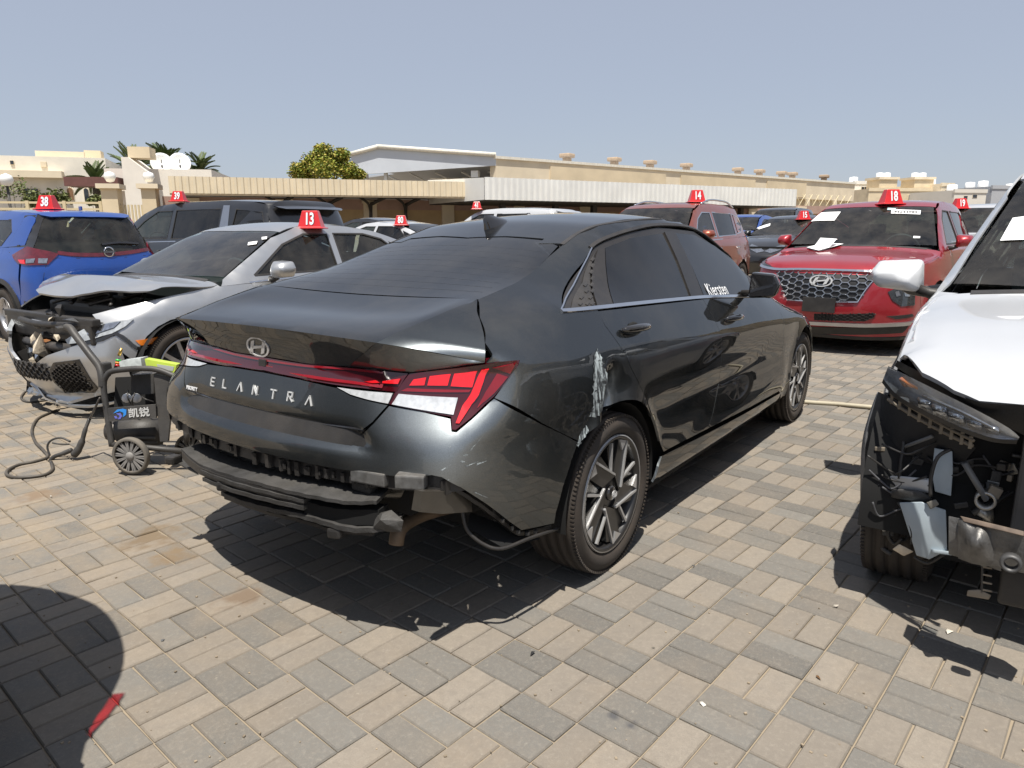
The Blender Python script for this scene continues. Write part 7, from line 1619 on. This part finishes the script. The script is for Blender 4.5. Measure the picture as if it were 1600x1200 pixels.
# warehouse flank along the right side of the lot (mirrored in the sedan's door glass)
WHs = Bld('tan_warehouse', (2., -13.), (60., -10.), 'tan warehouse along the right side of the lot', 'building')
WHs.w = -WHs.w if (WHs.w @ np.array([0, -1.])) < 0 else WHs.w
WHs.box('wall', 0, WHs.L, 0, 12, 0, 5.4, TANW); WHs.box('parapet_cap', -.2, WHs.L+.2, -.2, .4, 5.4, 5.7, CREAMW)
for k in range(9): WHs.box('pier', 1+k*6.4, 1.7+k*6.4, -.15, 0, 0, 5.2, CREAMW)
# ---------------------------------------------------------------- pressure washer cart with lance and hose
c0 = on_plane(205, 745, 2, 0.); WD = float((c0-CAM_LOC) @ CAX[2]); PWR = empty('pressure_washer', tuple(c0), 0, label='black pressure washer cart with grey wheel and lime green panel beside the dark sedan', cat='pressure washer')
PB = mat('washer_black', (.022, .022, .023), .45, var=.3, vs=20, bump=.15, bs=150, dust=.35, dcol=(.25, .22, .18)); PG = mat('washer_wheel_grey', (.20, .20, .20), .6, var=.2, dust=.35); LIME = mat('lime_panel', (.42, .55, .05), .45, dust=.15)
def wp(px, py, d=0.): return tuple(at_depth(px, py, WD+d)-c0)
RT = CAX[0]; AW = np.array([math.cos(CAM_YAW), math.sin(CAM_YAW), 0.])
def loop(d): return catmull([wp(175, 697, d), wp(168, 650, d), wp(162, 605, d), wp(166, 588, d), wp(180, 579, d), wp(235, 576, d), wp(268, 586, d), wp(285, 600, d), wp(292, 690, d)], 5)
MB().tube(loop(.03), .016, 10).build('front_frame', PB, PWR); MB().tube(loop(.36), .016, 10).build('rear_frame', PB, PWR)
for px, py in ((176, 695), (290, 690), (170, 585), (275, 590)): MB().tube([wp(px, py, .03), wp(px, py, .36)], .013, 8).build('cross_tube', PB, PWR)
MB().tube([wp(172, 694, .03), wp(300, 706, .05)], .016, 8).build('base_tube', PB, PWR)
def plate(name, q, m, d, th=.01): 
    P = [np.array(wp(a, b, d)) for a, b in q]; n = len(P); return MB().add([tuple(p) for p in P]+[tuple(p+AW*th) for p in P], [tuple(range(n)), tuple(range(2*n-1, n-1, -1))]+[(i, (i+1) % n, n+(i+1) % n, n+i) for i in range(n)]).build(name, m, PWR)
plate('name_plate', [(168, 638), (243, 632), (244, 653), (169, 659)], PB, .02, .012)
plate('side_plate', [(240, 585), (272, 590), (262, 690), (250, 690)], PB, .04, .02)
plate('lime_panel', [(226, 561), (276, 570), (272, 583), (229, 575)], LIME, .05, .05); plate('panel_label', [(245, 569), (272, 573), (270, 580), (247, 576)], mat('grey_label', (.35, .36, .34), .5), .048, .002)
plate('clear_box', [(186, 565), (220, 560), (222, 576), (188, 577)], mat('clear_plastic', (.45, .48, .46), .3, coat=.4, var=.2, vs=40), .06, .08)
plate('back_plate', [(180, 590), (240, 587), (242, 632), (178, 637)], DARKV, .30, .01)
plate('control_box', [(205, 586), (240, 584), (240, 615), (205, 618)], PB, .15, .12)
for px in (196, 211): o = MB().lathe([(0, .0), (.022, .0), (.026, -.01), (.026, -.02)], 18).build('gauge', WPLAS, PWR); o.location = wp(px, 623, .12); o.rotation_euler = Vector(-AW).to_track_quat('Z', 'Y').to_euler()
for a, b in (((200, 610), (205, 632)), ((212, 612), (208, 634)), ((222, 620), (240, 628))): MB().tube(catmull([wp(*a, .1), wp((a[0]+b[0])/2-3, (a[1]+b[1])/2, .07), wp(*b, .1)], 4), .004, 6).build('wire', BLK, PWR)
# motor
mo_ = MB(); ctr = np.array(wp(222, 673, .18)); axd = RT
mo_.tube([tuple(ctr-axd*.12), tuple(ctr+axd*.11)], .075, 20); mo_.build('motor', PB, PWR)
for k in range(7):
    a = rad(100+k*26); off = (math.cos(a)*np.array([0, 0, 1.])-math.sin(a)*AW*-1)*.078; MB().box(tuple(ctr+off+axd*.02), (.18, .006, .012), R=Matrix(((RT[0], AW[0], 0), (RT[1], AW[1], 0), (RT[2], 0, 1)))).build('cooling_fin', mat('fin_grey', (.12, .12, .115), .5, metal=.4, dust=.3), PWR)
MB().tube([tuple(ctr-axd*.19), tuple(ctr-axd*.12)], .055, 16).build('pump_head', STEEL, PWR)
# wheels
def cart_wheel(px, py, d):
    r = MB(); r.lathe([(.088, -.016), (.101, -.018), (.104, -.010), (.104, .010), (.101, .018), (.088, .016), (.088, -.016)], 48, 'Y')
    t = r.build('wheel_tyre', mat('cart_tyre', (.10, .095, .085), .75, dust=.4), PWR)
    s_ = MB(); s_.lathe([(0, -.020), (.018, -.019), (.024, -.012), (.024, .012)], 24, 'Y')
    for k in range(14):
        a = 2*PI*k/14
        for da in (-.07, .07): R = Matrix.Rotation(-(a+da), 3, 'Y'); s_.box(tuple(R @ Vector((.056, -.006, 0))), (.066, .010, .007), R=R)
    q = s_.build('wheel_spokes', PG, PWR)
    k_ = MB().lathe([(0, .012), (.09, .012)], 32, 'Y').build('wheel_back', DARKV, PWR)  # added dark disc, shade between the spokes put into its colour
    for o in (t, q, k_): o.location = wp(px, py, d); o.rotation_euler = (0, rad(4), CAM_YAW-PI/2+rad(-8))
cart_wheel(205, 712, 0.); cart_wheel(300, 704, .33)
# handle
MB().tube(catmull([wp(104, 511, .12), wp(110, 513, .10), wp(118, 524, .08), wp(140, 553, .05), wp(155, 573, .04), wp(159, 590, .03), wp(160, 605, .03)], 6), .020, 12).build('push_handle', PB, PWR)
MB().box(wp(165, 574, .05), (.05, .05, .06), bev=.01).build('handle_joint', PB, PWR)
# brass fitting with colour rings
bx = [wp(180, 576, .08), wp(185, 560, .08), wp(190, 545, .08)]
MB().tube([bx[0], bx[1]], .009, 10).build('fitting_stem', PB, PWR); MB().tube([wp(186, 556, .08), wp(190, 544, .08)], [.010, .008], 10).build('brass_fitting', mat('brass', (.60, .40, .12), .3, metal=1.), PWR)
for (px, py), m in (((183.5, 571), REDH), ((184, 567), mat('orange_ring', (.8, .25, .02), .4)), ((184.6, 563), mat('green_ring', (.05, .5, .08), .4))): MB().tube([wp(px, py+1.6, .08), wp(px+.5, py-1.6, .08)], .013, 12).build('nozzle_ring', m, PWR)
# blue logo and characters on the plate
BL1 = mat('logo_blue', (.03, .22, .62), .4); BL2 = mat('logo_violet', (.12, .13, .45), .4)
def flat(name, polys, m, d=.017):
    b = MB()
    for q in polys: P = [wp(a, c_, d) for a, c_ in q]; b.add(P, [tuple(range(len(P)))])
    return b.build(name, m, PWR, fix=False)
flat('blue_logo', [[(177, 646), (183, 640), (192, 638.5), (197.5, 640), (197, 648), (192, 652), (193, 645), (187, 642.5)]], BL1); flat('violet_logo', [[(181, 646), (188, 645), (191, 650), (188, 655), (184, 655), (187, 650)], [(178, 650), (182, 650), (184, 654), (180, 654)]], BL2)
bpy.context.view_layer.update()
try:
    me = text_mesh('凯锐', .054, .0006, .0012, 1.1); t = link('plate_lettering', me, mat('grey_ink', (.45, .45, .44), .5), PWR)
    o_ = Vector(wp(217, 645.5, .016)); yv = Vector(np.array(wp(217, 640, .016))-np.array(wp(217, 650, .016))); xv = Vector(np.array(wp(240, 643.2, .016))-np.array(wp(200, 646.6, .016))); t.matrix_local = frame(o_, xv, yv)
except Exception as e: print('lettering', e)
# lance and trigger gun lie against the cart
LR = empty('spray_lance', tuple(on_plane(110, 712, 2, .0)), 0, label='black spray lance with trigger grip leaning on the pressure washer', cat='spray gun'); lo_ = np.array(LR.location)
def lp(px, py, D): return tuple(at_depth(px, py, D)-lo_)
DL = float((on_plane(118, 712, 2, .03)-CAM_LOC) @ CAX[2])
MB().tube([lp(156, 622, WD-.02), lp(140, 655, DL+.02)], .006, 8).build('lance_tube', STEEL, LR)
MB().tube(catmull([lp(140, 654, DL+.02), lp(133, 672, DL), lp(128, 690, DL), lp(122, 703, DL), lp(114, 712, DL)], 4), [.010]*4+[.013]*4+[.019]*4+[.022]*4+[.014], 10).build('gun_body', PB, LR)
MB().tube(catmull([lp(112, 703, DL), lp(100, 708, DL), lp(84, 714, DL), lp(78, 722, DL)], 5), [.014]*6+[.012]*9+[.011], 10).build('gun_grip', PB, LR)
MB().tube(catmull([lp(110, 690, DL), lp(95, 684, DL), lp(80, 688, DL), lp(74, 698, DL), lp(78, 712, DL)], 5), .006, 8).build('trigger_guard', PB, LR); MB().tube(catmull([lp(108, 694, DL), lp(95, 694, DL), lp(82, 692, DL)], 4), .005, 8).build('trigger', PB, LR)
# hose on the ground
def gtube(name, pts, r, m, label, cat, n=8):
    P = [on_plane(a, b, 2, r+.004) for a, b in pts]; o = empty(name, tuple(P[0]), 0) if False else None
    return MB().tube(catmull([tuple(p) for p in P], n), r, 8).build(name, m, None, label=label, cat=cat)
HOSE = mat('hose_black', (.020, .020, .019), .5, var=.3, dust=.3)
gtube('washer_hose', [(80, 722), (82, 733), (72, 741), (50, 745), (25, 746), (11, 742), (13, 734), (30, 726), (55, 721), (74, 714), (68, 704), (55, 690), (50, 672), (58, 655), (78, 645), (92, 640)], .009, HOSE, 'black rubber hose looping on the pavers beside the spray lance', 'hose')
gtube('thin_hose', [(75, 625), (45, 628), (33, 622), (40, 612), (58, 610), (75, 616)], .008, HOSE, 'thin dark hose loop under the nose of the silver hatchback', 'hose')
gtube('beige_pipe', [(1200, 622), (1258, 628), (1310, 631.5), (1360, 636), (1420, 641)], .016, mat('beige_pipe', (.42, .38, .28), .6, dust=.2), 'beige pipe lying between the dark sedan and the near white SUV', 'pipe', 4)
# litter: small chips on the pavers
LIT = [(832, 1021, .012, (.02, .02, .02), 'small black plastic clip on the pavers ahead of the camera'), (1279, 1058, .010, (.12, .06, .02), 'brown leaf scrap on a tan paver'), (1022, 1013, .007, (.05, .045, .03), 'dark crumb on a paver'), (1480, 988, .012, (.55, .5, .42), 'pale chip in the shadow of the near white SUV'), (1303, 948, .012, (.4, .36, .3), 'flat pale chip at the end of the SUV shadow'), (255, 1001, .008, (.1, .1, .1), 'dark pebble on the left pavers'), (1116, 745, .010, (.5, .48, .42), 'pale chip beside the sedan shadow'), (1083, 884, .009, (.05, .05, .05), 'dark scrap behind the rear wheel'), (1097, 1100, .010, (.5, .47, .42), 'white chip on a paver joint at the bottom'), (80, 776, .008, (.5, .48, .42), 'pale chip near the stain at left')]
for i, (px, py, r_, c_, lab) in enumerate(LIT):
    q = on_plane(px, py, 2, .006); rg = np.random.default_rng(i); pts = [tuple(rg.normal(0, .55, 3)*[r_, r_, r_*.35]) for _ in range(9)]
    o = blob('litter', pts, mat('litter_%d' % i, c_, .7), None, lv=0); o.location = tuple(q+[0, 0, .003]); tag(o, lab, 'litter', 'litter on the pavers')
b = MB(); rg = np.random.default_rng(5)
for k in range(220):
    px, py = rg.uniform(0, 1600), rg.uniform(700, 1195); q = on_plane(px, py, 2, .0045); r_ = rg.uniform(.0012, .004); R = Matrix.Rotation(rg.uniform(0, 3), 3, 'Z'); b.box((q[0], q[1], .0045+r_*.4), (r_*2, r_*1.5, r_), R=R)
tag(b.build('grit', mat('grit', (.25, .2, .14), .9, var=.5, vs=4)), kind='stuff')
if 0:
    bpy.context.view_layer.update(); dg = bpy.context.evaluated_depsgraph_get()
    for px, py in ((1456, 553), (1457, 555), (1454, 552), (1455, 554), (66, 345), (62, 347), (985, 690)):
        d = Vector(pray(px, py)).normalized(); r = SC.ray_cast(dg, Vector(CAM_LOC), d); print('HIT', px, py, r[4].name if r[0] else None, r[4].parent.name if r[0] and r[4].parent else None)
